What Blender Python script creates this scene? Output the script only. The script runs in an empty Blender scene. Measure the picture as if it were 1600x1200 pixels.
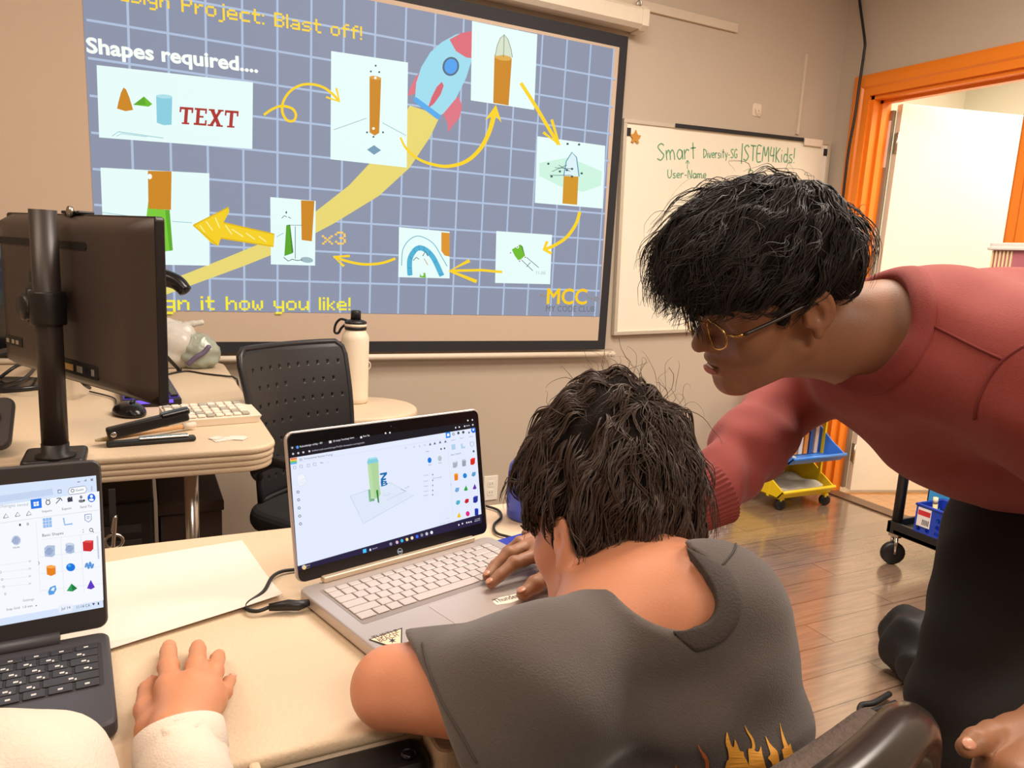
import bpy, math, random
import numpy as np
from mathutils import Vector, Matrix
random.seed(7); rng = np.random.default_rng(11)
S = bpy.context.scene
COL = S.collection
PI = math.pi
def lin(r, g=None, b=None):
    if g is None: r, g, b = r
    f = lambda c: (c/255/12.92) if c/255 <= .04045 else ((c/255+.055)/1.055)**2.4
    return (f(r), f(g), f(b), 1.0)

# ------------------------------------------------------------------ camera
EYE = np.array([0., 0., 1.1815])
FPX, CX, CY = 1160., 800., 600.
RW = np.array([[0.89427953, -0.02908977, 0.44656232],      # rows: room X, Y, Z in camera axes (right, down, forward)
               [-0.44427366, -0.1774831, 0.87813477],
               [0.05371252, -0.98369382, -0.17164333]])
cd = bpy.data.cameras.new('camera'); cam = bpy.data.objects.new('camera', cd); COL.objects.link(cam)
cd.sensor_width = 36; cd.lens = FPX/1600*36; cd.clip_start = .02
m = np.eye(4); m[:3, 0] = RW[:, 0]; m[:3, 1] = -RW[:, 1]; m[:3, 2] = -RW[:, 2]; m[:3, 3] = EYE
cam.matrix_world = Matrix(m.tolist())
S.camera = cam
S.view_settings.view_transform = 'Standard'; S.view_settings.look = 'None'
S.view_settings.exposure = 0.0; S.view_settings.gamma = 1.0; S.view_settings.use_curve_mapping = False

# ------------------------------------------------------------------ light
W = bpy.data.worlds.new('world'); S.world = W; W.use_nodes = True
bg = W.node_tree.nodes['Background']; bg.inputs[0].default_value = (1, .93, .85, 1); bg.inputs[1].default_value = .25
def area(name, loc, target, sx, sy, power, color):
    l = bpy.data.lights.new(name, 'AREA'); l.shape = 'RECTANGLE'; l.size = sx; l.size_y = sy
    l.energy = power; l.color = color
    o = bpy.data.objects.new(name, l); COL.objects.link(o); o.location = loc
    o.rotation_euler = (Vector(target)-Vector(loc)).to_track_quat('-Z', 'Y').to_euler()
    return o
WARM = (1, .79, .62); NEUT = (1, .875, .76)
area('ceiling_lamp_near', (-.3, .1, 2.70), (-.3, .1, 0), 1.2, .6, 10, WARM)
area('ceiling_lamp_left', (-1.2, 1.3, 2.70), (-1.2, 1.3, 0), 1.2, .6, 22, WARM)
area('ceiling_lamp_right', (2.2, .6, 2.70), (2.2, .6, 0), 1.2, .6, 55, NEUT)
area('ceiling_lamp_mid', (1.2, 1.5, 2.70), (1.2, 1.5, 0), 1.2, .6, 48, NEUT)
area('fill_light_back', (.5, -1.6, 2.70), (.5, -1.6, 0), 1.2, .6, 50, NEUT)  # added fill behind the camera, brightens the man's face and the boy's back
area('hall_lamp', (4.3, 1.9, 2.66), (4.3, 1.9, 0), 1.0, 1.6, 80, (1, .92, .74))

# ------------------------------------------------------------------ placing helpers (measured view rays)
def ray(px, py): return RW @ np.array([(px-CX)/FPX, (py-CY)/FPX, 1.])
def onz(px, py, z): r = ray(px, py); return EYE + r*((z-EYE[2])/r[2])
def ony(px, py, y): r = ray(px, py); return EYE + r*(y/r[1])
def onx(px, py, x): r = ray(px, py); return EYE + r*(x/r[0])
def at(px, py, d): return EYE + ray(px, py)*d
def cv(x, y, z): v = RW @ np.array([x, y, z], float); return v/np.linalg.norm(v)
def nrm(v): v = np.asarray(v, float); return v/np.linalg.norm(v)

# ------------------------------------------------------------------ materials
MC = {}
def mat(name, col, rough=.6, metal=0., var=.06, scale=30., bump=0., bscale=None, coat=0., sss=0., spec=.5, trans=0., emit=None, estr=0., alpha=1., sheen=0.):
    if name in MC: return MC[name]
    m = bpy.data.materials.new(name); m.use_nodes = True; nt = m.node_tree; p = nt.nodes['Principled BSDF']
    c = lin(col) if max(col) > 1 else tuple(col)+(1,)
    tc = nt.nodes.new('ShaderNodeTexCoord'); nz = nt.nodes.new('ShaderNodeTexNoise'); nz.inputs['Scale'].default_value = scale; nz.inputs['Detail'].default_value = 3
    nt.links.new(tc.outputs['Object'], nz.inputs['Vector'])
    mx = nt.nodes.new('ShaderNodeMix'); mx.data_type = 'RGBA'
    mx.inputs[6].default_value = tuple(x*(1-var) for x in c[:3])+(1,); mx.inputs[7].default_value = tuple(min(1, x*(1+var)) for x in c[:3])+(1,)
    nt.links.new(nz.outputs['Fac'], mx.inputs[0]); nt.links.new(mx.outputs[2], p.inputs['Base Color'])
    p.inputs['Roughness'].default_value = rough; p.inputs['Metallic'].default_value = metal
    p.inputs['Specular IOR Level'].default_value = spec; p.inputs['Coat Weight'].default_value = coat
    p.inputs['Sheen Weight'].default_value = sheen
    if trans: p.inputs['Transmission Weight'].default_value = trans
    if alpha < 1: p.inputs['Alpha'].default_value = alpha
    if sss:
        p.inputs['Subsurface Weight'].default_value = sss; p.inputs['Subsurface Radius'].default_value = (1, .35, .2); p.inputs['Subsurface Scale'].default_value = .008
    if emit is not None:
        p.inputs['Emission Color'].default_value = lin(emit); p.inputs['Emission Strength'].default_value = estr
    if bump:
        n2 = nt.nodes.new('ShaderNodeTexNoise'); n2.inputs['Scale'].default_value = bscale or scale*4; n2.inputs['Detail'].default_value = 2
        nt.links.new(tc.outputs['Object'], n2.inputs['Vector'])
        b = nt.nodes.new('ShaderNodeBump'); b.inputs['Strength'].default_value = bump; b.inputs['Distance'].default_value = .002
        nt.links.new(n2.outputs['Fac'], b.inputs['Height']); nt.links.new(b.outputs['Normal'], p.inputs['Normal'])
    MC[name] = m; return m
def emat(col, k=1.0, tag='lit', base=0.02):
    key = '%s_%02x%02x%02x_%d' % ((tag,)+tuple(int(c) for c in col)+(int(k*100),))
    if key in MC: return MC[key]
    m = bpy.data.materials.new(key); m.use_nodes = True; p = m.node_tree.nodes['Principled BSDF']
    c = lin(col); p.inputs['Base Color'].default_value = tuple(x*base for x in c[:3])+(1,); p.inputs['Roughness'].default_value = .55
    p.inputs['Specular IOR Level'].default_value = .15
    p.inputs['Emission Color'].default_value = c; p.inputs['Emission Strength'].default_value = k
    MC[key] = m; return m

# ------------------------------------------------------------------ objects
def tag(o, label, cat, group=None, kind=None):
    o['label'] = label; o['category'] = cat
    if group: o['group'] = group
    if kind: o['kind'] = kind
    return o
def thing(name, label, cat, loc=(0, 0, 0), group=None):
    o = bpy.data.objects.new(name, None); COL.objects.link(o); o.location = Vector([float(c) for c in loc]); o.empty_display_size = .05
    return tag(o, label, cat, group)
def frame(o, u, v, w, origin):
    """local X,Y,Z -> world u,v,w"""
    M = np.eye(4); M[:3, 0] = u; M[:3, 1] = v; M[:3, 2] = w; M[:3, 3] = origin
    return Matrix(M.tolist())
def world_loc(o):
    M = o.matrix_basis.copy(); q = o.parent
    while q is not None: M = q.matrix_basis @ M; q = q.parent
    return M
def mesh_obj(name, verts, faces, mats, parent=None, smooth=False, fm=None):
    me = bpy.data.meshes.new(name)
    v = np.asarray(verts, float)
    if parent is not None:
        Mi = np.array(world_loc(parent).inverted()); v = v @ Mi[:3, :3].T + Mi[:3, 3]
    me.from_pydata(v.tolist() if not isinstance(v, list) else v, [], faces if isinstance(faces, list) else faces.tolist())
    if not isinstance(mats, (list, tuple)): mats = [mats]
    for mm in mats: me.materials.append(mm)
    if fm is not None: me.polygons.foreach_set('material_index', np.asarray(fm, np.int32))
    if smooth is True: me.polygons.foreach_set('use_smooth', np.ones(len(me.polygons), bool))
    elif smooth: me.polygons.foreach_set('use_smooth', np.asarray(smooth, bool))
    me.update()
    o = bpy.data.objects.new(name, me); COL.objects.link(o)
    if parent is not None: o.parent = parent
    return o
class MB:
    """collects shapes; build() links them as one mesh"""
    def __init__(s): s.v = []; s.f = []; s.m = []; s.s = []; s.mats = []; s.M = None
    def mi(s, m):
        if m not in s.mats: s.mats.append(m)
        return s.mats.index(m)
    def add(s, v, f, m, smooth=False):
        v = np.asarray(v, float)
        if s.M is not None: v = v @ s.M[:3, :3].T + s.M[:3, 3]
        n = len(s.v); s.v += v.tolist(); i = s.mi(m)
        for q in f: s.f.append([int(a)+n for a in q]); s.m.append(i); s.s.append(smooth)
        return s
    def setM(s, u=(1, 0, 0), v=(0, 1, 0), w=(0, 0, 1), o=(0, 0, 0)):
        M = np.eye(4); M[:3, 0] = u; M[:3, 1] = v; M[:3, 2] = w; M[:3, 3] = o; s.M = M; return s
    def prism(s, out, z0, z1, m, bev=0.0, seg=2, smooth=False, axis=2):
        """extrude a CCW 2D outline, edges rounded by bev"""
        o = np.asarray(out, float); n = len(o); bev = min(bev, .49*abs(z1-z0), .45*float(np.ptp(o, axis=0).min()))
        e = np.roll(o, -1, 0)-o; e /= np.linalg.norm(e, axis=1)[:, None]+1e-12; nn = np.stack([e[:, 1], -e[:, 0]], 1)
        vn = nn+np.roll(nn, 1, 0); vn /= np.maximum(.3, (vn*nn).sum(1))[:, None]
        rings = []
        if bev > 0:
            for k in range(seg+1):
                a = PI/2*k/seg; rings.append((z0+bev*(1-math.sin(a)), bev*(1-math.cos(a))))
            rings = [(z0+bev*(1-math.sin(PI/2*k/seg)), bev*(1-math.cos(PI/2*k/seg))) for k in range(seg, -1, -1)]
            rings += [(z1-bev*(1-math.sin(PI/2*k/seg)), bev*(1-math.cos(PI/2*k/seg))) for k in range(0, seg+1)]
        else: rings = [(z0, 0), (z1, 0)]
        V = []; F = []
        for z, i in rings:
            q = o-vn*i
            for a in q:
                p = [a[0], a[1], z]
                V.append(p if axis == 2 else ([z, p[0], p[1]] if axis == 0 else [p[1], z, p[0]]))
        for k in range(len(rings)-1):
            for j in range(n):
                a = k*n+j; b = k*n+(j+1) % n; F.append([a, b, b+n, a+n])
        F.append(list(range(n-1, -1, -1))); F.append([(len(rings)-1)*n+j for j in range(n)])
        return s.add(V, F, m, smooth)
    def box(s, lo, hi, m, bev=0.0, r=0.0, seg=2):
        return s.prism(rrect(lo[0], lo[1], hi[0], hi[1], r), lo[2], hi[2], m, bev, seg)
    def tube(s, pts, r, m, n=8, cap=True, closed=False, smooth=True):
        P = np.asarray(pts, float); k = len(P); R = np.full(k, r, float) if np.isscalar(r) else np.asarray(r, float)
        if closed: T = np.roll(P, -1, 0)-np.roll(P, 1, 0)
        else: T = np.gradient(P, axis=0)
        T /= np.linalg.norm(T, axis=1)[:, None]+1e-12
        ref = np.array([0, 0, 1.]) if abs(T[0][2]) < .9 else np.array([1., 0, 0])
        N = np.zeros_like(P); nn = ref-T[0]*(ref@T[0]); nn /= np.linalg.norm(nn); N[0] = nn
        for i in range(1, k):
            nn = N[i-1]-T[i]*(N[i-1]@T[i]); N[i] = nn/(np.linalg.norm(nn)+1e-12)
        B = np.cross(T, N); a = np.arange(n)*2*PI/n
        V = (P[:, None]+R[:, None, None]*(np.cos(a)[None, :, None]*N[:, None]+np.sin(a)[None, :, None]*B[:, None])).reshape(-1, 3)
        F = []
        for i in range(k if closed else k-1):
            i2 = (i+1) % k
            for j in range(n): F.append([i*n+j, i*n+(j+1) % n, i2*n+(j+1) % n, i2*n+j])
        if cap and not closed: F.append(list(range(n-1, -1, -1))); F.append([(k-1)*n+j for j in range(n)])
        return s.add(V, F, m, smooth)
    def lathe(s, prof, m, n=24, c=(0, 0, 0), axis=(0, 0, 1), smooth=True):
        """profile [(radius, height)] about an axis"""
        w = nrm(axis); ref = np.array([1., 0, 0]) if abs(w[0]) < .9 else np.array([0, 1., 0]); u = nrm(ref-w*(ref@w)); v = np.cross(w, u)
        V = []; F = []; k = len(prof)
        for r, h in prof:
            for j in range(n):
                a = 2*PI*j/n; V.append(np.asarray(c)+w*h+(u*math.cos(a)+v*math.sin(a))*max(r, 1e-5))
        for i in range(k-1):
            for j in range(n): F.append([i*n+j, i*n+(j+1) % n, (i+1)*n+(j+1) % n, (i+1)*n+j])
        F.append(list(range(n-1, -1, -1))); F.append([(k-1)*n+j for j in range(n)])
        return s.add(V, F, m, smooth)
    def build(s, name, parent=None):
        return mesh_obj(name, s.v, s.f, s.mats, parent, s.s, s.m)
def rrect(x0, y0, x1, y1, r=0.0, seg=5):
    r = min(r, .49*min(abs(x1-x0), abs(y1-y0)))
    if r <= 0: return [(x0, y0), (x1, y0), (x1, y1), (x0, y1)]
    out = []
    for cx, cy, a0 in ((x1-r, y0+r, -PI/2), (x1-r, y1-r, 0), (x0+r, y1-r, PI/2), (x0+r, y0+r, PI)):
        for k in range(seg+1): a = a0+PI/2*k/seg; out.append((cx+r*math.cos(a), cy+r*math.sin(a)))
    return out
def spline(P, n=8, closed=False):
    P = np.asarray(P, float); out = []; k = len(P)
    for i in range(k if closed else k-1):
        if closed: a, b, c, d = P[(i-1) % k], P[i], P[(i+1) % k], P[(i+2) % k]
        else: a, b, c, d = P[max(i-1, 0)], P[i], P[i+1], P[min(i+2, k-1)]
        for j in range(n):
            t = j/n; out.append(.5*((2*b)+(c-a)*t+(2*a-5*b+4*c-d)*t*t+(3*b-a-3*c+d)*t**3))
    if not closed: out.append(P[-1])
    return np.array(out)

# ------------------------------------------------------------------ flat artwork on a real surface (slide, displays, stickers)
def text_tris(s, bold=0.0):
    cu = bpy.data.curves.new('t', 'FONT'); cu.body = s; cu.resolution_u = 3; cu.offset = bold
    o = bpy.data.objects.new('t', cu); COL.objects.link(o); dg = bpy.context.evaluated_depsgraph_get()
    e = o.evaluated_get(dg); me = e.to_mesh(); me.calc_loop_triangles()
    V = np.array([v.co[:2] for v in me.vertices]).reshape(-1, 2); T = np.array([t.vertices[:] for t in me.loop_triangles]).reshape(-1, 3)
    e.to_mesh_clear(); bpy.data.objects.remove(o); bpy.data.curves.remove(cu)
    return V, T
class Art:
    """2D artwork laid on a plane; photo coordinates are measured on that plane (o, u, v, n)"""
    def __init__(s, o, u, v, n, step=.0004, k=1.0, base=.02, lit=True, tagname='lit'):
        s.o, s.u, s.v, s.n = [np.asarray(a, float) for a in (o, u, v, n)]; s.mb = MB(); s.step = step; s.k = k; s.base = base; s.lit = lit; s.tn = tagname
    def m(s, col): return emat(col, s.k, s.tn, s.base) if s.lit else mat('ink_%02x%02x%02x' % tuple(col), col, .5, var=.02)
    def uv(s, px, py):
        r = ray(px, py); t = ((s.o-EYE)@s.n)/(r@s.n); p = EYE+r*t-s.o; return np.array([p@s.u, p@s.v])
    def P(s, uv, L): return s.o+s.u*uv[0]+s.v*uv[1]+s.n*(L*s.step)
    def uvpoly(s, uvs, col, L):
        V = [s.P(q, L) for q in uvs]; a = np.asarray(uvs); ar = np.sum(a[:, 0]*np.roll(a[:, 1], -1)-np.roll(a[:, 0], -1)*a[:, 1])
        idx = list(range(len(V)));  idx = idx if ar > 0 else idx[::-1]
        if len(idx) > 4:
            from mathutils.geometry import tessellate_polygon
            t = tessellate_polygon([[Vector((q[0], q[1], 0)) for q in uvs]])
            F = []
            for tr in t:
                A, B, Cc = [a[i] for i in tr]; cr = (B[0]-A[0])*(Cc[1]-A[1])-(B[1]-A[1])*(Cc[0]-A[0]); F.append(list(tr) if cr > 0 else list(tr)[::-1])
        else: F = [idx]
        s.mb.add(V, F, s.m(col)); return s
    def poly(s, pts, col, L): return s.uvpoly([s.uv(*p) for p in pts], col, L)
    def stroke(s, pts, w, col, L, smooth=0, taper=False):
        P = np.asarray(pts, float)
        if smooth: P = spline(P, smooth)
        if len(P) < 2: return s
        T = np.gradient(P, axis=0); T /= np.linalg.norm(T, axis=1)[:, None]+1e-9; N = np.stack([-T[:, 1], T[:, 0]], 1)
        ww = np.full(len(P), w, float)
        if taper: ww = w*np.linspace(.45, 1.15, len(P))
        A = P+N*ww[:, None]/2; B = P-N*ww[:, None]/2
        for i in range(len(P)-1): s.poly([A[i], A[i+1], B[i+1], B[i]], col, L+(.02*(i % 2)))
        return s
    def ell(s, c, rx, ry, col, L, rot=0, n=20, a0=0, a1=2*PI):
        a = np.linspace(a0, a1, n, endpoint=(a1-a0) < 6.2); cr, sr = math.cos(rot), math.sin(rot)
        return s.poly([(c[0]+rx*math.cos(t)*cr-ry*math.sin(t)*sr, c[1]+rx*math.cos(t)*sr+ry*math.sin(t)*cr) for t in a], col, L)
    def base_uv(s, p0, p1, cap):
        """text basis: from start to end pixel, cap height in pixels"""
        a, b = s.uv(*p0), s.uv(*p1); mid = (np.asarray(p0)+np.asarray(p1))/2; h = np.linalg.norm(s.uv(mid[0], mid[1]-cap)-s.uv(*mid))
        U = b-a; n = np.array([-U[1], U[0]])/np.linalg.norm(U)
        if n@(s.uv(mid[0], mid[1]-10)-s.uv(*mid)) < 0: n = -n
        return a, U, n*h
    def text(s, txt, p0, p1, cap, col, L, bold=0.0):
        V, T = text_tris(txt, bold); x0, x1 = V[:, 0].min(), V[:, 0].max(); a, U, H = s.base_uv(p0, p1, cap)
        V3 = [s.P(a+U*((q[0]-x0)/(x1-x0))+H*(q[1]/.73), L) for q in V]
        F = []
        for t in T:
            A, B, Cc = V[t[0]], V[t[1]], V[t[2]]; cr = (B[0]-A[0])*(Cc[1]-A[1])-(B[1]-A[1])*(Cc[0]-A[0]); F.append(list(t) if cr > 0 else list(t)[::-1])
        s.mb.add(V3, F, s.m(col)); return s
    def pixtext(s, txt, p0, p1, cap, col, L):
        a, U, H = s.base_uv(p0, p1, cap); cells = []; x = 0
        for ch in txt:
            g = PIX[ch]; w = max(len(r) for r in g[0])
            for j, row in enumerate(g[0]):
                for i, c in enumerate(row):
                    if c == '#': cells.append((x+i, 7-g[1]-j))
            x += w+1
        W_ = x-1
        for i, j in cells:
            e = .04
            s.uvpoly([a+U*((i-e)/W_)+H*((j-1-e)/7), a+U*((i+1+e)/W_)+H*((j-1-e)/7), a+U*((i+1+e)/W_)+H*((j+e)/7), a+U*((i-e)/W_)+H*((j+e)/7)], col, L)
        return s
    def strokes_text(s, txt, p0, p1, cap, w, col, L):
        a, U, H = s.base_uv(p0, p1, cap); x = 0; segs = []
        for ch in txt:
            g = HAND.get(ch, (.4, []))
            for st in g[1]: segs.append([(x+p[0], p[1]) for p in st])
            x += g[0]+.14
        ul = np.linalg.norm(U); hl = np.linalg.norm(H); pw = w*hl/cap
        for st in segs:
            P = spline(np.array(st), 4) if len(st) > 2 else np.array(st, float)
            Q = np.array([a+U*(q[0]/x)+H*q[1] for q in P]); T = np.gradient(Q, axis=0); T /= np.linalg.norm(T, axis=1)[:, None]+1e-9; N = np.stack([-T[:, 1], T[:, 0]], 1)*pw/2
            for i in range(len(Q)-1): s.uvpoly([Q[i]+N[i], Q[i+1]+N[i+1], Q[i+1]-N[i+1], Q[i]-N[i]], col, L+.02*(i % 2))
        return s
    def build(s, name, parent): return s.mb.build(name, parent)
def G(rows, top=0): return (rows.split('/'), top)
PIX = {' ': G('   '), 'D': G('#### /#   #/#   #/#   #/#   #/#   #/#### '), 'e': G(' ### /#   #/#####/#    / ####', 2), 's': G(' ####/#    / ### /    #/#### ', 2),
 'i': G('#/ /#/#/#/#/#'), 'g': G(' ####/#   #/#   #/ ####/    #/    #/ ### ', 2), 'n': G('# ## /##  #/#   #/#   #/#   #', 2), 'P': G('#### /#   #/#   #/#### /#    /#    /#    '),
 'r': G('# ##/##  /#   /#   /#   ', 2), 'o': G(' ### /#   #/#   #/#   #/ ### ', 2), 'j': G('  #/   /  #/  #/  #/  #/  #/  #/## '), 'c': G(' ####/#    /#    /#    / ####', 2),
 't': G(' #  / #  /####/ #  / #  / #  /  ##'), ':': G(' / /#/ / / /#'), 'B': G('#### /#   #/#   #/#### /#   #/#   #/#### '), 'l': G('#/#/#/#/#/#/#'), 'a': G(' ### /    #/ ####/#   #/ ####', 2),
 'f': G('  ##/ #  /####/ #  / #  / #  / #  '), '!': G('#/#/#/#/#/ /#'), 'h': G('#    /#    /# ## /##  #/#   #/#   #/#   #'), 'w': G('#   #/#   #/# # #/# # #/ # # ', 2),
 'y': G('#   #/#   #/#   #/ ####/    #/    #/ ### ', 2), 'u': G('#   #/#   #/#   #/#  ##/ ## #', 2), 'k': G('#   /#   /#  #/# # /##  /# # /#  #'), 'x': G('#   #/ # # /  #  / # # /#   #', 2),
 '3': G(' ### /#   #/    #/  ## /    #/#   #/ ### ')}
HAND = {' ': (.3, []), 'S': (.6, [[(.58, .88), (.35, 1), (.08, .82), (.3, .55), (.55, .3), (.3, .02), (0, .12)]]), 'm': (.75, [[(0, .6), (.05, 0)], [(.05, .4), (.2, .6), (.32, .4), (.34, 0)], [(.34, .4), (.5, .6), (.66, .4), (.7, 0)]]),
 'a': (.5, [[(.45, .5), (.2, .6), (.02, .3), (.2, .02), (.42, .2), (.46, .55)], [(.46, .55), (.5, 0)]]), 'r': (.4, [[(0, .6), (.04, 0)], [(.04, .35), (.2, .58), (.4, .52)]]), 't': (.45, [[(.2, 1), (.22, 0)], [(0, .65), (.45, .68)]]),
 'D': (.6, [[(.04, 1), (.06, 0)], [(0, 1), (.5, .8), (.55, .35), (.06, 0)]]), 'i': (.16, [[(.06, .55), (.08, 0)], [(.06, .75), (.08, .8)]]), 'v': (.45, [[(0, .6), (.2, 0), (.45, .6)]]), 'e': (.48, [[(.03, .3), (.42, .34), (.3, .6), (.06, .45), (.08, .1), (.45, .06)]]),
 's': (.4, [[(.38, .55), (.1, .52), (.1, .35), (.35, .22), (.3, .02), (0, .04)]]), 'y': (.45, [[(0, .6), (.2, .1)], [(.45, .6), (.15, -.3)]]), '-': (.35, [[(.02, .35), (.32, .36)]]), 'G': (.6, [[(.56, .85), (.3, 1), (.02, .6), (.15, .08), (.5, .08), (.55, .4)], [(.3, .42), (.62, .42)]]),
 '|': (.1, [[(.05, 1.1), (.05, -.2)]]), 'T': (.6, [[(0, 1), (.62, .98)], [(.3, 1), (.32, 0)]]), 'E': (.5, [[(.5, 1), (.03, .98), (.05, .02), (.52, 0)], [(.04, .5), (.42, .52)]]), 'M': (.75, [[(0, 0), (.12, 1), (.36, .35), (.62, 1), (.74, 0)]]),
 '4': (.5, [[(.1, 1), (.02, .45), (.5, .45)], [(.4, .95), (.38, 0)]]), 'K': (.5, [[(.03, 1), (.05, 0)], [(.48, .95), (.06, .45), (.5, 0)]]), 'd': (.5, [[(.42, .5), (.15, .55), (.02, .25), (.2, .02), (.42, .2)], [(.44, 1), (.46, 0)]]), '!': (.15, [[(.08, 1), (.07, .3)], [(.07, .06), (.09, 0)]]),
 'U': (.6, [[(.02, 1), (.04, .25), (.28, 0), (.52, .25), (.55, 1)]]), 'N': (.6, [[(.02, 0), (.05, 1), (.5, .02), (.56, 1)]]), 'P': (.5, [[(.04, 0), (.04, 1), (.42, .9), (.4, .55), (.05, .5)]]), 'w': (.7, [[(0, .6), (.18, 0), (.35, .5), (.5, 0), (.7, .6)]]), 'o': (.45, [[(.22, .6), (.02, .3), (.22, 0), (.43, .3), (.22, .6)]]), '^': (.4, [[(.2, .9), (.2, 0)], [(.02, .6), (.2, .95), (.4, .6)]])}
# ------------------------------------------------------------------ smooth bodies: blended rounded shapes meshed as ONE surface
f4 = np.float32
def A3(v): return np.asarray(v, f4)
def rc(a, b, ra, rb=None, side=None, s=1.0):
    """tapered round limb from a to b; optional wider cross-section (s) along side"""
    a, b = A3(a), A3(b); rb = ra if rb is None else rb; sd = None if side is None else A3(nrm(side))
    def F(P):
        Q = P-a; ba = b-a
        if sd is not None:
            k = 1/s-1; Q = Q+np.outer(Q@sd, sd)*f4(k); ba = ba+sd*(ba@sd)*f4(k)
        t = np.clip(Q@ba/max(float(ba@ba), 1e-9), 0, 1)
        return np.sqrt(np.maximum(((Q-t[:, None]*ba)**2).sum(1), 0))-(ra+(rb-ra)*t)
    return F
def el(c, r, R=None):
    """ellipsoid; R rows are its axes"""
    c, r = A3(c), A3(r); R = None if R is None else A3(R)
    def F(P):
        Q = P-c
        if R is not None: Q = Q@R.T
        k0 = np.sqrt(((Q/r)**2).sum(1)); k1 = np.sqrt(((Q/(r*r))**2).sum(1))+1e-9
        return np.where(k0 < .05, -float(r.min())*(1-k0), k0*(k0-1)/k1)
    return F
def torus(c, n, R, r, sx=1.0, u=None):
    c, n = A3(c), A3(nrm(n)); u = None if u is None else A3(nrm(u))
    def F(P):
        Q = P-c; h = Q@n; q = Q-np.outer(h, n)
        if u is not None: q = q+np.outer(q@u, u)*f4(1/sx-1)
        return np.sqrt((np.sqrt((q*q).sum(1))-R)**2+h*h)-r
    return F
def half(p, n):
    p, n = A3(p), A3(nrm(n))
    return lambda P: (P-p)@n
def ev(ops, P):
    P = P.astype(f4); D = None
    for op, k, F in ops:
        if op == 'd': D = D+F(P, D); continue
        d = F(P)
        if D is None: D = d; continue
        if op == 'u':
            if k > 0: h = np.clip(.5+.5*(D-d)/k, 0, 1); D = D+(d-D)*h-k*h*(1-h)
            else: D = np.minimum(D, d)
        elif op == 's':
            d = -d
            if k > 0: h = np.clip(.5-.5*(D-d)/k, 0, 1); D = D+(d-D)*h+k*h*(1-h)
            else: D = np.maximum(D, d)
        elif op == 'i':
            if k > 0: h = np.clip(.5-.5*(D-d)/k, 0, 1); D = D+(d-D)*h+k*h*(1-h)
            else: D = np.maximum(D, d)
    return D
def surf(ops, lo, hi, h):
    """mesh the zero surface of the blended shape (surface nets, narrow band only)"""
    lo = np.asarray(lo, float); B = 8; nb = np.ceil((np.asarray(hi)-lo)/(h*B)).astype(int); n = nb*B+1
    ci = np.stack(np.meshgrid(*[np.arange(k) for k in nb], indexing='ij'), -1).reshape(-1, 3)
    dc = ev(ops, lo+(ci+.5)*B*h); near = np.abs(dc) < B*h*.87*1.7+.004
    D = np.repeat(np.repeat(np.repeat(np.sign(dc).reshape(nb), B, 0), B, 1), B, 2).astype(f4)*f4(h)
    D = np.pad(D, ((0, 1),)*3, constant_values=h)
    sub = np.stack(np.meshgrid(*[np.arange(B+1)]*3, indexing='ij'), -1).reshape(-1, 3)
    cb = ci[near]
    for i in range(0, len(cb), 1500):
        I = (cb[i:i+1500, None]*B+sub[None]).reshape(-1, 3); D[I[:, 0], I[:, 1], I[:, 2]] = ev(ops, lo+I*h)
    s = D < 0; c = [s[x:n[0]-1+x, y:n[1]-1+y, z:n[2]-1+z] for x in (0, 1) for y in (0, 1) for z in (0, 1)]
    al = c[0].copy(); an = c[0].copy()
    for q in c[1:]: al &= q; an |= q
    act = an & ~al; I = np.argwhere(act); idx = np.full(act.shape, -1, np.int32); idx[act] = np.arange(len(I))
    off = np.array([(x, y, z) for x in (0, 1) for y in (0, 1) for z in (0, 1)]); val = np.stack([D[I[:, 0]+o[0], I[:, 1]+o[1], I[:, 2]+o[2]] for o in off], 1)
    acc = np.zeros((len(I), 3)); cnt = np.zeros(len(I))
    for a in range(8):
        for b in range(a+1, 8):
            if np.abs(off[a]-off[b]).sum() != 1: continue
            mk = (val[:, a] < 0) != (val[:, b] < 0); t = np.where(mk, val[:, a]/np.where(mk, val[:, a]-val[:, b], 1), 0)
            acc += mk[:, None]*(off[a]+t[:, None]*(off[b]-off[a])); cnt += mk
    V = lo+(I+acc/cnt[:, None])*h
    Fs = []
    for ax in range(3):
        o1, o2 = [(1, 2), (2, 0), (0, 1)][ax]
        sl0 = [slice(0, n[k]) for k in range(3)]; sl1 = list(sl0); sl0[ax] = slice(0, n[ax]-1); sl1[ax] = slice(1, n[ax])
        a, b = s[tuple(sl0)], s[tuple(sl1)]
        for flip, mk in ((0, a & ~b), (1, ~a & b)):
            E = np.argwhere(mk); ok = (E[:, o1] > 0) & (E[:, o2] > 0) & (E[:, o1] < n[o1]-1) & (E[:, o2] < n[o2]-1); E = E[ok]
            d1 = np.zeros(3, int); d1[o1] = 1; d2 = np.zeros(3, int); d2[o2] = 1
            q = [idx[tuple((E-x).T)] for x in (d1+d2, d2, d1*0, d1)]
            Fs.append(np.stack(q[::-1] if flip else q, 1))
    return V, np.concatenate(Fs)
def bounds(*pts, r=.1):
    P = np.array(pts); return P.min(0)-r, P.max(0)+r
def hit(ops, px, py, t0=.25, t1=2.0, off=.0):
    """where the view ray meets a blended shape"""
    r = ray(px, py); r = r/np.linalg.norm(r); t = t0
    for _ in range(90):
        d = float(ev(ops, (EYE+r*t)[None])[0])
        if d < .0004: break
        t += max(d*.8, .0004)
        if t > t1: return None
    p = EYE+r*t; return p+grad(ops, p[None])[0]*off
def grad(ops, P, e=.0015):
    P = np.asarray(P, float); g = np.stack([ev(ops, P+d)-ev(ops, P-d) for d in np.eye(3)*e], 1).astype(float)
    return g/(np.linalg.norm(g, axis=1)[:, None]+1e-9)
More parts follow.
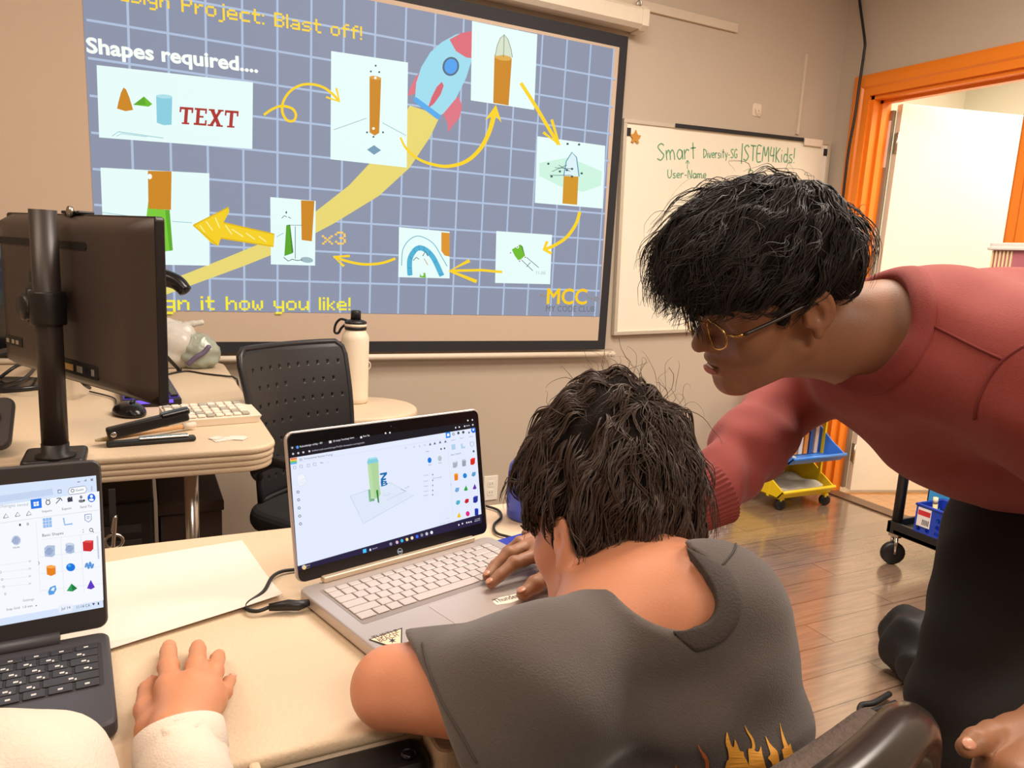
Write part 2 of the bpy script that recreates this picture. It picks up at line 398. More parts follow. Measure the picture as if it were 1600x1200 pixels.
def ripple(amp, dirs):
    """soft cloth folds: (direction, wavelength, phase, centre, reach)"""
    def F(P, D):
        o = np.zeros(len(P), f4)
        for d, wl, ph, c, rch in dirs:
            x = P@A3(nrm(d)); w = np.exp(-((P-A3(c))**2).sum(1)/(rch*rch)); yy = P@A3(nrm(np.cross(d, (.3, .5, .8)))); o += w*np.sin(2*PI*(x+.012*np.sin(yy*38))/wl+ph)
        return (o*amp).astype(f4)
    return F
def strands(ops, roots, flow, length, n=10, rad=.0009, lift=.004, wave=.002, taper=.25, jit=.15, drop=.0, clump=0, avoid=None):
    """locks of hair that follow the volume; one mesh of thin tapered tubes"""
    if clump:                                                    # locks: neighbouring hairs share direction, lift and wave
        g0 = grad(ops, roots); k = clump; t = rng.normal(0, .0032, (len(roots), k, 3)); t -= g0[:, None]*(t*g0[:, None]).sum(2)[..., None]; roots = (roots[:, None]+t).reshape(-1, 3); G0 = np.repeat(np.arange(len(roots)//k), k)
    N = len(roots); P = roots.copy(); L = np.broadcast_to(length, (N,))*rng.uniform(.7, 1.2, N); step = L/n
    J = rng.normal(0, jit, (N, 3)); lf = lift*rng.uniform(.1, 1.2, N); ph = rng.uniform(0, 6.28, N); wv = wave*rng.uniform(.3, 1.3, N); pts = []
    if clump:
        n_ = N//clump; J = rng.normal(0, jit, (n_, 3))[G0]+rng.normal(0, jit*.18, (N, 3)); lf = (lift*rng.uniform(.1, 1.5, n_))[G0]*rng.uniform(.8, 1.2, N); ph = rng.uniform(0, 6.28, n_)[G0]+rng.normal(0, .15, N); step = (np.broadcast_to(length, (N,))*rng.uniform(.6, 1.25, n_)[G0]*rng.uniform(.85, 1.1, N))/n
    prev = None
    for i in range(n+1):
        g = grad(ops, P); d = flow(P)+J; 
        if drop: d = d+np.array([0, 0, -drop])*i/n
        tt = d-g*(d*g).sum(1)[:, None]; w_ = min(1., .35+.65*(1-i/n)) if drop else 1.0
        d = d*(1-w_)+tt*w_; d /= np.linalg.norm(d, axis=1)[:, None]+1e-9
        if prev is not None: d = d*.6+prev*.4; d /= np.linalg.norm(d, axis=1)[:, None]+1e-9
        prev = d; b = np.cross(d, g)
        pts.append(P+b*(wv*np.sin(ph+i*.75))[:, None])
        P = P+d*step[:, None]; dd = ev(ops, P).astype(float); tgt = lf*math.sin(PI*min(1, (i+1)/n*.8+.1))
        low = dd < tgt; P = P+g*np.where(low, tgt-dd, (tgt-dd)*(.5 if not drop else .15))[:, None]
    X = np.stack(pts, 1)
    if avoid is not None: ok = ev(avoid, X.reshape(-1, 3)).reshape(N, -1).min(1) > 0; X = X[ok]; N = len(X)
    T = np.gradient(X, axis=1); T /= np.linalg.norm(T, axis=2)[..., None]+1e-9
    R0 = rng.normal(size=(N, 1, 3)); U = np.cross(T, R0); U /= np.linalg.norm(U, axis=2)[..., None]+1e-9; B = np.cross(T, U)
    rr = rad*rng.uniform(.6, 1.5, len(X))[:, None]*np.linspace(1, taper, n+1)[None]*np.minimum(1, .5+np.arange(n+1)/3)[None]
    ang = np.arange(3)*2*PI/3
    V = X[:, :, None]+rr[..., None, None]*(np.cos(ang)[:, None]*U[:, :, None]+np.sin(ang)[:, None]*B[:, :, None])
    N = len(X); V = V.reshape(-1, 3); i0 = (np.arange(N)*(n+1)*3)[:, None, None]+(np.arange(n)*3)[None, :, None]; j = np.arange(3)[None, None]; j2 = (j+1) % 3
    F = np.stack([i0+j, i0+j2, i0+3+j2, i0+3+j], -1).reshape(-1, 4)
    return V, F
def join(*VF):
    V = []; F = []; n = 0
    for v, f in VF: V.append(v); F.append(np.asarray(f)+n); n += len(v)
    return np.concatenate(V), np.concatenate(F)
def hair_obj(root, base, locks, m_base, m):
    V, F = join(base, *locks); fm = np.ones(len(F), int); fm[:len(base[1])] = 0
    return mesh_obj('hair', V, F, [m_base, m], root, True, fm)
def chain(P, R, k=.006, first='u', k0=.012):
    return [(first, k0 if i == 0 else k, rc(P[i], P[i+1], R[i], R[i+1])) for i in range(len(P)-1)]
# ================================================================== the room
YW, XD = 2.92, 3.303
def wall_mat(name, col):
    return mat(name, col, .75, var=.03, scale=3., bump=.15, bscale=180)
M_wall = wall_mat('beige_wall_paint', (190, 176, 158)); M_hall = wall_mat('white_hall_paint', (240, 236, 224)); M_ceil = wall_mat('white_ceiling', (235, 230, 222))
def wood_floor(name, c1, c2, gap, pw, pl, rough, ang=0.):
    m = bpy.data.materials.new(name); m.use_nodes = True; nt = m.node_tree; p = nt.nodes['Principled BSDF']; L = nt.links
    tc = nt.nodes.new('ShaderNodeTexCoord'); mp = nt.nodes.new('ShaderNodeMapping'); mp.inputs['Rotation'].default_value = (0, 0, ang); L.new(tc.outputs['Object'], mp.inputs['Vector'])
    br = nt.nodes.new('ShaderNodeTexBrick'); L.new(mp.outputs[0], br.inputs['Vector'])
    br.offset = .37; br.inputs['Scale'].default_value = 1; br.inputs['Brick Width'].default_value = pl; br.inputs['Row Height'].default_value = pw
    br.inputs['Mortar Size'].default_value = .0022; br.inputs['Mortar Smooth'].default_value = .3
    br.inputs['Color1'].default_value = lin(c1); br.inputs['Color2'].default_value = lin(c2); br.inputs['Mortar'].default_value = lin(gap)
    mp2 = nt.nodes.new('ShaderNodeMapping'); mp2.inputs['Scale'].default_value = (2.5, 34, 1); mp2.inputs['Rotation'].default_value = (0, 0, ang); L.new(tc.outputs['Object'], mp2.inputs['Vector'])
    nz = nt.nodes.new('ShaderNodeTexNoise'); nz.inputs['Scale'].default_value = 2.2; nz.inputs['Detail'].default_value = 5; nz.inputs['Distortion'].default_value = .6; L.new(mp2.outputs[0], nz.inputs['Vector'])
    rp = nt.nodes.new('ShaderNodeMapRange'); rp.inputs[1].default_value = .3; rp.inputs[2].default_value = .7; rp.inputs[3].default_value = .72; rp.inputs[4].default_value = 1.15; L.new(nz.outputs['Fac'], rp.inputs[0])
    mx = nt.nodes.new('ShaderNodeMix'); mx.data_type = 'RGBA'; mx.blend_type = 'MULTIPLY'; mx.inputs[0].default_value = 1; L.new(br.outputs['Color'], mx.inputs[6]); L.new(rp.outputs[0], mx.inputs[7])
    L.new(mx.outputs[2], p.inputs['Base Color']); p.inputs['Roughness'].default_value = rough
    b = nt.nodes.new('ShaderNodeBump'); b.inputs['Strength'].default_value = .08; b.inputs['Distance'].default_value = .001; p.inputs['Coat Weight'].default_value = .9; p.inputs['Coat Roughness'].default_value = .14; p.inputs['Coat IOR'].default_value = 1.75; L.new(nz.outputs['Fac'], b.inputs['Height']); L.new(b.outputs[0], p.inputs['Normal'])
    return m
M_floor = wood_floor('brown_laminate', (148, 122, 102), (132, 108, 90), (86, 66, 54), .125, 1.22, .22)
M_hfloor = wood_floor('honey_laminate', (196, 138, 78), (184, 126, 70), (130, 85, 45), .09, .9, .35, PI/2)
def struct(o, label=None): o['kind'] = 'structure'; return o
def slab(name, lo, hi, m):
    b = MB(); b.box(lo, hi, m); return struct(b.build(name))
slab('floor', (-2.8, -3.0, -.1), (XD+.06, YW+.1, 0), M_floor)
slab('floor_hall', (XD+.06, .2, -.1), (5.6, 3.8, 0), M_hfloor)
slab('ceiling', (-2.8, -3.0, 2.75), (5.6, 3.8, 2.85), M_ceil)
slab('wall_back', (-2.8, YW, 0), (XD+.12, YW+.1, 2.75), M_wall)
slab('wall_left', (-2.9, -3.0, 0), (-2.8, YW+.1, 2.75), M_wall)
slab('wall_front', (-2.9, -3.1, 0), (5.6, -3.0, 2.75), M_wall)
slab('wall_hall_far', (5.5, .2, 0), (5.6, 3.8, 2.75), M_hall)
slab('wall_hall_back', (XD+.12, 3.7, 0), (5.5, 3.8, 2.75), M_hall)
slab('wall_hall_front', (XD+.12, .2, 0), (5.5, .3, 2.75), M_hall)
DY0, DY1, DH = 1.94, 2.711, 2.055
b = MB()
for lo, hi in (((XD, -3.0, 0), (XD+.12, DY0, 2.75)), ((XD, DY1, 0), (XD+.12, YW, 2.75)), ((XD, DY0, DH), (XD+.12, DY1, 2.75))): b.box(lo, hi, M_wall)
struct(b.build('wall_right'))
# orange door casing with a stepped moulding, jamb lining, stop bead
M_or = mat('orange_gloss_paint', (238, 132, 30), .35, var=.04, scale=6)
b = MB(); cw = .105
prof = [(0, 0), (.018, 0), (.018, .035), (.026, .045), (.026, .075), (.02, .09), (.012, cw), (0, cw)]      # (projection, distance from opening)
path = [(DY1, 0.0), (DY1, DH), (DY0, DH), (DY0, 0.0)]; dirs = [(1, 0), (1, 1), (-1, 1), (-1, 0)]
V = []; F = []
for (y, z), (dy, dz) in zip(path, dirs):
    for pr, ds in prof: V.append((XD-pr, y+dy*ds, z+dz*ds))
k = len(prof)
for i in range(3):
    for j in range(k-1): F.append([i*k+j, i*k+j+1, (i+1)*k+j+1, (i+1)*k+j])
b.add(V, F, M_or)
for lo, hi in (((XD, DY1-.018, 0), (XD+.13, DY1, DH)), ((XD, DY0, 0), (XD+.13, DY0+.018, DH)), ((XD, DY0, DH-.018), (XD+.13, DY1, DH)),
               ((XD+.05, DY1-.032, 0), (XD+.085, DY1-.018, DH-.018)), ((XD+.05, DY0+.018, DH-.032), (XD+.085, DY1-.018, DH-.018)), ((XD+.05, DY0+.018, 0), (XD+.085, DY0+.032, DH-.018))): b.box(lo, hi, M_or)
struct(b.build('trim_1'))
slab('trim_2', (XD+.0, DY0, 0), (XD+.09, DY1, .008), mat('dark_threshold', (105, 78, 58), .4))
# white door leaf standing open into the hall
M_door = mat('white_door_paint', (244, 238, 222), .5, var=.02, scale=4, bump=.1, bscale=60)
hd = nrm((.956, -.293, 0)); hn = np.array([hd[1], -hd[0], 0])
door = thing('door_1', 'white door leaf standing open into the bright hall beyond the orange frame', 'door', (XD+.155, DY1-.05, 0)); door['kind'] = 'structure'
b = MB().setM(hd, np.cross((0, 0, 1), hd), (0, 0, 1), (XD+.155, DY1-.05, 0)); b.box((0, -.02, .012), (.735, .02, 2.03), M_door, .002); b.build('leaf', door)
for z in (.22, 1.02, 1.84):
    b = MB().setM(hd, np.cross((0, 0, 1), hd), (0, 0, 1), (XD+.155, DY1-.05, 0)); b.box((-.003, -.015, z-.05), (0, .015, z+.05), mat('satin_steel', (190, 188, 180), .3, 1)); b.tube([(-.008, -.022, z-.05), (-.008, -.022, z+.05)], .006, mat('satin_steel', (190, 188, 180), .3, 1)); b.build('hinge', door)
b = MB().setM(hd, np.cross((0, 0, 1), hd), (0, 0, 1), (XD+.155, DY1-.05, 0)); b.lathe([(.026, 0), (.026, .006), (.01, .01), (.01, .03), (.022, .04), (.027, .055), (.02, .066), (0, .068)], mat('satin_steel', (190, 188, 180), .3, 1), 20, (.67, -.02, 1.0), (0, -1, 0)); b.build('door_knob', door)
# grey hardware strip on the hinge jamb
b = MB()
b.box((XD+.13, DY1-.036, .02), (XD+.15, DY1-.004, 2.0), mat('grey_strip', (150, 140, 124), .5))
for z0, z1 in ((1.72, 1.95), (1.3, 1.42), (1.02, 1.1)): b.box((XD+.126, DY1-.03, z0), (XD+.131, DY1-.01, z1), mat('white_plate', (236, 232, 220), .4))
struct(b.build('trim_3'))
# raceways, conduit, black cable
M_rw = mat('painted_raceway', (206, 192, 172), .6)
p = ony(1150, 45, YW); q = ony(1000, -4, YW)
b = MB(); b.box((-.9, YW-.014, p[2]-.02), (p[0], YW, p[2]+.02), M_rw, .003); struct(b.build('trim_4'))
p = ony(1257, 95, YW); q = ony(1250, 218, YW)
b = MB(); b.box((p[0]-.008, YW-.012, q[2]+.02), (p[0]+.008, YW, p[2]+.03), M_rw, .003); struct(b.build('trim_5'))
M_blk = mat('black_rubber', (22, 22, 24), .45, var=.1)
pts = [onx(1341, -40, XD-.012), onx(1343, 0, XD-.012), onx(1351, 62, XD-.03), onx(1350, 82, XD-.03), onx(1343, 130, XD-.04), onx(1336, 180, XD-.045), onx(1326, 235, XD-.045), onx(1318, 300, XD-.04)]
e0 = pts[-1].copy(); pts += [np.array([XD-.02, e0[1]+.01, 1.1]), np.array([XD-.012, e0[1]+.012, .5])]
b = MB(); b.tube(spline(pts, 8), .0065, M_blk, 8)
o = b.build('cable'); tag(o, 'black cable hanging down the wall across the corner of the orange door frame', 'cable')
p = ony(1182, 172, YW)
b = MB().setM((1, 0, 0), (0, 0, 1), (0, -1, 0), (p[0], YW, p[2])); b.box((-.028, -.03, 0), (.028, .03, .004), mat('clear_film', (222, 210, 190), .2), .001, .01); b.tube(spline([(-.01, .005, .004), (-.012, -.016, .02), (.012, -.016, .02), (.01, .005, .004)], 6), .0025, mat('clear_film', (222, 210, 190), .2))
tag(b.build('adhesive_hook'), 'small clear adhesive hook stuck on the beige wall above the whiteboard', 'hook')
p = ony(766, 762, YW)
ot = thing('wall_outlet', 'small white electrical outlet low on the wall behind the silver laptop', 'outlet', (p[0], YW, p[2]))
b = MB().setM((1, 0, 0), (0, 0, 1), (0, -1, 0), (p[0], YW, p[2])); b.box((-.035, -.057, 0), (.035, .057, .006), mat('white_plate', (236, 232, 220), .4), .002, .004); b.build('plate', ot)
b = MB().setM((1, 0, 0), (0, 0, 1), (0, -1, 0), (p[0], YW, p[2]))
for s in (-.02, .02):
    b.box((-.016, s-.014, .006), (.016, s+.014, .0075), mat('white_plate', (236, 232, 220), .4), .0005, .006)
    for x in (-.006, .006): b.box((x-.001, s-.004, .0075), (x+.001, s+.005, .0078), M_blk)
b.build('socket', ot)
# green tape on the far hall wall
p = ony(1482, 133, 3.69)
b = MB(); b.box((p[0]-.06, 3.68, p[2]-.03), (p[0]+.07, 3.70, p[2]+.02), mat('green_tape', (120, 215, 60), .5), .003); b.tube([(p[0]+.02, 3.69, p[2]+.015), (p[0]+.035, 3.69, p[2]+.045)], .006, mat('green_tape', (120, 215, 60), .5))
tag(b.build('clip'), 'bright green clip high on the white wall of the hall', 'clip')

# ================================================================== projection screen with the slide
YS = 2.88
xr = ony(981, 70, YS)[0]; zb = ony(945, 546, YS)[2]; zt = ony(980, 57, YS)[2]; XL = -.80; bw = .042
scr = thing('projection_screen', 'pull-down projection screen with black border showing a rocket design slide', 'projection screen', (.6, YW, zb))
M_fab = mat('matte_screen_fabric', (198, 178, 158), .85, var=.02); M_bb = mat('black_screen_border', (30, 31, 36), .7)
b = MB(); b.box((XL+bw, YS, zb+bw), (xr-bw, YS+.003, zt-bw*1.2), M_fab); b.build('fabric', scr)
b = MB()
for lo, hi in (((XL, YS, zb), (xr, YS+.003, zb+bw)), ((XL, YS, zt-bw*1.2), (xr, YS+.003, zt)), ((XL, YS, zb+bw), (XL+bw, YS+.003, zt-bw*1.2)), ((xr-bw, YS, zb+bw), (xr, YS+.003, zt-bw*1.2))): b.box(lo, hi, M_bb)
b.build('border', scr)
M_wm = mat('white_painted_metal', (226, 214, 194), .45)
zc0, zc1 = ony(1000, 50, YS)[2], ony(1000, 16, YS)[2]; xe = ony(1002, 40, YS)[0]
b = MB(); b.prism([(YS-.055, zc0+.015), (YS-.035, zc0), (YW-.01, zc0), (YW, zc0+.01), (YW, zc1), (YS-.04, zc1), (YS-.055, zc1-.015)][::1], XL-.05, xe-.03, M_wm, axis=0); b.build('housing', scr)
b = MB(); b.prism([(YS-.06, zc0+.01), (YS-.035, zc0-.006), (YW-.004, zc0-.006), (YW, zc0+.01), (YW, zc1+.004), (YS-.04, zc1+.006), (YS-.06, zc1-.012)], xe-.035, xe, M_wm, .004, axis=0); b.build('end_cap', scr)
b = MB(); b.tube([(xe-.03, YS, zc1), (xe-.028, YS, zc1+.03), (xe-.018, YS, zc1+.045), (xe-.01, YS, zc1+.03), (xe-.012, YS, zc1)], .005, mat('satin_steel', (190, 188, 180), .3, 1)); b.build('hanging_hook', scr)
zr = ony(955, 551, YS)[2]
b = MB(); b.tube([(XL-.02, YS, zr-.006), (ony(955, 548, YS)[0], YS, zr-.006)], .012, M_wm, 12); b.lathe([(.004, 0), (.015, .002), (.015, .012), (.006, .016), (.006, .022), (0, .024)], M_wm, 14, (ony(955, 548, YS)[0], YS, zr-.006), (1, 0, 0)); b.build('bottom_bar', scr)
p = ony(573, 571, YS); b = MB(); a = np.linspace(0, 2*PI, 20, endpoint=False); b.tube([(p[0]+.014*math.cos(t), YS-.004, p[2]+.017*math.sin(t)) for t in a], .003, M_wm, 8, closed=True); b.build('pull_ring', scr)
# the projected slide
A = Art((0, YS-.0015, 0), (1, 0, 0), (0, 0, 1), (0, -1, 0), step=.0005, k=.96, base=.03, tagname='projected')
x0, x1 = ony(134, 5, YS)[0], ony(951, 300, YS)[0]; z0, z1 = ony(600, 490, YS)[2], ony(957, 76, YS)[2]
BG = (143, 150, 172); GL = (178, 196, 224); WH = (232, 254, 252); YE = (252, 214, 40); OR_ = (206, 138, 38); PY = (234, 218, 118)
zt_l = ony(620, 12, YS)[2]
A.uvpoly([(x0, z0), (x1, z0), (x1-.03, z1), (x0-.01, zt_l)], BG, 0)
gx = ony(1013*0+820, 400, YS)[0]; gxs = [ony(px, y, YS)[0] for px, y in ((185, 20), (249, 24), (312, 60), (371, 60), (426, 60), (481, 80), (530, 20), (579, 60))]
dx = (ony(832, 330, YS)[0]-ony(626, 330, YS)[0])/5
xg = ony(626, 330, YS)[0]; gw = .0075
k0 = int((x0-xg)/dx)-1
def clampz(x): return z1+(zt_l-z1)*(x1-x)/(x1-x0)
for i in range(k0, 20):
    x = xg+i*dx
    if x0+.01 < x < x1-.02: A.uvpoly([(x-gw/2, z0), (x+gw/2, z0), (x+gw/2, clampz(x)), (x-gw/2, clampz(x))], GL, 1)
zg = ony(700, 358, YS)[2]-.0; dz = dx*.98
for i in range(-8, 12):
    z = zg+i*dz
    if z0+.01 < z < zt_l-.01: A.uvpoly([(x0, z-gw/2), (x1-.01, z-gw/2), (x1-.01, z+gw/2), (x0, z+gw/2)], GL, 1.1)
# exhaust trail and rocket
A.poly([(640, 165), (688, 180), (672, 214), (640, 262), (592, 306), (520, 350), (440, 392), (380, 416), (255, 462), (255, 440), (290, 428), (350, 404), (420, 375), (490, 333), (545, 290), (590, 242), (620, 200)], PY, 2)
A.poly([(662, 105), (648, 122), (640, 138), (637, 150), (650, 146), (660, 142), (668, 128), (670, 112)], (222, 120, 134), 3)
A.poly([(716, 150), (722, 166), (718, 184), (706, 198), (700, 207), (699, 192), (692, 178), (704, 162)], (222, 120, 134), 3)
A.poly([(648, 155), (650, 130), (658, 105), (672, 82), (690, 66), (712, 54), (740, 48), (738, 90), (728, 122), (712, 154), (692, 178), (684, 182)], (160, 222, 240), 4)
A.poly([(702, 62), (720, 52), (745, 47), (745, 92), (728, 90), (712, 80)], (222, 112, 124), 5)
A.ell((704, 104), 13, 15, (90, 110, 130), 5, .2); A.ell((704, 104), 10, 12, (84, 164, 240), 6, .2)
A.poly([(668, 170), (674, 152), (682, 136), (690, 128), (693, 134), (688, 148), (678, 162)], (216, 104, 116), 5)
A.poly([(646, 153), (650, 152), (688, 180), (686, 187), (682, 186), (646, 159)], (90, 172, 236), 6)
# pictures
def pic(pts, L=7): A.poly(pts, WH, L)
pic([(151, 102), (395, 129), (394, 233), (155, 215)]); pic([(517, 80), (637, 98), (635, 262), (516, 249)]); pic([(737, 33), (839, 54), (834, 172), (735, 157)]); pic([(839, 213), (945, 228), (941, 326), (835, 317)])
pic([(775, 361), (862, 367), (859, 444), (773, 442)]); pic([(623, 355), (702, 362), (702, 435), (622, 433)]); pic([(422, 308), (493, 314), (492, 415), (423, 413)]); pic([(157, 262), (327, 271), (327, 415), (163, 412)])
CY_ = (140, 208, 226); GR = (112, 190, 50); DK = (70, 90, 96)
A.poly([(183, 170), (185, 160), (189, 145), (193, 137), (197, 140), (202, 152), (206, 165), (208, 172), (196, 174)], OR_, 8)
A.poly([(208, 164), (225, 151), (238, 163), (232, 167)], GR, 8); A.poly([(208, 164), (225, 151), (228, 164)], (96, 172, 44), 8.4)
A.poly([(244, 150), (269, 152), (268, 195), (256, 196), (245, 192)], CY_, 8); A.ell((256.5, 151), 12.6, 3.2, (176, 226, 236), 8.5, .06)
A.stroke([(175, 213), (185, 206), (255, 216)], 1.3, (160, 206, 216), 8); A.stroke([(182, 213), (190, 209), (230, 214)], 1, (160, 206, 216), 8)
# TEXT in slab serifs
def slab_text(x, y, sc, ang, col, L):
    R = np.array([[math.cos(ang), -math.sin(ang)], [math.sin(ang), math.cos(ang)]])
    def st(segs, ox):
        for s_ in segs: A.poly([tuple(np.array([x, y])+R@(np.array([(ox+q[0])*sc, -q[1]*sc]))) for q in s_], col, L)
    bar = lambda a, b_, c, d: [(a, b_), (c, b_), (c, d), (a, d)]
    T_ = [bar(0, .86, .8, 1), bar(.3, .08, .5, .9), bar(.18, 0, .62, .1), bar(0, .68, .1, .9), bar(.7, .68, .8, .9)]
    E_ = [bar(0, 0, .75, .12), bar(0, .88, .72, 1), bar(.12, .08, .32, .92), bar(.3, .45, .55, .56), bar(.62, .7, .72, .9), bar(.65, .1, .75, .32)]
    X_ = [[(.06, 1), (.3, 1), (.82, 0), (.58, 0)], [(.62, 1), (.8, 1), (.28, 0), (.08, 0)], bar(0, 0, .34, .1), bar(.5, 0, .9, .1), bar(0, .9, .36, 1), bar(.54, .9, .88, 1)]
    st(T_, 0); st(E_, .88); st(X_, 1.7); st(T_, 2.66)
slab_text(279, 193.5, 26.6, .075, (176, 58, 52), 8)
# tall brown body pictures
A.poly([(577, 121), (595, 124), (592, 208), (585, 212), (577, 207)], OR_, 8); A.ell((586, 122), 9.4, 3, (222, 164, 70), 8.4, .15)
A.stroke([(521, 203), (572, 185)], 1, (150, 190, 200), 8); A.stroke([(597, 192), (634, 212)], 1, (150, 190, 200), 8); A.poly([(573, 234), (584, 227), (595, 235), (584, 242)], (120, 160, 186), 8)
for c in ((586.5, 103), (579, 112), (592, 113), (573, 207), (583, 214), (598, 207)): A.ell(c, 1.6, 1.6, DK, 8.6, n=8)
for c in ((586, 122), (583, 201)): A.ell(c, 2.2, 2.2, (250, 250, 245), 9, n=8)
A.poly([(772, 86), (799, 92), (794, 165), (770, 161)], OR_, 8); A.ell((785.5, 90), 13.4, 5, (226, 176, 84), 8.4, .15)
A.poly([(773, 88), (776, 72), (781, 60), (787, 54), (793, 62), (798, 78), (800, 90), (786, 86)], (216, 228, 206), 8.6); A.stroke([(773, 88), (776, 72), (781, 60), (787, 54.5), (793, 62), (798, 78), (800, 90)], 1.1, (150, 160, 130), 8.8); A.stroke([(787, 55), (786, 90)], .9, (120, 130, 110), 8.8)
# fourth picture
A.poly([(842, 255), (888, 246), (940, 268), (938, 290), (910, 300), (876, 292), (842, 275)], (206, 246, 226), 7.5)
A.poly([(880, 274), (903, 276), (901, 320), (878, 318)], (212, 152, 44), 8); A.poly([(880, 275), (884, 252), (893, 238), (900, 246), (904, 276)], (222, 244, 248), 8.4); A.stroke([(880, 275), (884, 252), (893, 238), (900, 246), (904, 276)], 1.5, (80, 150, 180), 8.6)
for a_, b_ in (((866, 262), (893, 264)), ((862, 268), (885, 258)), ((858, 274), (892, 274)), ((872, 258), (890, 268))): A.stroke([a_, b_], .8, DK, 8.8)
for c in ((874, 268), (893, 264), (885, 266), (908, 271), (856, 256), (861, 276), (886, 225), (904, 226), (893, 276)): A.ell(c, 2, 1.8, DK, 9, n=8)
# fifth, sixth
A.poly([(799, 390), (812, 382), (819, 400), (810, 408), (804, 400)], GR, 8); A.poly([(812, 382), (816, 385), (820, 401), (819, 400)], (84, 150, 40), 8.2)
for c in ((797, 395), (808, 386), (811, 408), (820, 402)): A.ell(c, 2.3, 2.3, (250, 252, 250), 8.8, n=10); A.ell(c, 1, 1, DK, 9, n=8)
A.stroke([(814, 406), (832, 423)], .9, DK, 8.5); A.stroke([(822, 402), (841, 418)], .9, DK, 8.5); A.stroke([(828, 410), (822, 417)], .9, DK, 8.5); A.text('11.00', (837, 428), (851, 429), 5, (170, 190, 190), 8.5)
A.stroke([(627, 415), (629, 390), (640, 374), (655, 369), (676, 380), (690, 402), (698, 416)], 1.2, (96, 176, 204), 8, 4)
A.stroke([(640, 430), (640, 405), (650, 389), (662, 389), (676, 402), (690, 431)], 8, (84, 180, 216), 8, 6)
for a_ in np.linspace(0, 1, 9):
    q = spline([(640, 430), (640, 405), (650, 389), (662, 389), (676, 402), (690, 431)], 8)[int(a_*39)]; A.stroke([q+(np.array([662, 425])-q)*.12, q-(np.array([662, 425])-q)*.1], .8, (60, 140, 180), 8.6)
A.poly([(689, 363), (702, 364), (702, 401), (694, 399), (689, 392)], (222, 150, 50), 8.2); A.stroke([(660, 400), (664, 393), (668, 400)], 1.4, DK, 8.6); A.stroke([(645, 407), (650, 402), (654, 405)], 1.1, DK, 8.6); A.stroke([(662, 404), (668, 414)], 1, (200, 140, 60), 8.6); A.poly([(656, 428), (664, 426), (665, 434), (655, 433)], GR, 8.4); A.ell((659, 429), 2.4, 2.2, WH, 8.8)
# seventh, eighth
A.poly([(470, 313), (491, 314), (487, 377), (471, 375)], OR_, 8); A.poly([(447, 352), (452, 351), (456, 396), (444, 400)], (92, 168, 44), 8); A.poly([(452, 351), (453, 351), (458, 394), (456, 396)], (54, 120, 30), 8.2)
A.stroke([(461, 354), (461, 404)], .9, DK, 8.5); A.stroke([(448, 352), (472, 352)], .7, DK, 8.5); A.ell((479, 406), 10, 4.5, (160, 186, 196), 8, .12); A.stroke([(443, 402), (450, 408), (456, 405), (464, 407), (472, 406)], 1.1, DK, 8.5)
A.stroke([(440, 341), (444, 337), (448, 339)], 1, DK, 8.5); A.stroke([(450, 339), (454, 341)], 1, DK, 8.5); A.ell((447, 332), 1.3, 2, DK, 8.5, n=8); A.stroke([(432, 370), (443, 364)], 1, (150, 190, 200), 8)
A.poly([(231, 267), (268, 268), (267, 328), (232, 326)], OR_, 8.4); A.ell((234, 276), 3.6, 4.4, (250, 252, 250), 9, n=10)
A.poly([(232, 312), (256, 326), (250, 348), (228, 346)], (124, 204, 60), 8); A.poly([(246, 327), (265, 328), (270, 391), (257, 393)], (124, 204, 60), 8.1); A.poly([(258, 328), (265, 328), (270, 391), (265, 392)], (96, 174, 44), 8.2)
A.stroke([(160, 332), (228, 341)], 1, (150, 200, 206), 8); A.stroke([(269, 346), (300, 348)], 1, (150, 200, 206), 8)
# arrows
LA = 10
A.stroke([(412, 180), (425, 171), (440, 166), (456, 170), (462, 180), (458, 189), (448, 188), (441, 176), (442, 160), (452, 144), (468, 134), (486, 132), (505, 137), (520, 148), (529, 158)], 4, YE, LA, 5); A.stroke([(509, 152), (530, 159), (525, 138)], 3.4, YE, LA+.3)
A.stroke([(625, 215), (634, 232), (652, 248), (675, 257), (700, 260), (728, 252), (750, 232), (764, 205), (773, 172)], 6.5, YE, LA, 5, taper=True); A.poly([(774, 164), (757, 188), (772, 180), (783, 192)], YE, LA+.3)
A.stroke([(813, 130), (836, 166), (856, 200), (872, 226)], 5.5, YE, LA, 3); A.stroke([(848, 207), (873, 227), (861, 187)], 4.6, YE, LA+.3)
A.stroke([(905, 331), (899, 350), (885, 370), (868, 382), (850, 390)], 5, YE, LA, 5); A.stroke([(854, 377), (849, 390), (861, 396)], 4.6, YE, LA+.3)
A.stroke([(784, 425), (752, 422), (704, 423)], 4, YE, LA); A.stroke([(733, 407), (702, 423), (744, 440)], 5.5, YE, LA+.3)
A.stroke([(617, 404), (596, 411), (570, 413), (545, 409), (521, 401)], 4, YE, LA, 5); A.stroke([(546, 400), (521, 401), (537, 416)], 4, YE, LA+.3)
A.poly([(302, 352), (357, 324), (358, 331), (349, 348), (428, 366), (427, 385), (380, 378), (345, 372), (341, 384), (330, 380)], (246, 210, 40), LA)
for s_ in (((312, 352), (320, 363)), ((322, 346), (332, 360)), ((336, 340), (343, 356)), ((362, 358), (380, 370)), ((384, 364), (398, 374)), ((404, 369), (416, 378)), ((352, 352), (362, 366))): A.stroke(s_, 1.8, (250, 240, 150), LA+.5)
A.stroke([(302, 352), (357, 324), (349, 348), (428, 366), (427, 385), (345, 372), (340, 384), (302, 352)], 2.2, (226, 186, 20), LA+.7)
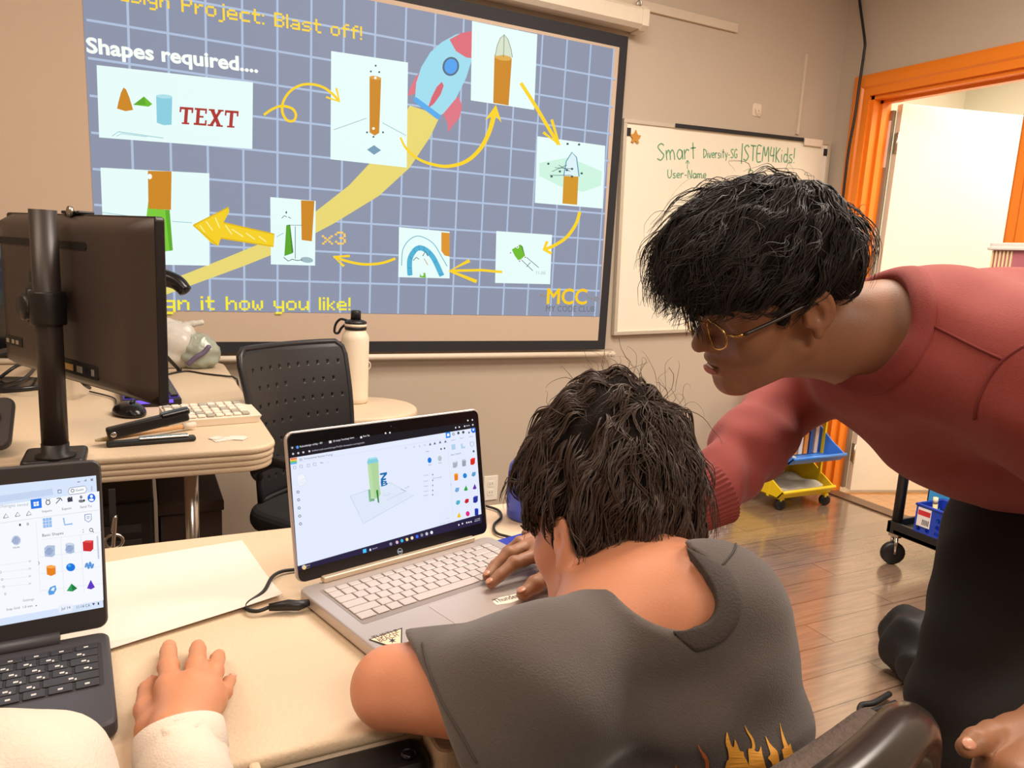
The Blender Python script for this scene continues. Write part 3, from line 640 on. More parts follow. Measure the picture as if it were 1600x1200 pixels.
# words
A.pixtext('Project: Blast off!', (283.5, 19), (565, 63), 22, (253, 216, 70), LA); A.pixtext('Design ', (166, -2), (277, 16.5), 22, (253, 216, 70), LA)
[A.text('Shapes required....', (135.5+d_, 82+e_), (402+d_, 113.5+e_), 23, (250, 255, 250), LA+k_*.1, .018) for k_, (d_, e_) in enumerate(((0, 0), (1.2, 0), (.6, -.6), (.6, .6)))]
A.pixtext('Design it how you like!', (179, 484), (547, 484.5), 21, (250, 236, 60), LA); A.pixtext('x3', (503, 382), (540, 382), 20, (250, 206, 100), LA)
[A.text('MCC', (853+d_, 474.5+e_), (914.5+d_, 475+e_), 25, (253, 205, 30), LA+k_*.1) for k_, (d_, e_) in enumerate(((0, 0), (1.4, 0), (.7, -.7), (.7, .7)))]; A.text('MY CODE CLUB', (852, 486.5), (928, 487), 9.5, (112, 112, 114), LA, .0)
A.stroke([(845, 462), (852, 462)], 1.4, (150, 140, 130), LA); A.ell((845, 461.5), 2.2, 2.2, (150, 140, 130), LA); A.stroke([(915, 461), (922, 467), (927, 467)], 1.4, (150, 140, 130), LA); A.ell((930.5, 467), 4, 4, (150, 140, 130), LA); A.ell((930.5, 467), 2.4, 2.4, BG, LA+.5)
A.build('projected_slide', scr)

# ================================================================== whiteboard
p = ony(979, 192, YW-.02); ta = -.038
wu = np.array([math.cos(ta), 0, -math.sin(ta)*1.0]); wv = np.array([math.sin(ta), 0, math.cos(ta)])
wu = nrm((1, 0, .035)); wv = nrm((-.035, 0, 1)); WWd = 1.27; WHt = p[2]-ony(960, 518, YW-.02)[2]
wo = p-wv*WHt
wb = thing('whiteboard', 'whiteboard with green handwriting mounted on the beige wall beside the projection screen', 'whiteboard', wo)
def WB_(): return MB().setM(wu, wv, (0, -1, 0), (wo[0], YW-.004, wo[2]))
M_wbd = mat('whiteboard_enamel', (236, 232, 214), .25, var=.02); M_al = mat('pale_aluminium', (205, 196, 178), .4, .3)
b = WB_(); b.box((0, 0, 0), (WWd, WHt, .016), M_wbd); b.build('board', wb)
b = WB_(); fw = .018
for lo, hi in (((-fw, -fw, 0), (WWd+fw, 0, .024)), ((-fw, WHt, 0), (WWd+fw, WHt+fw, .024)), ((-fw, 0, 0), (0, WHt, .024)), ((WWd, 0, 0), (WWd+fw, WHt, .024))): b.box(lo, hi, M_al, .002)
b.build('frame', wb)
b = WB_(); b.box((.265, WHt+.001, .0245), (1.085, WHt+.02, .0285), M_bb, .001); b.build('black_strip', wb)
b = WB_(); b.box((1.09, WHt-.016, .0245), (1.22, WHt+.02, .03), M_wm, .002); b.build('end_clip', wb)
for cx in (.012, WWd-.012):
    b = WB_(); b.box((cx-.012, WHt-.055, .016), (cx+.012, WHt-.02, .02), M_bb, .001); b.build('corner_clip', wb)
gc = (96, 160, 122)
for words in ([('Smart', (1027, 251), (1090, 248), 26, 2.2)], [('Diversity-SG', (1099, 247), (1153, 247), 14, 1.8)], [('|STEM4Kids!', (1158, 251), (1243, 255), 24, 2.2)], [('^', (1071, 264), (1079, 264), 14, 1.5)], [('User-Name', (1043, 278), (1105, 279), 13, 1.8)], [('Pass', (1169, 279), (1205, 281), 13, 1.8)]):
    A = Art((wo[0], YW-.0204, wo[2]), wu, wv, (0, -1, 0), step=.0004, lit=False)
    for w_ in words: A.strokes_text(w_[0], w_[1], w_[2], w_[3], w_[4], gc, 0)
    A.build('handwriting', wb)
p = ony(992, 215, YW-.0204)
b = MB().setM((1, 0, 0), (0, 0, 1), (0, -1, 0), (p[0], YW-.0206, p[2])); a = np.linspace(0, 2*PI, 16, endpoint=False)
b.prism([((.024+.009*math.sin(t*5))*math.cos(t), (.024+.009*math.sin(t*5))*math.sin(t)) for t in a], 0, .006, mat('tan_felt', (196, 140, 58), .8, var=.15), .001)
tag(b.build('magnet'), 'tan star shaped magnet in the upper left corner of the whiteboard', 'magnet')
# ================================================================== tables
TZ = .74
M_tab = mat('cream_moulded_plastic', (216, 194, 164), .5, var=.03, scale=5, bump=.35, bscale=260)
M_chr = mat('chrome_steel', (200, 196, 190), .22, 1); M_gst = mat('grey_steel_tube', (120, 116, 112), .4, .8)
def folding_table(label, x0, y0, x1, y1, leg_xy, th=.05):
    c = ((x0+x1)/2, (y0+y1)/2, 0)
    t = thing('folding_table', label, 'table', c)
    b = MB(); o = rrect(x0, y0, x1, y1, .07, 8); b.prism(o, TZ-.016, TZ, M_tab, .006, 3, True)
    for k in range(3): b.prism(rrect(x0+.002+.002*k, y0+.002+.002*k, x1-.002-.002*k, y1-.002-.002*k, .07, 8), TZ-.016-.013*(k+1), TZ-.0165-.013*k, M_tab, .002, 1, True)
    b.build('tabletop', t)
    for (x, y) in leg_xy:
        b = MB(); b.tube([(x, y, .01), (x, y, TZ-.055)], .016, M_chr, 14); b.lathe([(.018, 0), (.02, .004), (.02, .03), (.016, .034)], M_blk, 14, (x, y, 0)); b.build('leg', t)
    return t
ft = folding_table('long cream plastic folding table in the foreground under both laptops', -1.05, .605, .76, 1.145, [(-.9, .7), (-.9, 1.05), (.62, .7), (.62, 1.05)])
bt = folding_table('cream plastic folding table at left with the monitors, stapler and keyboards on it', -1.3, 1.635, .268, 2.865, [(.10, 1.86), (.10, 2.62), (-1.2, 1.78), (-1.2, 2.62)])
# carry handle recess at the front edge of the near table
hp = [onz(402, 1196, TZ-.03), onz(621, 1124, TZ-.03)]; hx0, hx1 = hp[0][0], hp[1][0]+.004
M_bp = mat('black_plastic', (24, 23, 24), .42, var=.1); M_bpg = mat('black_gloss_plastic', (20, 20, 22), .22, var=.08)
b = MB(); b.box((hx0, .560, TZ-.052), (hx1, .603, TZ-.012), M_bp, .008, .012, 3); b.box((hx0+.012, .553, TZ-.040), (hx1-.012, .561, TZ-.026), M_bp, .003, .004)
for x in (hx0+.02, hx1-.02): b.lathe([(.007, 0), (.007, .003), (.004, .0045), (0, .0045)], M_bpg, 14, (x, .575, TZ-.012))
b.build('carry_handle', ft)
b = MB(); b.box((hx0-.012, .555, TZ-.056), (hx0-.002, .606, TZ-.002), M_tab, .003, .004); b.build('handle_rim', ft)
b = MB(); b.box((hx1+.002, .555, TZ-.056), (hx1+.04, .606, TZ-.004), M_tab, .004, .012); b.build('handle_rim', ft)

# round side table with the water bottle
SZ = .66
p = onz(596, 634, SZ)
stx, sty = p[0]-.085, p[1]
st = thing('side_table', 'small cream round-ended side table behind the perforated chair, holding the white bottle', 'table', (stx, sty, 0))
b = MB(); b.prism(rrect(stx-.22, sty-.17, stx+.20, sty+.17, .165, 10), SZ-.035, SZ, M_tab, .01, 3, True); b.build('tabletop', st)
for sx in (-.15, .14):
    b = MB(); b.tube([(stx+sx, sty, .0), (stx+sx, sty, SZ-.03)], .018, M_chr, 12); b.build('leg', st)
bp = onz(556, 630, SZ); bp[1] += .02
wbt = thing('water_bottle', 'tall white metal water bottle with black spout lid and carry loop on the side table', 'bottle', bp)
M_wb = mat('cream_white_powder_coat', (236, 220, 196), .45, var=.02)
b = MB(); b.lathe([(.040, 0), (.045, .004), (.0455, .02), (.0455, .215), (.043, .228), (.036, .24), (.033, .246), (.033, .25)], M_wb, 32, bp); b.build('body', wbt)
b = MB(); b.lathe([(.035, .247), (.036, .25), (.036, .256), (.034, .258)], M_bp, 28, bp); b.lathe([(.035, .266), (.036, .268), (.036, .274), (.026, .279), (.016, .281)], M_bp, 28, bp); b.lathe([(.017, .278), (.0165, .308), (.014, .311), (0, .311)], M_bp, 20, bp); lid = b.build('lid', wbt)
b = MB(); b.lathe([(.0345, .257), (.0365, .259), (.0365, .265), (.0345, .267)], M_wb, 28, bp); b.build('lid_band', lid)
u_ = nrm(RW[:, 0]*[1, 1, 0]); b = MB(); b.tube(spline([bp+u_*-.026+[0, 0, .275], bp+u_*-.05+[0, 0, .279], bp+u_*-.066+[0, 0, .262], bp+u_*-.07+[0, 0, .236], bp+u_*-.058+[0, 0, .232], bp+u_*-.047+[0, 0, .25], bp+u_*-.034+[0, 0, .262]], 6), .0042, M_bp, 8); b.build('carry_loop', wbt)

# ================================================================== perforated office chair
czt = .90
TLc, TRc = onz(358, 546, czt), onz(524, 531, czt)
cu = nrm(TRc-TLc); cn = np.cross(cu, (0, 0, 1.)); cwid = np.linalg.norm(TRc-TLc)      # cn points to the viewer's side = chair front
ctop = (TLc+TRc)/2
cR = at(566, 668, np.linalg.norm((TRc-EYE))*.985)
lean = .16; cd_ = nrm(np.array([0, 0, -1.])+cn*lean)          # down along the back
oc = thing('office_chair', 'black office chair with perforated plastic back beside the left table', 'chair', ctop*[1, 1, 0]+cn*.25)
bh = .40
def chair_pt(s, t, off=0.0):
    """s across -1..1, t down 0..1"""
    wdt = cwid/2*(1-.12*t)
    bulge = .03*(s*s)+.018*math.sin(PI*t)
    return ctop+cu*(s*wdt)+cd_*(t*bh)+cn*(bulge+off)
M_cp = mat('black_chair_plastic', (34, 34, 37), .38, var=.08, bump=.1, bscale=300)
# perforated shell: grid of cells with small square-round holes
cols, rows = 33, 25; V = []; F = []
holes = set()
for r in range(3, 22, 3):
    for c in range(3, 31):
        if c % 3 == (0 if (r//3) % 2 else 1) and not (14 <= c <= 17 and r % 2 == 0): holes.add((c, r))
cell = {}
def vid(c, r, dx=0, dy=0, lay=0):
    key = (c, r, dx, dy, lay)
    if key not in cell:
        s = -1+2*(c+dx)/cols; t = (r+dy)/rows
        sx = min(1, max(-1, s)); rr = .10
        # rounded upper corners
        if t < rr and abs(sx) > 1-rr*1.3:
            k = (abs(sx)-(1-rr*1.3))/(rr*1.3); t = max(t, rr*(1-math.sqrt(max(0, 1-k*k))))
        cell[key] = len(V); V.append(chair_pt(sx, t, -.006 if lay else .006))
    return cell[key]
for lay in (0, 1):
    for c in range(cols):
        for r in range(rows):
            q = [vid(c, r, 0, 0, lay), vid(c, r+1, 0, 0, lay), vid(c+1, r+1, 0, 0, lay), vid(c+1, r, 0, 0, lay)]
            if (c, r) in holes:
                e = .17; i = [vid(c, r, e, e, lay), vid(c, r, e, 1-e, lay), vid(c, r, 1-e, 1-e, lay), vid(c, r, 1-e, e, lay)]
                fs = [[q[k], q[(k+1) % 4], i[(k+1) % 4], i[k]] for k in range(4)]
            else: fs = [q]
            F += fs if lay == 0 else [f[::-1] for f in fs]
for (c, r) in holes:
    e = .17; I0 = [vid(c, r, a_, b_, 0) for a_, b_ in ((e, e), (e, 1-e), (1-e, 1-e), (1-e, e))]; I1 = [vid(c, r, a_, b_, 1) for a_, b_ in ((e, e), (e, 1-e), (1-e, 1-e), (1-e, e))]
    for k in range(4): F.append([I0[k], I0[(k+1) % 4], I1[(k+1) % 4], I1[k]])
bd = [(c, 0) for c in range(cols)]+[(cols, r) for r in range(rows)]+[(c, rows) for c in range(cols, 0, -1)]+[(0, r) for r in range(rows, 0, -1)]
for k in range(len(bd)):
    a_, b_ = bd[k], bd[(k+1) % len(bd)]; F.append([vid(*a_, 0, 0, 0), vid(*b_, 0, 0, 0), vid(*b_, 0, 0, 1), vid(*a_, 0, 0, 1)])
b = MB(); b.add(V, F, M_cp, True); b.build('backrest', oc)
b = MB(); rim = [chair_pt(s, .0, 0) for s in np.linspace(-.86, .86, 14)]+[chair_pt(.97, .04), chair_pt(1, .10)]+[chair_pt(1, t) for t in np.linspace(.16, 1, 10)]+[chair_pt(s, 1) for s in np.linspace(.9, -.9, 12)]+[chair_pt(-1, t) for t in np.linspace(1, .16, 10)]+[chair_pt(-1, .10), chair_pt(-.97, .04)]
b.tube(rim, .009, M_cp, 10, closed=True); b.build('back_frame', oc)
sc_ = ctop*[1, 1, 0]+cn*.27; 
b = MB().setM(cu, -cn, (0, 0, 1), sc_); b.box((-.22, -.21, .44), (.22, .21, .50), mat('black_seat_fabric', (26, 26, 28), .9, var=.12, scale=200), .025, .09, 4); b.build('seat', oc)
for s in (-1, 1):
    b = MB(); a0 = chair_pt(s*1.02, .82); bse = sc_+cu*(s*.25)+np.array([0, 0, 0.])
    b.tube(spline([a0-cn*.0, a0+cu*s*.035+cn*.04+[0, 0, .035], bse+cn*.0+[0, 0, .665], bse+cn*.13+[0, 0, .655], bse+cn*.17+[0, 0, .60]], 7), [.015]*28+[.015], M_cp, 12)
    arm = b.build('armrest', oc)
    b = MB(); b.tube(spline([bse+cn*.08+[0, 0, .65], bse+cn*.06+cu*s*.0+[0, 0, .55], sc_+cu*(s*.2)+[0, 0, .44]], 6), .014, M_chr if s < 0 else M_cp, 12); b.build('arm_support', arm)
b = MB(); b.tube([chair_pt(0, .8, -.02), chair_pt(0, 1.1, -.05)*[1, 1, 1], sc_-cn*.2+[0, 0, .47], sc_+[0, 0, .43]], .018, M_cp, 10); b.build('back_post', oc)
b = MB(); b.lathe([(.03, .10), (.03, .25), (.02, .26), (.02, .44)], M_chr, 16, sc_); b.build('gas_column', oc)
for k in range(5):
    a_ = k*2*PI/5+.3; d_ = np.array([math.cos(a_), math.sin(a_), 0])
    b = MB(); b.tube([sc_+[0, 0, .115], sc_+d_*.14+[0, 0, .10], sc_+d_*.28+[0, 0, .075]], [.026, .022, .016], M_cp, 8); lg = b.build('base_leg', oc)
    b = MB(); sd = np.cross(d_, (0, 0, 1.)); b.lathe([(.027, -.02), (.03, -.015), (.03, .015), (.027, .02)], M_bp, 14, sc_+d_*.28+[0, 0, .0305], sd); b.build('caster', lg)

# ================================================================== monitors, stand, things on the left table
# monitor seen from behind on a pole mount
mTR, mBR = at(252, 345, 1.27), at(251, 637, 1.27); mTL, mBL = at(22, 337, 1.60), at(21, 566, 1.60)
mc = (mTR+mBR+mTL+mBL)/4; mu = nrm(((mTR+mBR)-(mTL+mBL))*[1, 1, 0]); mw = np.linalg.norm(((mTR+mBR)-(mTL+mBL))/2); mh = .325; mb = np.cross(mu, (0, 0, 1.))   # mb: toward viewer (back of panel)
M_mon = mat('matte_black_monitor_plastic', (66, 55, 50), .42, var=.06, bump=.12, bscale=420); M_mon2 = mat('black_monitor_bezel', (20, 19, 20), .35)
mon = thing('computer_monitor', 'black monitor seen from behind, held on a black pole mount at left', 'monitor', mc)
def MM(): return MB().setM(mu, (0, 0, 1), mb, mc)
b = MM(); b.box((-mw/2, -mh/2, -.012), (mw/2, mh/2, .006), M_mon2, .003, .008); b.build('bezel', mon)
b = MM()   # pillowy rear shell
n_ = 20; V = []; F = []
for j in range(n_+1):
    for i in range(n_+1):
        s, t = -1+2*i/n_, -1+2*j/n_; d = 1-max(abs(s), abs(t)); e = min(1, d/.16)
        V.append((s*(mw/2-.003), t*(mh/2-.003), .006+.030*math.sin(e*PI/2)**.8))
for j in range(n_):
    for i in range(n_): a_ = j*(n_+1)+i; F.append([a_, a_+1, a_+n_+2, a_+n_+1])
b.add(V, F, M_mon, True); b.build('rear_shell', mon)
b = MM(); b.box((-mw/2+.02, .098, .0355), (mw/2-.175, .112, .0375), mat('dark_vent_slot', (14, 12, 12), .6), .0, .006)
b.build('vent_slot', mon)
b = MM(); b.box((-.03, -.135, .0345), (.14, -.108, .038), mat('dark_vent_slot', (14, 12, 12), .6), .001, .004)
for x, c_, w_ in ((.02, (196, 160, 90), .03), (.065, (180, 170, 160), .02), (.095, (40, 40, 60), .02), (.12, (170, 170, 165), .01)): b.box((x, -.128, .038), (x+w_, -.116, .0395), mat('port_%d' % int(x*1000), c_, .35, .6), .0005)
b.build('port_panel', mon)
b = MM(); b.box((-.25, -.11, .0345), (-.17, -.09, .0375), mat('dark_vent_slot', (14, 12, 12), .6), .001)
for x in (-.24, -.215, -.195): b.box((x, -.105, .0375), (x+.012, -.097, .039), mat('port_x', (200, 190, 170), .3, .7))
b.build('input_panel', mon)
b = MM(); b.box((-.012, -mh/2+.012, -.0125), (.0, -mh/2+.016, -.012), M_bp); b.box((-mw/2+.01, -mh/2+.015, -.0135), (mw/2-.01, mh/2-.01, -.012), mat('dark_screen_glass', (12, 13, 16), .12)); b.build('screen', mon)
b = MM(); b.box((-.035, mh/2, -.02), (.035, mh/2+.006, .01), M_bp, .002, .004); b.lathe([(.01, 0), (.01, .006)], mat('satin_steel', (190, 188, 180), .3, 1), 12, (.01, mh/2+.004, .01), (0, 0, 1)); b.build('camera_clip', mon)
# pole mount
pb = onz(88, 728, TZ); pt_ = at(72, 330, np.linalg.norm((pb-EYE)@np.array([.44656, .8781, -.1716])))
pole_x = np.array([pb[0], pb[1]+.0, 0])
ms = thing('monitor_mount', 'black round pole clamped on the near edge of the left table, carrying the monitor', 'monitor stand', (pb[0], pb[1], TZ))
ztop = ony(72, 328, pb[1])[2]
b = MB(); b.tube([(pb[0], pb[1], TZ+.012), (pb[0], pb[1], ztop)], .0225, mat('black_powder_coat', (52, 45, 42), .4, var=.08), 24); b.build('pole', ms)
b = MB(); b.box((pb[0]-.055, pb[1]-.035, TZ+.0005), (pb[0]+.05, pb[1]+.075, TZ+.02), M_bp, .006, .012, 3); b.lathe([(.034, .018), (.034, .024), (.0235, .028), (.0235, .045)], M_bp, 24, (pb[0], pb[1], TZ)); b.box((pb[0]-.03, pb[1]-.035, TZ-.11), (pb[0]+.03, pb[1]-.022, TZ+.01), M_bp, .003); b.box((pb[0]-.025, pb[1]-.03, TZ-.115), (pb[0]+.025, pb[1]+.07, TZ-.105), M_bp, .003); b.tube([(pb[0], pb[1]+.05, TZ-.11), (pb[0], pb[1]+.05, TZ-.055)], .006, M_chr, 10); b.build('clamp', ms)
zm = mc[2]-.01
b = MB(); b.lathe([(.029, -.03), (.03, -.027), (.03, .027), (.029, .03)], M_bp, 24, (pb[0], pb[1], zm)); b.build('collar', ms)
pm = mc+mb*.038+mu*(-.06); pp_ = np.array([pb[0], pb[1], zm])
b = MB(); b.tube([pp_, (pp_+pm)/2+[0, 0, .01], pm], .016, M_bp, 12); b.build('arm', ms)
b = MB().setM(mu, (0, 0, 1), mb, mc); b.box((-.11, -.05, .036), (-.01, .05, .042), M_bp, .002, .006); b.lathe([(.03, 0), (.032, .004), (.032, .012), (.026, .016)], M_bp, 24, (-.06, 0, .042), (0, 0, 1)); b.build('mount_plate', ms)
sd = pp_-mu*.03
b = MB(); b.lathe([(.02, 0), (.024, .004), (.024, .018), (.02, .022), (0, .022)], M_bp, 20, sd+mb*.012, mb); kn = b.build('tilt_knob', ms)
b = MB(); b.tube([sd-mu*.03-[0, 0, .03], sd-mu*.03+[0, 0, .03]], .012, M_bp, 10); b.box(*[tuple(sd-mu*.045-np.array([.012, .012, .02])), tuple(sd-mu*.045+np.array([.012, .012, .02]))], m=M_bp, bev=.003); b.build('tilt_bracket', ms)
# second monitor at the far left, with its oval foot
f2 = onz(40, 604, TZ); m2 = thing('computer_monitor', 'black monitor cut off by the left edge of the photo, on an oval foot', 'monitor', (f2[0]-.06, f2[1], TZ))
n2 = nrm((.9, -.35, 0)); u2 = np.cross((0, 0, 1.), n2)
c2 = np.array([f2[0]-.10, f2[1]-.0, 0])
pr = at(20, 370, 2.2)
b = MB().setM(u2, (0, 0, 1), n2, (c2[0]-.05, c2[1]+.02, TZ+.235)); b.box((-.30, -.165, -.014), (.27, .165, .014), M_mon, .006, .008); b.build('panel', m2)
b = MB().setM(u2, (0, 0, 1), n2, (c2[0]-.05, c2[1]+.02, TZ+.235)); b.box((-.29, -.15, .0145), (.26, .155, .0155), mat('dark_screen_glass', (12, 13, 16), .12)); b.build('screen', m2)
b = MB(); V0 = [(c2[0]+.02+.155*math.cos(t), c2[1]+.10*math.sin(t)) for t in np.linspace(0, 2*PI, 36, endpoint=False)]; b.prism(V0, TZ+.0005, TZ+.014, M_bpg, .005, 3, True); b.build('foot', m2)
b = MB(); b.tube([(c2[0]-.02, c2[1]+.02, TZ+.012), (c2[0]-.05, c2[1]+.03, TZ+.2)], [.03, .022], M_bp, 12); b.build('neck', m2)
# loose cables behind the pole
for k, ps in enumerate(([(0, 604), (40, 590), (66, 560)], [(0, 590), (30, 570), (60, 566)], [(118, 575), (128, 596), (140, 606)])):
    P = [onz(x, y, TZ+.02+.03*i*(2-i)) for i, (x, y) in enumerate(ps)]
    b = MB(); b.tube(spline(P, 8), .005, M_blk, 8); o = b.build('cable')
    tag(o, ['lower black cable looping by the left monitor foot', 'upper black cable running to the back of the pole-mounted monitor', 'short black cable lying on the oval monitor foot'][k], 'cable', 'cables around the monitors')
# tabletop tripod with a curved dark head peeking out right of the monitor
tp = onz(262, 574, TZ); tp[1] = 2.50; td = np.linalg.norm(tp-EYE)
tr = thing('tabletop_tripod', 'black tabletop tripod with a curved dark head, half hidden behind the monitor', 'tripod', tp)
hc = ony(250, 437, tp[1]); he = ony(297, 457, tp[1]-.04); lt = ony(250, 540, tp[1]); lf = onz(280, 578, TZ+.006)
b = MB(); b.tube(spline([hc+[-.05, 0, -.01], hc+[0, 0, .006], (hc+he)/2+[.004, 0, .012], he+[-.01, 0, .0]], 6), [.03]*4+list(np.linspace(.03, .02, 14))+[.008], M_bpg, 14); b.build('head', tr)
b = MB(); b.tube([lt+[-.03, .02, .02], hc+[-.05, 0, -.01]], .008, M_bp, 10); b.build('stem', tr)
for k, q in enumerate((lf, onz(196, 590, TZ+.006), onz(235, 572, TZ+.006))):
    b = MB(); b.tube([lt+[-.03, .02, .02], q], [.007, .0055], M_bp, 10); lg = b.build('leg', tr)
    b = MB(); b.lathe([(.0, -.0055), (.007, -.004), (.009, 0), (.007, .006), (0, .008)], M_blk, 12, q); b.build('rubber_foot', lg)
# plastic bags
def crumple(name, c, r, mt, label, cat, seed, parent=None, amp=.35, hi=(1, 1, 1)):
    g = np.random.default_rng(seed); n1, n2 = 26, 40; V = []; F = []
    ks = [(g.normal(size=3)*3.2, g.uniform(0, 6.3), g.uniform(.4, 1)) for _ in range(9)]
    for i in range(n1+1):
        for j in range(n2):
            th, ph = PI*i/n1, 2*PI*j/n2; d = np.array([math.sin(th)*math.cos(ph), math.sin(th)*math.sin(ph), math.cos(th)])
            k = 1+amp*sum(w*abs(math.sin(d@kk+p0))-.5*w for kk, p0, w in ks)/4
            q = d*k; V.append((c[0]+q[0]*r[0], c[1]+q[1]*r[1], max(TZ+.001, c[2]+q[2]*r[2])))
    for i in range(n1):
        for j in range(n2): F.append([i*n2+j, (i+1)*n2+j, (i+1)*n2+(j+1) % n2, i*n2+(j+1) % n2])
    b = MB(); b.add(V, F, mt, True); return b
M_bag = mat('white_plastic_film', (228, 224, 214), .3, var=.05, trans=.25)
p = onz(262, 568, TZ); p[1] = 2.72
b = crumple('bag', p+[0.01, .05, .07], (.085, .07, .085), M_bag, '', '', 3)
b.tube(spline([p+[.04, .05, .13], p+[.07, .045, .145], p+[.09, .04, .15], p+[.115, .04, .155]], 5), [.016]*5+[.012]*5+[.01]*5+[.006], M_bag, 7)
tag(b.build('plastic_bag'), 'crumpled white plastic bag on the left table against the projection screen', 'bag')
p = onz(300, 570, TZ); p[1] = min(p[1]-.07, 2.75)
b = crumple('pack', p+[.02, .0, .055], (.062, .045, .060), mat('clear_packaging', (188, 196, 180), .18, var=.2, scale=14, trans=.3), '', '', 9, amp=.32)
pk = b.build('snack_package'); tag(pk, 'clear plastic package with purple and green print beside the white bag', 'package')
b = MB(); b.tube(spline([p+[-.02, -.052, .02], p+[.005, -.056, .045], p+[.03, -.054, .06], p+[.05, -.05, .085]], 5), [.008]*15+[.004], mat('purple_print', (104, 92, 120), .4), 6); b.build('print_mark', pk)
# black keyboard with purple glow
p0 = onz(278, 634, TZ+.02); kb = thing('gaming_keyboard', 'black keyboard with purple backlight edge-on behind the monitor', 'keyboard', p0)
ku = nrm(onz(255, 585, TZ)-onz(283, 632, TZ)); ks_ = -np.cross((0, 0, 1.), ku); ks_ = -ks_ if ks_[0] > 0 else ks_
ko = onz(284, 634, TZ)
b = MB().setM(ku, -ks_ if np.cross(ku, -ks_)[2] > 0 else ks_, (0, 0, 1), ko)
sg = 1 if np.cross(ku, ks_)[2] > 0 else -1
def KM(): return MB().setM(ku, ks_*sg, (0, 0, 1), ko)
b = KM(); b.box(*((0, 0, .001), (.44, .14, .022)) if sg > 0 else ((0, -.14, .001), (.44, 0, .022)), m=M_bp, bev=.004); b.build('case', kb)
b = KM(); y0 = 0 if sg > 0 else -.14; b.box((-.002, y0+.02, .01), (.0, y0+.138, .019), emat((130, 96, 236), 1.2, 'backlight'), 0); b.box((0.003, y0+.004, .0222), (.437, y0+.136, .0232), emat((110, 84, 210), .5, 'backlight')); b.build('backlight', kb)
for r in range(6):
    b = KM()
    for c in range(20): b.box((.008+c*.0213, y0+.008+r*.0215, .0235), (.008+c*.0213+.018, y0+.008+r*.0215+.018, .031), M_bpg, .002)
    b.build('key_row', kb)
# black mouse with cable
p = onz(202, 652, TZ); p[1] += .03
ms_ = thing('computer_mouse', 'glossy black computer mouse on the left table under the monitor corner', 'mouse', p)
V, F = surf([('u', 0, el(p+[0, 0, .004], (.036, .056, .030), np.array([nrm((.9, .35, 0)), nrm((-.35, .9, 0)), (0, 0, 1)]))), ('i', .004, half(p+[0, 0, .0015], (0, 0, -1)))], p-.08, p+.08, .004)
mesh_obj('shell', V, F, M_bpg, ms_, True)
b = MB(); b.tube([p+[.004, -.018, .033], p+[.012, -.004, .036]], .004, M_blk, 10); b.build('scroll_wheel', ms_)
b = MB(); b.tube(spline([p+[-.01, .05, .012], p+[-.03, .10, .006], p+[-.04, .2, .005], p+[-.1, .3, .005]], 6), .0022, M_blk, 6); b.build('cord', ms_)
# cable across the left table to the chair
P = [onz(x, y, TZ+.003) for x, y in ((258, 586), (290, 580), (320, 584), (352, 592), (362, 600))]
P.append(P[-1]+np.array([.03, -.03, -.06])); P.append(P[-1]+np.array([.012, -.02, -.2]))
P = P[:3]+[np.array([.245, P[2][1]-.06, TZ+.004]), np.array([.268, P[2][1]-.09, TZ+.003]), np.array([.279, P[2][1]-.10, TZ-.03]), np.array([.282, P[2][1]-.11, TZ-.25])]
b = MB(); b.tube(spline(P, 8), .003, M_blk, 6); tag(b.build('cable'), 'thin black cable running across the left table and over its right edge', 'cable')
# stapler
a0, a1 = onz(166, 698, TZ), onz(298, 688, TZ); su = nrm(a1-a0); sv = np.cross((0, 0, 1.), su); sl = np.linalg.norm(a1-a0)
stp = thing('stapler', 'long black stapler propped open on the left table', 'stapler', (a0+a1)/2)
def SM(): return MB().setM(su, sv, (0, 0, 1), a0)
b = SM(); b.box((0, -.014, .001), (sl+.01, .014, .010), M_bp, .003, .006); b.build('base', stp)
b = SM(); b.box((sl*.38, -.009, .0102), (sl-.005, .009, .016), M_chr, .002); b.build('anvil_rail', stp)
ang = .20; ua = nrm(su*math.cos(ang)+np.array([0, 0, math.sin(ang)])); wa = np.cross(ua, sv)
b = MB().setM(ua, sv, wa, a0+su*.006+[0, 0, .026]); b.box((-.004, -.013, -.010), (sl*.96, .013, .014), M_bp, .004, .006); b.box((sl*.62, -.0135, .004), (sl*.985, .0135, .018), M_bpg, .004, .006); b.build('upper_arm', stp)
b = MB().setM(ua, sv, wa, a0+su*.006+[0, 0, .026]); b.lathe([(.006, 0), (.006, .0015), (.004, .002), (0, .002)], M_chr, 14, (.008, -.013, .0), (0, -1, 0)); b.build('hinge_pin', stp)
# pencil-like pen and glue tube lying through the stapler
q0, q1 = onz(148, 694, TZ+.012), onz(306, 668, TZ+.012); d_ = nrm(q1-q0); L_ = np.linalg.norm(q1-q0)
q0 = q0+np.array([0, .03, 0]); q1 = q1+np.array([0, .03, 0])
pn = thing('pencil', 'wooden pencil with a pale eraser lying behind the open stapler', 'pencil', (q0+q1)/2)
b = MB(); b.tube([q0, q0+d_*.02], [.003, .0055], mat('beige_rubber', (214, 196, 150), .6), 10); b.build('tip', pn)
b = MB(); b.tube([q0+d_*.02, q0+d_*(L_-.03)], .0055, mat('pale_wood', (206, 160, 112), .5, var=.15), 8); b.build('shaft', pn)
b = MB(); b.tube([q0+d_*(L_-.03), q1], .0075, mat('pale_eraser', (222, 206, 188), .6), 12); b.build('eraser', pn)
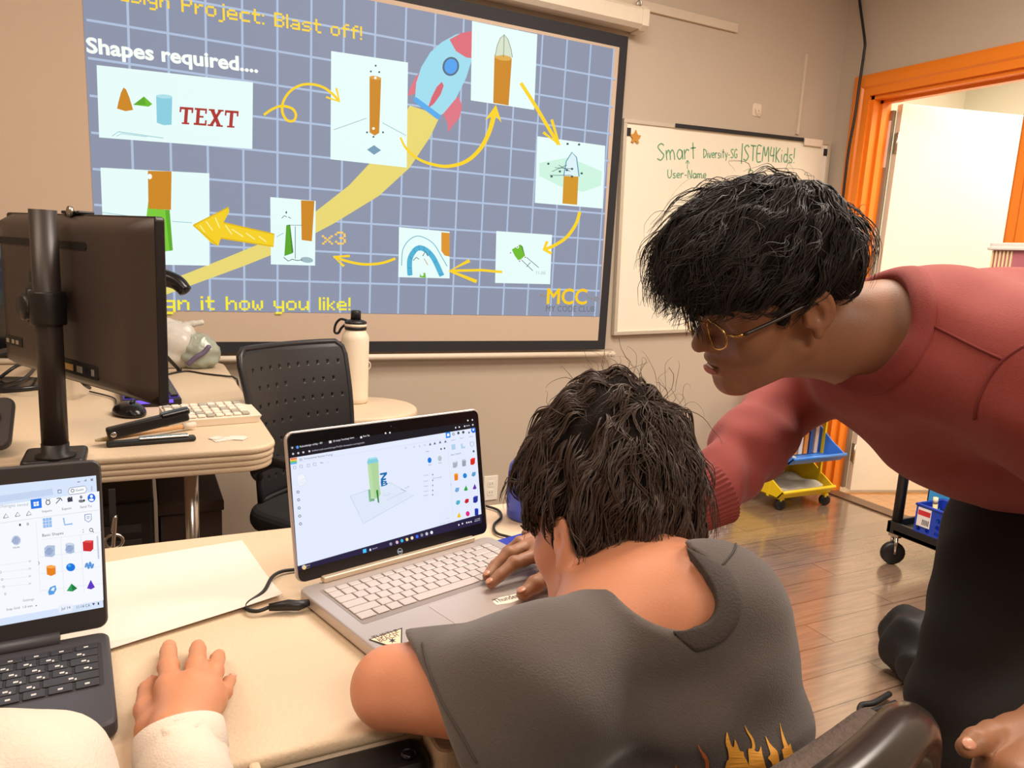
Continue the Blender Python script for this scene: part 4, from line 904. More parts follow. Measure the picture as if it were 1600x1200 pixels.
# white keyboard
k0_, k1_, k2_ = onz(300, 668, TZ), onz(402, 660, TZ), onz(398, 640, TZ)
wu_ = nrm(k1_-k0_); wv_ = np.cross((0, 0, 1.), wu_)
wk = thing('keyboard', 'white wedge shaped keyboard on the left table behind the stapler', 'keyboard', k0_)
dl = .13; ln = np.linalg.norm(k1_-k0_)
def WM(): return MB().setM(-wv_ if False else wu_, wv_, (0, 0, 1), k0_)
b = WM(); V = [(-.05, 0, .001), (ln, 0, .001), (ln+.004, dl, .001), (-.05, dl, .001), (-.05, -.004, .018), (ln+.01, -.004, .018), (ln+.012, dl+.003, .028), (-.05, dl+.003, .028)]
b.add(V, [[3, 2, 1, 0], [4, 5, 6, 7], [0, 1, 5, 4], [1, 2, 6, 5], [2, 3, 7, 6], [3, 0, 4, 7]], mat('cream_white_plastic', (232, 220, 200), .45)); b.build('case', wk)
M_wk = mat('white_keycap', (238, 230, 214), .4); M_gk = mat('grey_keycap', (176, 172, 160), .45)
for r in range(5):
    b = WM(); y = .008+r*.024; z = .0195+y*.075
    for c in range(9): b.box((-.045+c*.0205, y, z), (-.045+c*.0205+.0165, y+.019, z+.005), M_gk if (c+r) % 4 == 0 else M_wk, .0015)
    b.build('key_row', wk)
# paper scraps
for k, (cx, cy_, w_, h_, a_) in enumerate(((350, 686, .05, .032, .3), (372, 684, .042, .035, -.4), (338, 684, .028, .022, .8))):
    c = onz(cx, cy_, TZ+.0008+.0006*k); ca, sa = math.cos(a_), math.sin(a_); b = MB().setM((ca, sa, 0), (-sa, ca, 0), (0, 0, 1), c)
    b.prism([(-w_/2, -h_/2), (w_*.4, -h_*.55), (w_/2, h_*.2), (w_*.2, h_/2), (-w_/2, h_*.45)], 0, .0005, mat('white_paper', (234, 222, 210), .7, var=.02))
    tag(b.build('paper_scrap'), ['larger torn white paper scrap in front of the white keyboard', 'torn white paper scrap nearest the rounded table corner', 'small paper slip with red print beside the stapler'][k], 'paper', 'paper scraps on the left table')
# dark handset standing at the left edge
p = onz(-18, 716, TZ); dv = thing('desk_phone', 'dark grey tilted device with a round knob at the left edge of the left table', 'device', p)
e0, e1 = onz(20, 712, TZ), onz(0, 640, TZ+.06)
uu = nrm(np.cross(nrm((e1-e0)), (0, 0, 1.))); 
b = MB().setM((1, 0, 0), nrm((0, .8, .6)), nrm((0, -.6, .8)), e0+np.array([-.14, -.01, .012])); b.box((0, 0, 0), (.14, .13, .016), mat('dark_grey_plastic', (58, 54, 54), .5), .005, .02, 3); b.lathe([(.022, .0), (.022, .008), (.018, .01), (0, .01)], M_bp, 20, (.095, .075, .016), (0, 0, 1)); b.build('body', dv)
b = MB().setM((1, 0, 0), nrm((0, .8, .6)), nrm((0, -.6, .8)), e0+np.array([-.14, -.01, .012])); b.box((.03, .0, -.10), (.11, .02, 0), M_bp, .002) if False else b.box((.03, .06, -.045), (.11, .10, 0), M_bp, .002); b.build('foot', dv)

# under the left table: computer tower, hanging strap
tw = thing('computer_tower', 'black computer tower standing on the floor under the left table', 'computer', (-.02, 2.25, 0))
b = MB(); b.box((-.20, 2.02, .015), (.02, 2.45, .52), mat('dark_tower_metal', (36, 30, 28), .5), .004); b.build('case', tw)
b = MB(); b.box((-.195, 2.005, .02), (.015, 2.02, .515), M_bp, .004, .006)
for z in (.44, .40): b.box((-.17, 2.002, z), (-.01, 2.005, z+.022), mat('dark_grey_plastic', (58, 54, 54), .5), .001)
b.build('front_panel', tw)
for x in (-.17, -.01):
    for y in (2.05, 2.4): b = MB(); b.lathe([(.015, 0), (.015, .015)], M_blk, 12, (x, y, 0)); b.build('foot', tw)
cr = thing('storage_carton', 'dark brown box on the floor under the left table beside the computer tower', 'box', (.14, 2.3, 0))
b = MB(); b.box((.035, 2.05, .0), (.185, 2.5, .46), mat('dark_brown_board', (62, 47, 41), .7), .004); b.build('body', cr)
b = MB(); b.box((.03, 2.045, .46), (.19, 2.505, .49), mat('dark_brown_board', (62, 47, 41), .7), .004); b.build('lid', cr)
p = ony(178, 846, 1.60)
sp = thing('hanging_strap', 'dark strap with a steel ring hanging below the near edge of the left table', 'strap', (p[0], 1.60, p[2]))
b = MB(); b.box((p[0]-.006, 1.598, p[2]+.015), (p[0]+.006, 1.601, TZ-.056), mat('dark_webbing', (40, 36, 34), .8), .0005); b.build('webbing', sp)
b = MB(); a = np.linspace(0, 2*PI, 20, endpoint=False); b.tube([(p[0]+.016*math.cos(t), 1.60, p[2]+.016*math.sin(t)*.9) for t in a], .0035, M_chr, 8, closed=True); b.build('ring', sp)
b = MB(); b.tube(spline([(p[0], 1.6, TZ-.2), (p[0]-.01, 1.597, TZ-.26), (p[0]+.004, 1.596, p[2]+.05), (p[0]-.002, 1.598, p[2]+.02)], 6), .004, M_chr, 8); b.build('clip', sp)
# ================================================================== silver laptop in front of the boy
M_sil = mat('silver_laptop_metal', (196, 186, 180), .38, .55, var=.02); M_slk = mat('silver_keycap', (205, 194, 188), .42, .35, var=.02); M_bez = mat('black_glass_bezel', (14, 14, 16), .25)
HZ = TZ+.0175
hl = onz(467, 918, HZ); hr = onz(762, 837, HZ); hu = nrm(hr-hl); hf = np.array([hu[1], -hu[0], 0]); HW = np.linalg.norm(hr-hl); HD = .215; HH = .193; ht = math.radians(11)
lap = thing('laptop', 'open silver laptop with black screen frame in front of the boy in the grey T-shirt', 'laptop', hl+hu*HW/2+hf*.1-[0, 0, .0175])
up = np.array([0, 0, 1.])
def HB(): return MB().setM(hu, -hf, up, hl-[0, 0, .0175])          # local x along hinge, y away (negative = toward user)
b = HB(); b.box((-.002, -HD, .0025), (HW+.002, 0, .0175), M_sil, .003, .012, 3)
b.build('base', lap)
for x in (.03, HW-.03):
    for y in (-.02, -HD+.02): b = HB(); b.lathe([(.007, .0), (.007, .003)], M_blk, 12, (x, y, 0)); b.build('foot', lap)
b = HB(); b.box((.03, -.008, .0175), (HW-.03, .003, .0245), mat('pale_gold_hinge', (216, 196, 170), .4, .4), .002, .003); b.build('hinge_bar', lap)
b = HB(); b.box((.016, -.128, .01752), (HW-.016, -.022, .0178), mat('keyboard_well', (150, 141, 136), .5, .4), .0001, .004); b.build('keyboard_well', lap)
kx0, kx1, ky0 = .019, HW-.019, -.0255
rows = [[1]*16, [1]*13+[1.7, .95], [1.45]+[1]*12+[1.25, .95], [1.75]+[1]*11+[1.9, .95], [2.2]+[1]*10+[2.4, .95], [1.2, .95, .95, 1.1, 5.2, 1.1, 1, .9, .9, .9]]
hts = [.0115]+[.0165]*5; y = ky0
for r, (row, h_) in enumerate(zip(rows, hts)):
    u = (kx1-kx0)/sum(row); x = kx0
    for w_ in row:
        b = HB(); b.box((x+.0008, y-h_+.0016, .0178), (x+w_*u-.0012, y, .0194), M_slk, .0006, .0014, 1); b.build('key', lap); x += w_*u
    y -= h_
b = HB(); b.box((HW*.33, -HD+.008, .0175), (HW*.65, -.133, .0179), mat('trackpad_silver', (206, 194, 186), .3, .5, var=.01), .0002, .004); b.build('trackpad', lap)
ld = up*math.cos(ht)-hf*math.sin(ht); ln_ = np.cross(hu, ld)                 # lid up direction, normal (toward the user)
if ln_@hf < 0: ln_ = -ln_
lo_ = hl+up*.001
def LB(): return MB().setM(hu, ld, np.cross(hu, ld), lo_)
sgn = 1 if np.cross(hu, ld)@hf > 0 else -1
b = LB(); b.box((-.002, .004, -.006), (HW+.002, HH+.001, -.001), M_sil, .002, .011, 3); b.build('lid', lap)
b = LB(); b.box((.001, .004, -.0015), (HW-.001, HH-.001, .0005), M_bez, .0008, .009, 3); b.build('bezel', lap)
pln = np.cross(hu, ld)
A = Art(lo_+pln*.0008, hu, ld, pln, step=.00008, k=1.0, base=.02, tagname='display')
A.poly([(452.5, 697.5), (742.6, 659), (752.8, 817), (466.5, 892)], (26, 24, 32), 0)            # browser chrome and taskbar
A.poly([(453, 716), (742.2, 668.5), (752.2, 803), (465.2, 885)], (226, 234, 252), 1)          # page
A.poly([(465.2, 884.5), (752.2, 803), (753, 816.5), (466.4, 891.5)], (38, 32, 66), 1)
def q2(x, y): return (430+x/4.446, 630+y/4.446)                                          # reading coordinates of an enlarged crop
def ap(pts, c, L=2): A.poly([q2(*p) for p in pts], c, L)
def ast(pts, w, c, L=2, s=0): A.stroke([q2(*p) for p in pts], w/4.446, c, L, s)
def atx(t, p0, p1, cap, c, L=2, bold=.0): A.text(t, q2(*p0), q2(*p1), cap/4.446, c, L, bold)
wht = (240, 240, 246)
atx('Raketdesign uitleg - 3D', (172, 308), (328, 280), 13, wht); atx('3D design Tentdesign Items', (402, 270), (548, 243), 13, wht); atx('New Tab', (610, 236), (655, 229), 13, wht); A.ell(q2(154, 306), 2, 2.4, (90, 150, 240), 2); A.ell(q2(597, 237), 1.6, 1.8, wht, 2)
ap([(372, 262), (390, 259), (392, 276), (374, 279)], (220, 220, 230)); A.ell(q2(118, 310), 1.6, 1.8, (180, 180, 190), 2)
atx('tinkercad.com/things/7xQh-fantastic-turing/edit', (255, 336), (620, 278), 12, (190, 190, 204))
for x, y in ((124, 352), (160, 347), (195, 341), (237, 334)): A.ell(q2(x, y), 1.7, 1.7, (210, 210, 220), 2, n=8)
for x, y in ((766, 208), (796, 205)): A.ell(q2(x, y), 1.3, 1.4, wht, 3, n=8)
for x, y in ((1338, 120), (1369, 116), (1372, 150), (1253, 170), (1278, 166), (1315, 160)): A.ell(q2(x, y), 1.1, 1.4, wht, 3, n=8)
atx('Guest', (1325, 162), (1352, 157), 9, wht)
for k, c in enumerate(((240, 110, 90), (250, 190, 70), (90, 200, 120), (90, 170, 240))): ap([(104, 383+11*k), (150, 377+11*k), (151, 388+11*k), (105, 394+11*k)], c)
ap([(166, 384), (188, 381), (189, 400), (167, 403)], (190, 200, 214)); atx('Fantastisches Kasimir-Turing', (200, 392), (398, 362), 13, (70, 80, 100)); ast([(105, 418), (820, 305), (1195, 246)], 1.2, (200, 210, 226))
for x, y in ((135, 446), (180, 439), (231, 432), (274, 425)): A.stroke([q2(x-9, y-8), q2(x+9, y-10), q2(x+9, y+9), q2(x-9, y+10), q2(x-9, y-8)], .5, (90, 100, 116), 2)
ast([(312, 418), (320, 412), (334, 416)], 3, (60, 70, 90)); ast([(358, 410), (374, 408)], 2, (180, 190, 204))
ap([(150, 512), (190, 486), (214, 520), (212, 552), (172, 578), (156, 548)], (238, 242, 250)); ast([(150, 512), (190, 486), (214, 520), (212, 552), (172, 578), (156, 548), (150, 512)], 2, (206, 212, 224)); ast([(156, 530), (172, 540), (214, 520)], 2, (206, 212, 224)); ast([(172, 540), (172, 578)], 2, (206, 212, 224)); atx('FRONT', (178, 558), (206, 544), 9, (180, 186, 200))
for x, y in ((158, 617), (162, 672), (166, 728), (170, 784), (176, 838)): A.ell(q2(x, y), 2.3, 2.3, (70, 96, 130), 2, n=10); A.ell(q2(x, y), 1.4, 1.4, (220, 230, 248), 3, n=10)
ap([(520, 645), (800, 552), (962, 640), (612, 836)], (220, 231, 248)); ast([(520, 645), (800, 552), (962, 640), (612, 836), (520, 645)], 3, (176, 200, 216)); ast([(534, 650), (606, 818)], 1.5, (176, 200, 216))
ast([(775, 672), (905, 612)], 3, (90, 110, 140)); ast([(870, 595), (908, 612)], 3, (90, 110, 140)); ast([(752, 636), (790, 618), (800, 630), (764, 646), (752, 636)], 2, (150, 170, 196)); ast([(760, 662), (850, 620)], 1.5, (180, 196, 214)); ast([(848, 662), (880, 650)], 2, (170, 186, 206)); atx('45.00', (900, 596), (930, 582), 9, (140, 156, 180))
ap([(645, 600), (660, 598), (664, 660), (690, 664), (690, 678), (652, 686)], (66, 164, 60)); ap([(640, 420), (716, 405), (722, 560), (732, 632), (716, 654), (690, 664), (664, 656)], (176, 212, 158), 3); ap([(640, 420), (664, 432), (690, 664), (664, 656)], (186, 220, 168), 3.3); ap([(700, 606), (713, 600), (722, 694), (712, 688)], (44, 132, 50), 4)
ap([(637, 408), (648, 382), (702, 373), (717, 402), (716, 408), (640, 422)], (128, 206, 222), 4); ap([(648, 382), (702, 373), (704, 384), (652, 392)], (164, 224, 236), 5)
ap([(725, 488), (775, 478), (776, 492), (748, 524), (770, 520), (768, 532), (734, 538), (732, 528), (755, 496), (728, 500)], (22, 110, 176), 4); atx('B', (736, 578), (782, 566), 34, (22, 110, 176), 4, .03); A.ell(q2(742, 545), 2.2, 2.6, (22, 110, 176), 4)
A.ell(q2(1072, 396), 3.1, 4.4, (24, 118, 220), 2); A.ell(q2(1143, 384), 3, 4.2, (186, 192, 200), 2); atx('Solid', (1064, 434), (1084, 430), 8, (90, 100, 120)); atx('Hole', (1134, 420), (1156, 416), 8, (90, 100, 120)); atx('Tekst', (1046, 341), (1068, 336), 9, (70, 80, 100)); A.ell(q2(1152, 318), 1.2, 1.6, (60, 60, 70), 2, n=8); A.ell(q2(1176, 314), 1.2, 1.6, (60, 60, 70), 2, n=8)
for k, y in enumerate((500, 540, 575, 610, 640)): atx(('Text', 'Font', 'Hoogte', 'Schuin', 'Segment')[k], (1032, y+6), (1062, y+1), 8, (130, 140, 160)); A.ell(q2(1094, y-4), 1.2, 1.5, (150, 160, 176), 2, n=8)
atx('Multi Language', (1094, 526), (1156, 514), 8, (120, 130, 150))
for x, y in ((1076, 284), (1108, 278), (1145, 270), (1182, 265)): A.poly([q2(x-9, y+9), q2(x, y-10), q2(x+9, y+8)], (90, 104, 126), 2)
for x, y in ((905, 312), (965, 304), (1002, 298), (1038, 291)): A.ell(q2(x, y), 1.6, 1.9, (206, 214, 228), 2, n=8)
ap([(1183, 203), (1215, 198), (1218, 238), (1186, 243)], (28, 130, 236)); ap([(1192, 212), (1208, 209), (1210, 228), (1194, 231)], (240, 248, 255), 3)
for x, y in ((1238, 214), (1272, 207), (1306, 202)): A.ell(q2(x, y), 1.9, 2.3, (60, 66, 80), 2, n=10)
A.ell(q2(1238, 214), 1.1, 1.5, (226, 234, 252), 3, n=10); A.ell(q2(1376, 188), 3.6, 4.2, (30, 110, 226), 2); A.ell(q2(1376, 184), 1.5, 1.7, (236, 244, 255), 3); A.ell(q2(1346, 204), 1.2, 1.6, (70, 76, 90), 2, n=8)
atx('Import', (1222, 261), (1252, 256), 8, (110, 120, 140)); atx('Export', (1284, 248), (1312, 243), 8, (110, 120, 140)); atx('Send to', (1346, 238), (1376, 232), 8, (110, 120, 140))
ap([(1222, 288), (1250, 284), (1253, 320), (1226, 325)], (176, 208, 236)); ap([(1288, 282), (1300, 280), (1304, 302), (1320, 300), (1320, 312), (1292, 316)], (176, 208, 236)); ast([(1354, 272), (1378, 268), (1378, 292), (1368, 304), (1356, 294), (1354, 272)], 2.5, (110, 140, 176))
atx('Basic Shapes', (1222, 364), (1290, 350), 10, (90, 100, 120)); A.ell(q2(1378, 334), 1.6, 2, (90, 100, 120), 2, n=10)
cols_ = [[(170, 178, 190), (150, 160, 174), (214, 40, 34)], [(236, 128, 26), (20, 130, 214), (96, 156, 206)], [(112, 168, 220), (44, 160, 60), (96, 44, 168)], [(72, 180, 200), (196, 30, 44), (38, 50, 150)], [(240, 196, 30), (222, 40, 130), (30, 52, 160)]]
for r in range(5):
    for c in range(3):
        x = 1250+c*61+r*6.5; y = 426-c*10.5+r*88
        co = cols_[r][c]
        if (r, c) in ((0, 0), (0, 2), (3, 2)): ap([(x-17, y-14), (x-6, y-24), (x+16, y-26), (x+15, y+12), (x+2, y+24), (x-16, y+22)], co); ap([(x-17, y-14), (x-6, y-24), (x+16, y-26), (x+4, y-12)], tuple(min(255, int(k*1.25)) for k in co), 3)
        elif (r, c) in ((1, 0), (0, 1), (4, 2)): ap([(x-13, y-20), (x, y-26), (x+13, y-22), (x+13, y+18), (x, y+24), (x-12, y+22)], co); A.ell(q2(x, y-21), 2.9, 1.4, tuple(min(255, int(k*1.25)) for k in co), 3)
        elif (r, c) in ((1, 1), (4, 1)): A.ell(q2(x, y), 3.1, 4, co, 2)
        elif (r, c) in ((2, 1), (2, 2), (4, 0)): ap([(x-14, y+14), (x+1, y-21), (x+14, y+10), (x+2, y+18)], co)
        else: ap([(x-16, y+8), (x-8, y-14), (x+15, y-16), (x+12, y+8), (x-4, y+18)], co)
ast([(1195, 250), (1240, 830)], 1.2, (205, 212, 228)); ast([(1220, 556), (1224, 566), (1218, 572)], 2, (120, 130, 150)); atx('Snap Grid  1.0 mm', (1142, 842), (1216, 822), 8, (170, 178, 196)); atx('Settings', (1184, 806), (1214, 798), 8, (190, 196, 210))
# taskbar
ap([(608, 1016), (632, 1010), (634, 1036), (610, 1042)], (70, 196, 250)); atx('Search', (676, 1016), (710, 1006), 9, (210, 210, 224)); A.ell(q2(660, 1018), 1.5, 2, (220, 220, 230), 3)
for (x, y, c) in ((802, 978, (150, 150, 170)), (846, 966, (226, 190, 214)), (880, 955, (60, 190, 226)), (915, 946, (246, 222, 120)), (950, 936, (246, 230, 190)), (985, 926, (60, 110, 246)), (1018, 916, (140, 140, 160)), (1052, 907, (200, 204, 214)), (1086, 898, (236, 238, 244))): A.ell(q2(x, y), 2.2, 2.6, c, 3, n=12)
A.ell(q2(200, 1140), 3.4, 3.6, (250, 206, 120), 3); A.ell(q2(194, 1136), 1.8, 2, (190, 200, 220), 4); atx('23 C', (214, 1136), (242, 1128), 9, wht, 3); atx('Sunny', (216, 1150), (240, 1143), 7, (170, 170, 190), 3)
atx('11:14 AM', (1388, 812), (1422, 803), 8, wht, 3); atx('2025-07-14', (1384, 824), (1422, 814), 7, wht, 3)
for x, y in ((1300, 836), (1330, 830), (1345, 827), (1360, 824), (1275, 845)): A.ell(q2(x, y), 1.1, 1.4, wht, 3, n=8)
# maker's mark under the display and camera dot
A.ell(q2(867, 1029), 4.1, 4.9, (200, 200, 204), 2); A.ell(q2(867, 1029), 3.5, 4.3, (20, 20, 22), 3); atx('hp', (856, 1038), (880, 1031), 13, (220, 220, 224), 4, .02)
A.ell(q2(805, 160), 1.0, 1.0, (60, 64, 80), 2, n=10); A.ell(q2(830, 172), .7, .7, (44, 44, 50), 2, n=8)
A.build('display', lap)
# stickers on the palm rest
A = Art(hl+up*.0006, hu, -hf, up, step=.0001, lit=False)
A.poly([(575.5, 999), (628.5, 980.5), (628, 1008.5), (603, 1009)], (40, 34, 30), 0); A.poly([(579, 999), (626.5, 983), (626, 1006.5), (604, 1007)], (246, 222, 190), 1)
A.text('TURTLE', (585, 999.5), (624, 988), 6, (60, 30, 26), 2); A.text('BEACH', (594, 1003.5), (624, 994), 6, (60, 30, 26), 2)
star = [(613+((7 if k % 2 else 2.4)*math.cos(k*PI/6)), 1001+((5 if k % 2 else 1.8)*math.sin(k*PI/6))) for k in range(12)]; A.poly(star, (24, 20, 20), 2)
A.build('triangle_sticker', lap)
A = Art(hl+up*.0006, hu, -hf, up, step=.0001, lit=False)
A.poly([(770, 940), (779, 934), (806, 928), (818, 929), (815, 936), (798, 942), (776, 945)], (250, 240, 222), 0); A.text('Thunder', (775, 942), (812, 933), 6, (90, 76, 70), 1, .02); A.build('script_sticker', lap)
# ================================================================== dark laptop at the left
M_dl = mat('charcoal_laptop_plastic', (62, 60, 64), .45, var=.05, bump=.1, bscale=350); M_dk = mat('charcoal_keycap', (44, 42, 45), .45, var=.04)
c_, s_ = math.cos(math.radians(4)), math.sin(math.radians(4)); gu = np.array([c_, s_, 0]); gf = np.array([s_, -c_, 0]); GW = .285; GD = .178; GHt = .182; gt = math.radians(10)
gr_ = onz(170, 984, TZ+.0185)
go = gr_-gu*GW
l2 = thing('laptop', 'open charcoal laptop at the lower left with a shapes palette on its screen', 'laptop', go+gu*GW/2+gf*.09-[0, 0, .0185])
def GB(): return MB().setM(gu, -gf, up, go-[0, 0, .0185])
b = GB(); b.box((0, -GD, .002), (GW, 0, .0185), M_dl, .004, .012, 3); b.build('base', l2)
for x in (.03, GW-.03):
    for y in (-.02, -GD+.02): b = GB(); b.lathe([(.008, .0), (.008, .003)], M_blk, 12, (x, y, 0)); b.build('foot', l2)
b = GB(); b.tube([(.03, -.004, .0205), (GW-.045, -.004, .0205)], .0075, M_dl, 12); b.build('hinge_bar', l2)
b = GB(); b.box((.012, -.112, .0183), (GW-.008, -.024, .0187), mat('dark_key_well', (38, 36, 38), .6), .0001, .004); b.build('keyboard_well', l2)
rows2 = [[1.1]*12, [1]*12+[1.8], [1.4]+[1]*11+[1.4], [1.7]+[1]*11+[1.2], [1.3]+[1]*10+[2.6], [1.2, 1.2, 1, 5.4, 1, 1, 1.1, 1.1]]
hts2 = [.0115]+[.0148]*5; y = -.0265; M_leg = mat('pale_key_legend', (200, 198, 196), .6)
kx0, kx1 = .015, GW-.011
for r, (row, h_) in enumerate(zip(rows2, hts2)):
    u = (kx1-kx0)/sum(row); x = kx0
    for w_ in row:
        b = GB(); b.box((x+.001, y-h_+.002, .0187), (x+w_*u-.001, y, .0204), M_dk, .0006, .0014, 1)
        if w_ < 5: xm = x+w_*u/2; b.box((xm-.0022, y-h_*.62, .02042), (xm+.0018, y-h_*.42, .02046), M_leg); b.box((xm+.0028, y-h_*.8, .02042), (xm+.0045, y-h_*.6, .02046), M_leg) if r in (1, 2, 3, 4) else None
        b.build('key', l2); x += w_*u
    y -= h_
b = GB(); b.box((GW*.33, -GD+.008, .0184), (GW*.63, -.116, .0188), mat('dark_trackpad', (52, 50, 54), .3), .0001, .004); b.build('trackpad', l2)
gd = up*math.cos(gt)-gf*math.sin(gt); gn = np.cross(gu, gd); g0 = go+up*.003
def GL_(): return MB().setM(gu, gd, gn, g0)
b = GL_(); b.box((0, .0, -.008), (GW, GHt, -.001), M_dl, .003, .010, 3); b.build('lid', l2)
b = GL_(); b.box((.0015, .002, -.0015), (GW-.0015, GHt-.0015, .0008), mat('dark_brown_bezel', (46, 43, 44), .5, var=.04), .0008, .008, 3); b.build('bezel', l2)
A = Art(g0+gn*.001, gu, gd, gn, step=.00008, k=1.0, base=.02, tagname='display')
def q3(x, y): return (x/2.4, 700+y/2.4)
def ap(pts, c, L=2): A.poly([q3(*p) for p in pts], c, L)
def ast(pts, w, c, L=2, s=0): A.stroke([q3(*p) for p in pts], w/2.4, c, L, s)
def atx(t, p0, p1, cap, c, L=2, bold=.0): A.text(t, q3(*p0), q3(*p1), cap/2.4, c, L, bold)
def ael(p, rx, ry, c, L=2, n=16): A.ell(q3(*p), rx/2.4, ry/2.4, c, L, n=n)
XF = -330
def yl(y0, y1, x): return y0+(y1-y0)*x/360
ap([(XF, 140-(103-140)/360*0+34), (360, 103), (388, 597), (XF, 727)], (214, 228, 250), 0)
ap([(XF, 262), (372, 150+12), (388, 570), (XF, 700)], (244, 247, 252), 1)
ap([(XF, 225), (196, 152), (200, 176), (XF, 250)], (196, 212, 240), 1.5); ast([(290, 128), (300, 126)], 2.5, (60, 66, 80)); ast([(316, 124), (324, 118), (322, 126)], 2.5, (60, 66, 80)); ast([(340, 123), (349, 115)], 2.5, (60, 66, 80)); ast([(340, 115), (349, 123)], 2.5, (60, 66, 80))
ap([(262, 150), (318, 142), (326, 155), (318, 168), (262, 175), (255, 163)], (250, 252, 255), 2); ast([(262, 150), (318, 142), (326, 155), (318, 168), (262, 175), (255, 163), (262, 150)], 2, (120, 130, 150), 2.3); ael((272, 160), 7, 7, (90, 96, 112), 3); ael((272, 160), 4.5, 4.5, (250, 252, 255), 4); atx('Guest', (284, 163), (314, 158), 9, (70, 76, 90), 3)
for k in range(3): ael((344, 146+6*k), 1.7, 1.7, (60, 66, 80), 3, 8)
ast([(217, 158), (230, 157), (230, 168), (218, 169), (217, 158)], 2.5, (70, 80, 100))
ap([(114, 194), (155, 188), (157, 224), (117, 229)], (40, 120, 232), 3); ap([(125, 203), (145, 200), (146, 216), (127, 219)], (246, 250, 255), 4); ast([(135, 201), (136, 218)], 1.6, (40, 120, 232), 5); ast([(126, 210), (146, 208)], 1.6, (40, 120, 232), 5)
ael((180, 204), 9, 10, (60, 66, 80), 3); ael((180, 204), 6, 7, (246, 249, 253), 4); ast([(172, 190), (177, 196)], 2, (60, 66, 80), 3); ast([(187, 190), (184, 196)], 2, (60, 66, 80), 3)
ast([(210, 208), (226, 190)], 3, (60, 66, 80), 3); ast([(212, 190), (226, 188), (233, 198)], 3, (60, 66, 80), 3, 4); ap([(252, 188), (271, 185), (273, 200), (254, 203)], (60, 62, 84), 3); ap([(256, 184), (262, 183), (262, 188), (256, 189)], (60, 62, 84), 3); ap([(265, 183), (270, 182), (271, 187), (265, 188)], (60, 62, 84), 3)
ael((304, 184), 5, 6, (120, 126, 140), 3); ael((304, 199), 10, 6, (120, 126, 140), 3); ael((315, 197), 4.5, 4.5, (60, 66, 80), 4); ael((343, 187), 15, 16, (24, 104, 226), 3); ael((343, 181), 5.5, 6, (244, 248, 255), 4); ael((343, 194), 9, 5, (244, 248, 255), 4)
atx('All changes saved', (-30, 226), (105, 216), 12, (170, 178, 194)); ast([(XF, 330), (140, 262), (372, 232)], 1.5, (206, 214, 228))
for x, y in ((22, 256), (66, 250), (108, 246)): A.stroke([q3(x-9, y+7), q3(x, y-10), q3(x+10, y+4), q3(x-9, y+7)], 1, (90, 96, 112), 3)
atx('Import', (158, 242), (195, 238), 9, (90, 100, 120)); atx('Export', (233, 233), (268, 229), 9, (90, 100, 120)); atx('Send To', (301, 226), (344, 221), 9, (90, 100, 120))
ap([(160, 264), (193, 260), (195, 296), (162, 300)], (150, 190, 236), 3); 
for k in (1, 2): ast([(160+11*k, 263-1.3*k), (162+11*k, 299-1.3*k)], 1.3, (240, 246, 255), 4); ast([(160, 264+12*k), (195, 260+12*k)], 1.3, (240, 246, 255), 4)
ast([(238, 262), (243, 288), (272, 284)], 6, (150, 190, 236), 3); ast([(318, 250), (342, 247), (343, 268), (332, 278), (319, 270), (318, 250)], 2.5, (90, 130, 190), 3); ast([(325, 258), (336, 257)], 2, (90, 130, 190), 3); ast([(325, 264), (336, 263)], 2, (90, 130, 190), 3)
atx('Basic Shapes', (159, 333), (238, 323), 11, (70, 78, 98)); ast([(310, 308), (312, 305), (314, 308)], 1.6, (70, 78, 98)); ast([(310, 314), (312, 317), (314, 314)], 1.6, (70, 78, 98)); ael((342, 307), 7.5, 7.5, (70, 78, 98), 3); ael((342, 307), 5, 5, (244, 247, 252), 4); ast([(347, 312), (352, 317)], 2.5, (70, 78, 98), 3)
ap([(362, 330), (368, 329), (373, 415), (367, 416)], (196, 206, 226), 3); ast([(135, 275), (152, 545)], 1.6, (220, 226, 238)); ast([(143, 424), (148, 431), (144, 438)], 2, (90, 100, 120)); ael((75, 288), 4, 5, (70, 76, 92)); ael((104, 285), 4, 5, (70, 76, 92)); ael((104, 285), 2.2, 3, (244, 247, 252), 3)
GRY = (196, 208, 230)
for k in range(4): 
    for (x0_, y0_, x1_, y1_) in ((152, 344+64*k, 380, 316+64*k),): ast([(x0_, y0_), (x1_, y1_)], 1.4, (222, 228, 240))
for k in (1, 2): ast([(152+75*k, 340-8*k), (166+75*k, 558-9*k)], 1.4, (222, 228, 240))
def hatched(kind, x, y):
    if kind == 'box': ap([(x-20, y-12), (x-8, y-22), (x+20, y-22), (x+20, y+14), (x+10, y+22), (x-18, y+20)], (176, 192, 220), 3)
    if kind == 'cyl': ap([(x-16, y-16), (x, y-22), (x+16, y-18), (x+17, y+14), (x+2, y+20), (x-15, y+16)], (176, 192, 220), 3); ael((x, y-17), 16, 5, (206, 216, 236), 4.5)
    if kind == 'ball': ael((x, y), 17, 18, (190, 200, 224), 3, 20)
    for k in range(-2, 3): ast([(x-13+k*5+5, y+13+min(0, k)*3), (x+5+k*4, y-13+max(0, k)*4)], 2.2, (120, 142, 190), 4)
hatched('box', 186, 387); hatched('cyl', 262, 377); hatched('ball', 61, 346); atx('Hole', (50, 378), (74, 374), 8, (90, 100, 120))
ap([(310, 352), (322, 346), (350, 346), (350, 378), (340, 388), (312, 386)], (206, 44, 50), 3); ap([(310, 352), (322, 346), (350, 346), (340, 356)], (226, 84, 84), 4)
ap([(174, 444), (190, 438), (208, 442), (209, 472), (192, 480), (176, 474)], (230, 130, 32), 3); ael((191, 445), 17, 6, (250, 170, 84), 4); ael((265, 447), 17, 15, (24, 120, 220), 3, 20); ael((260, 441), 6, 5, (90, 170, 240), 4)
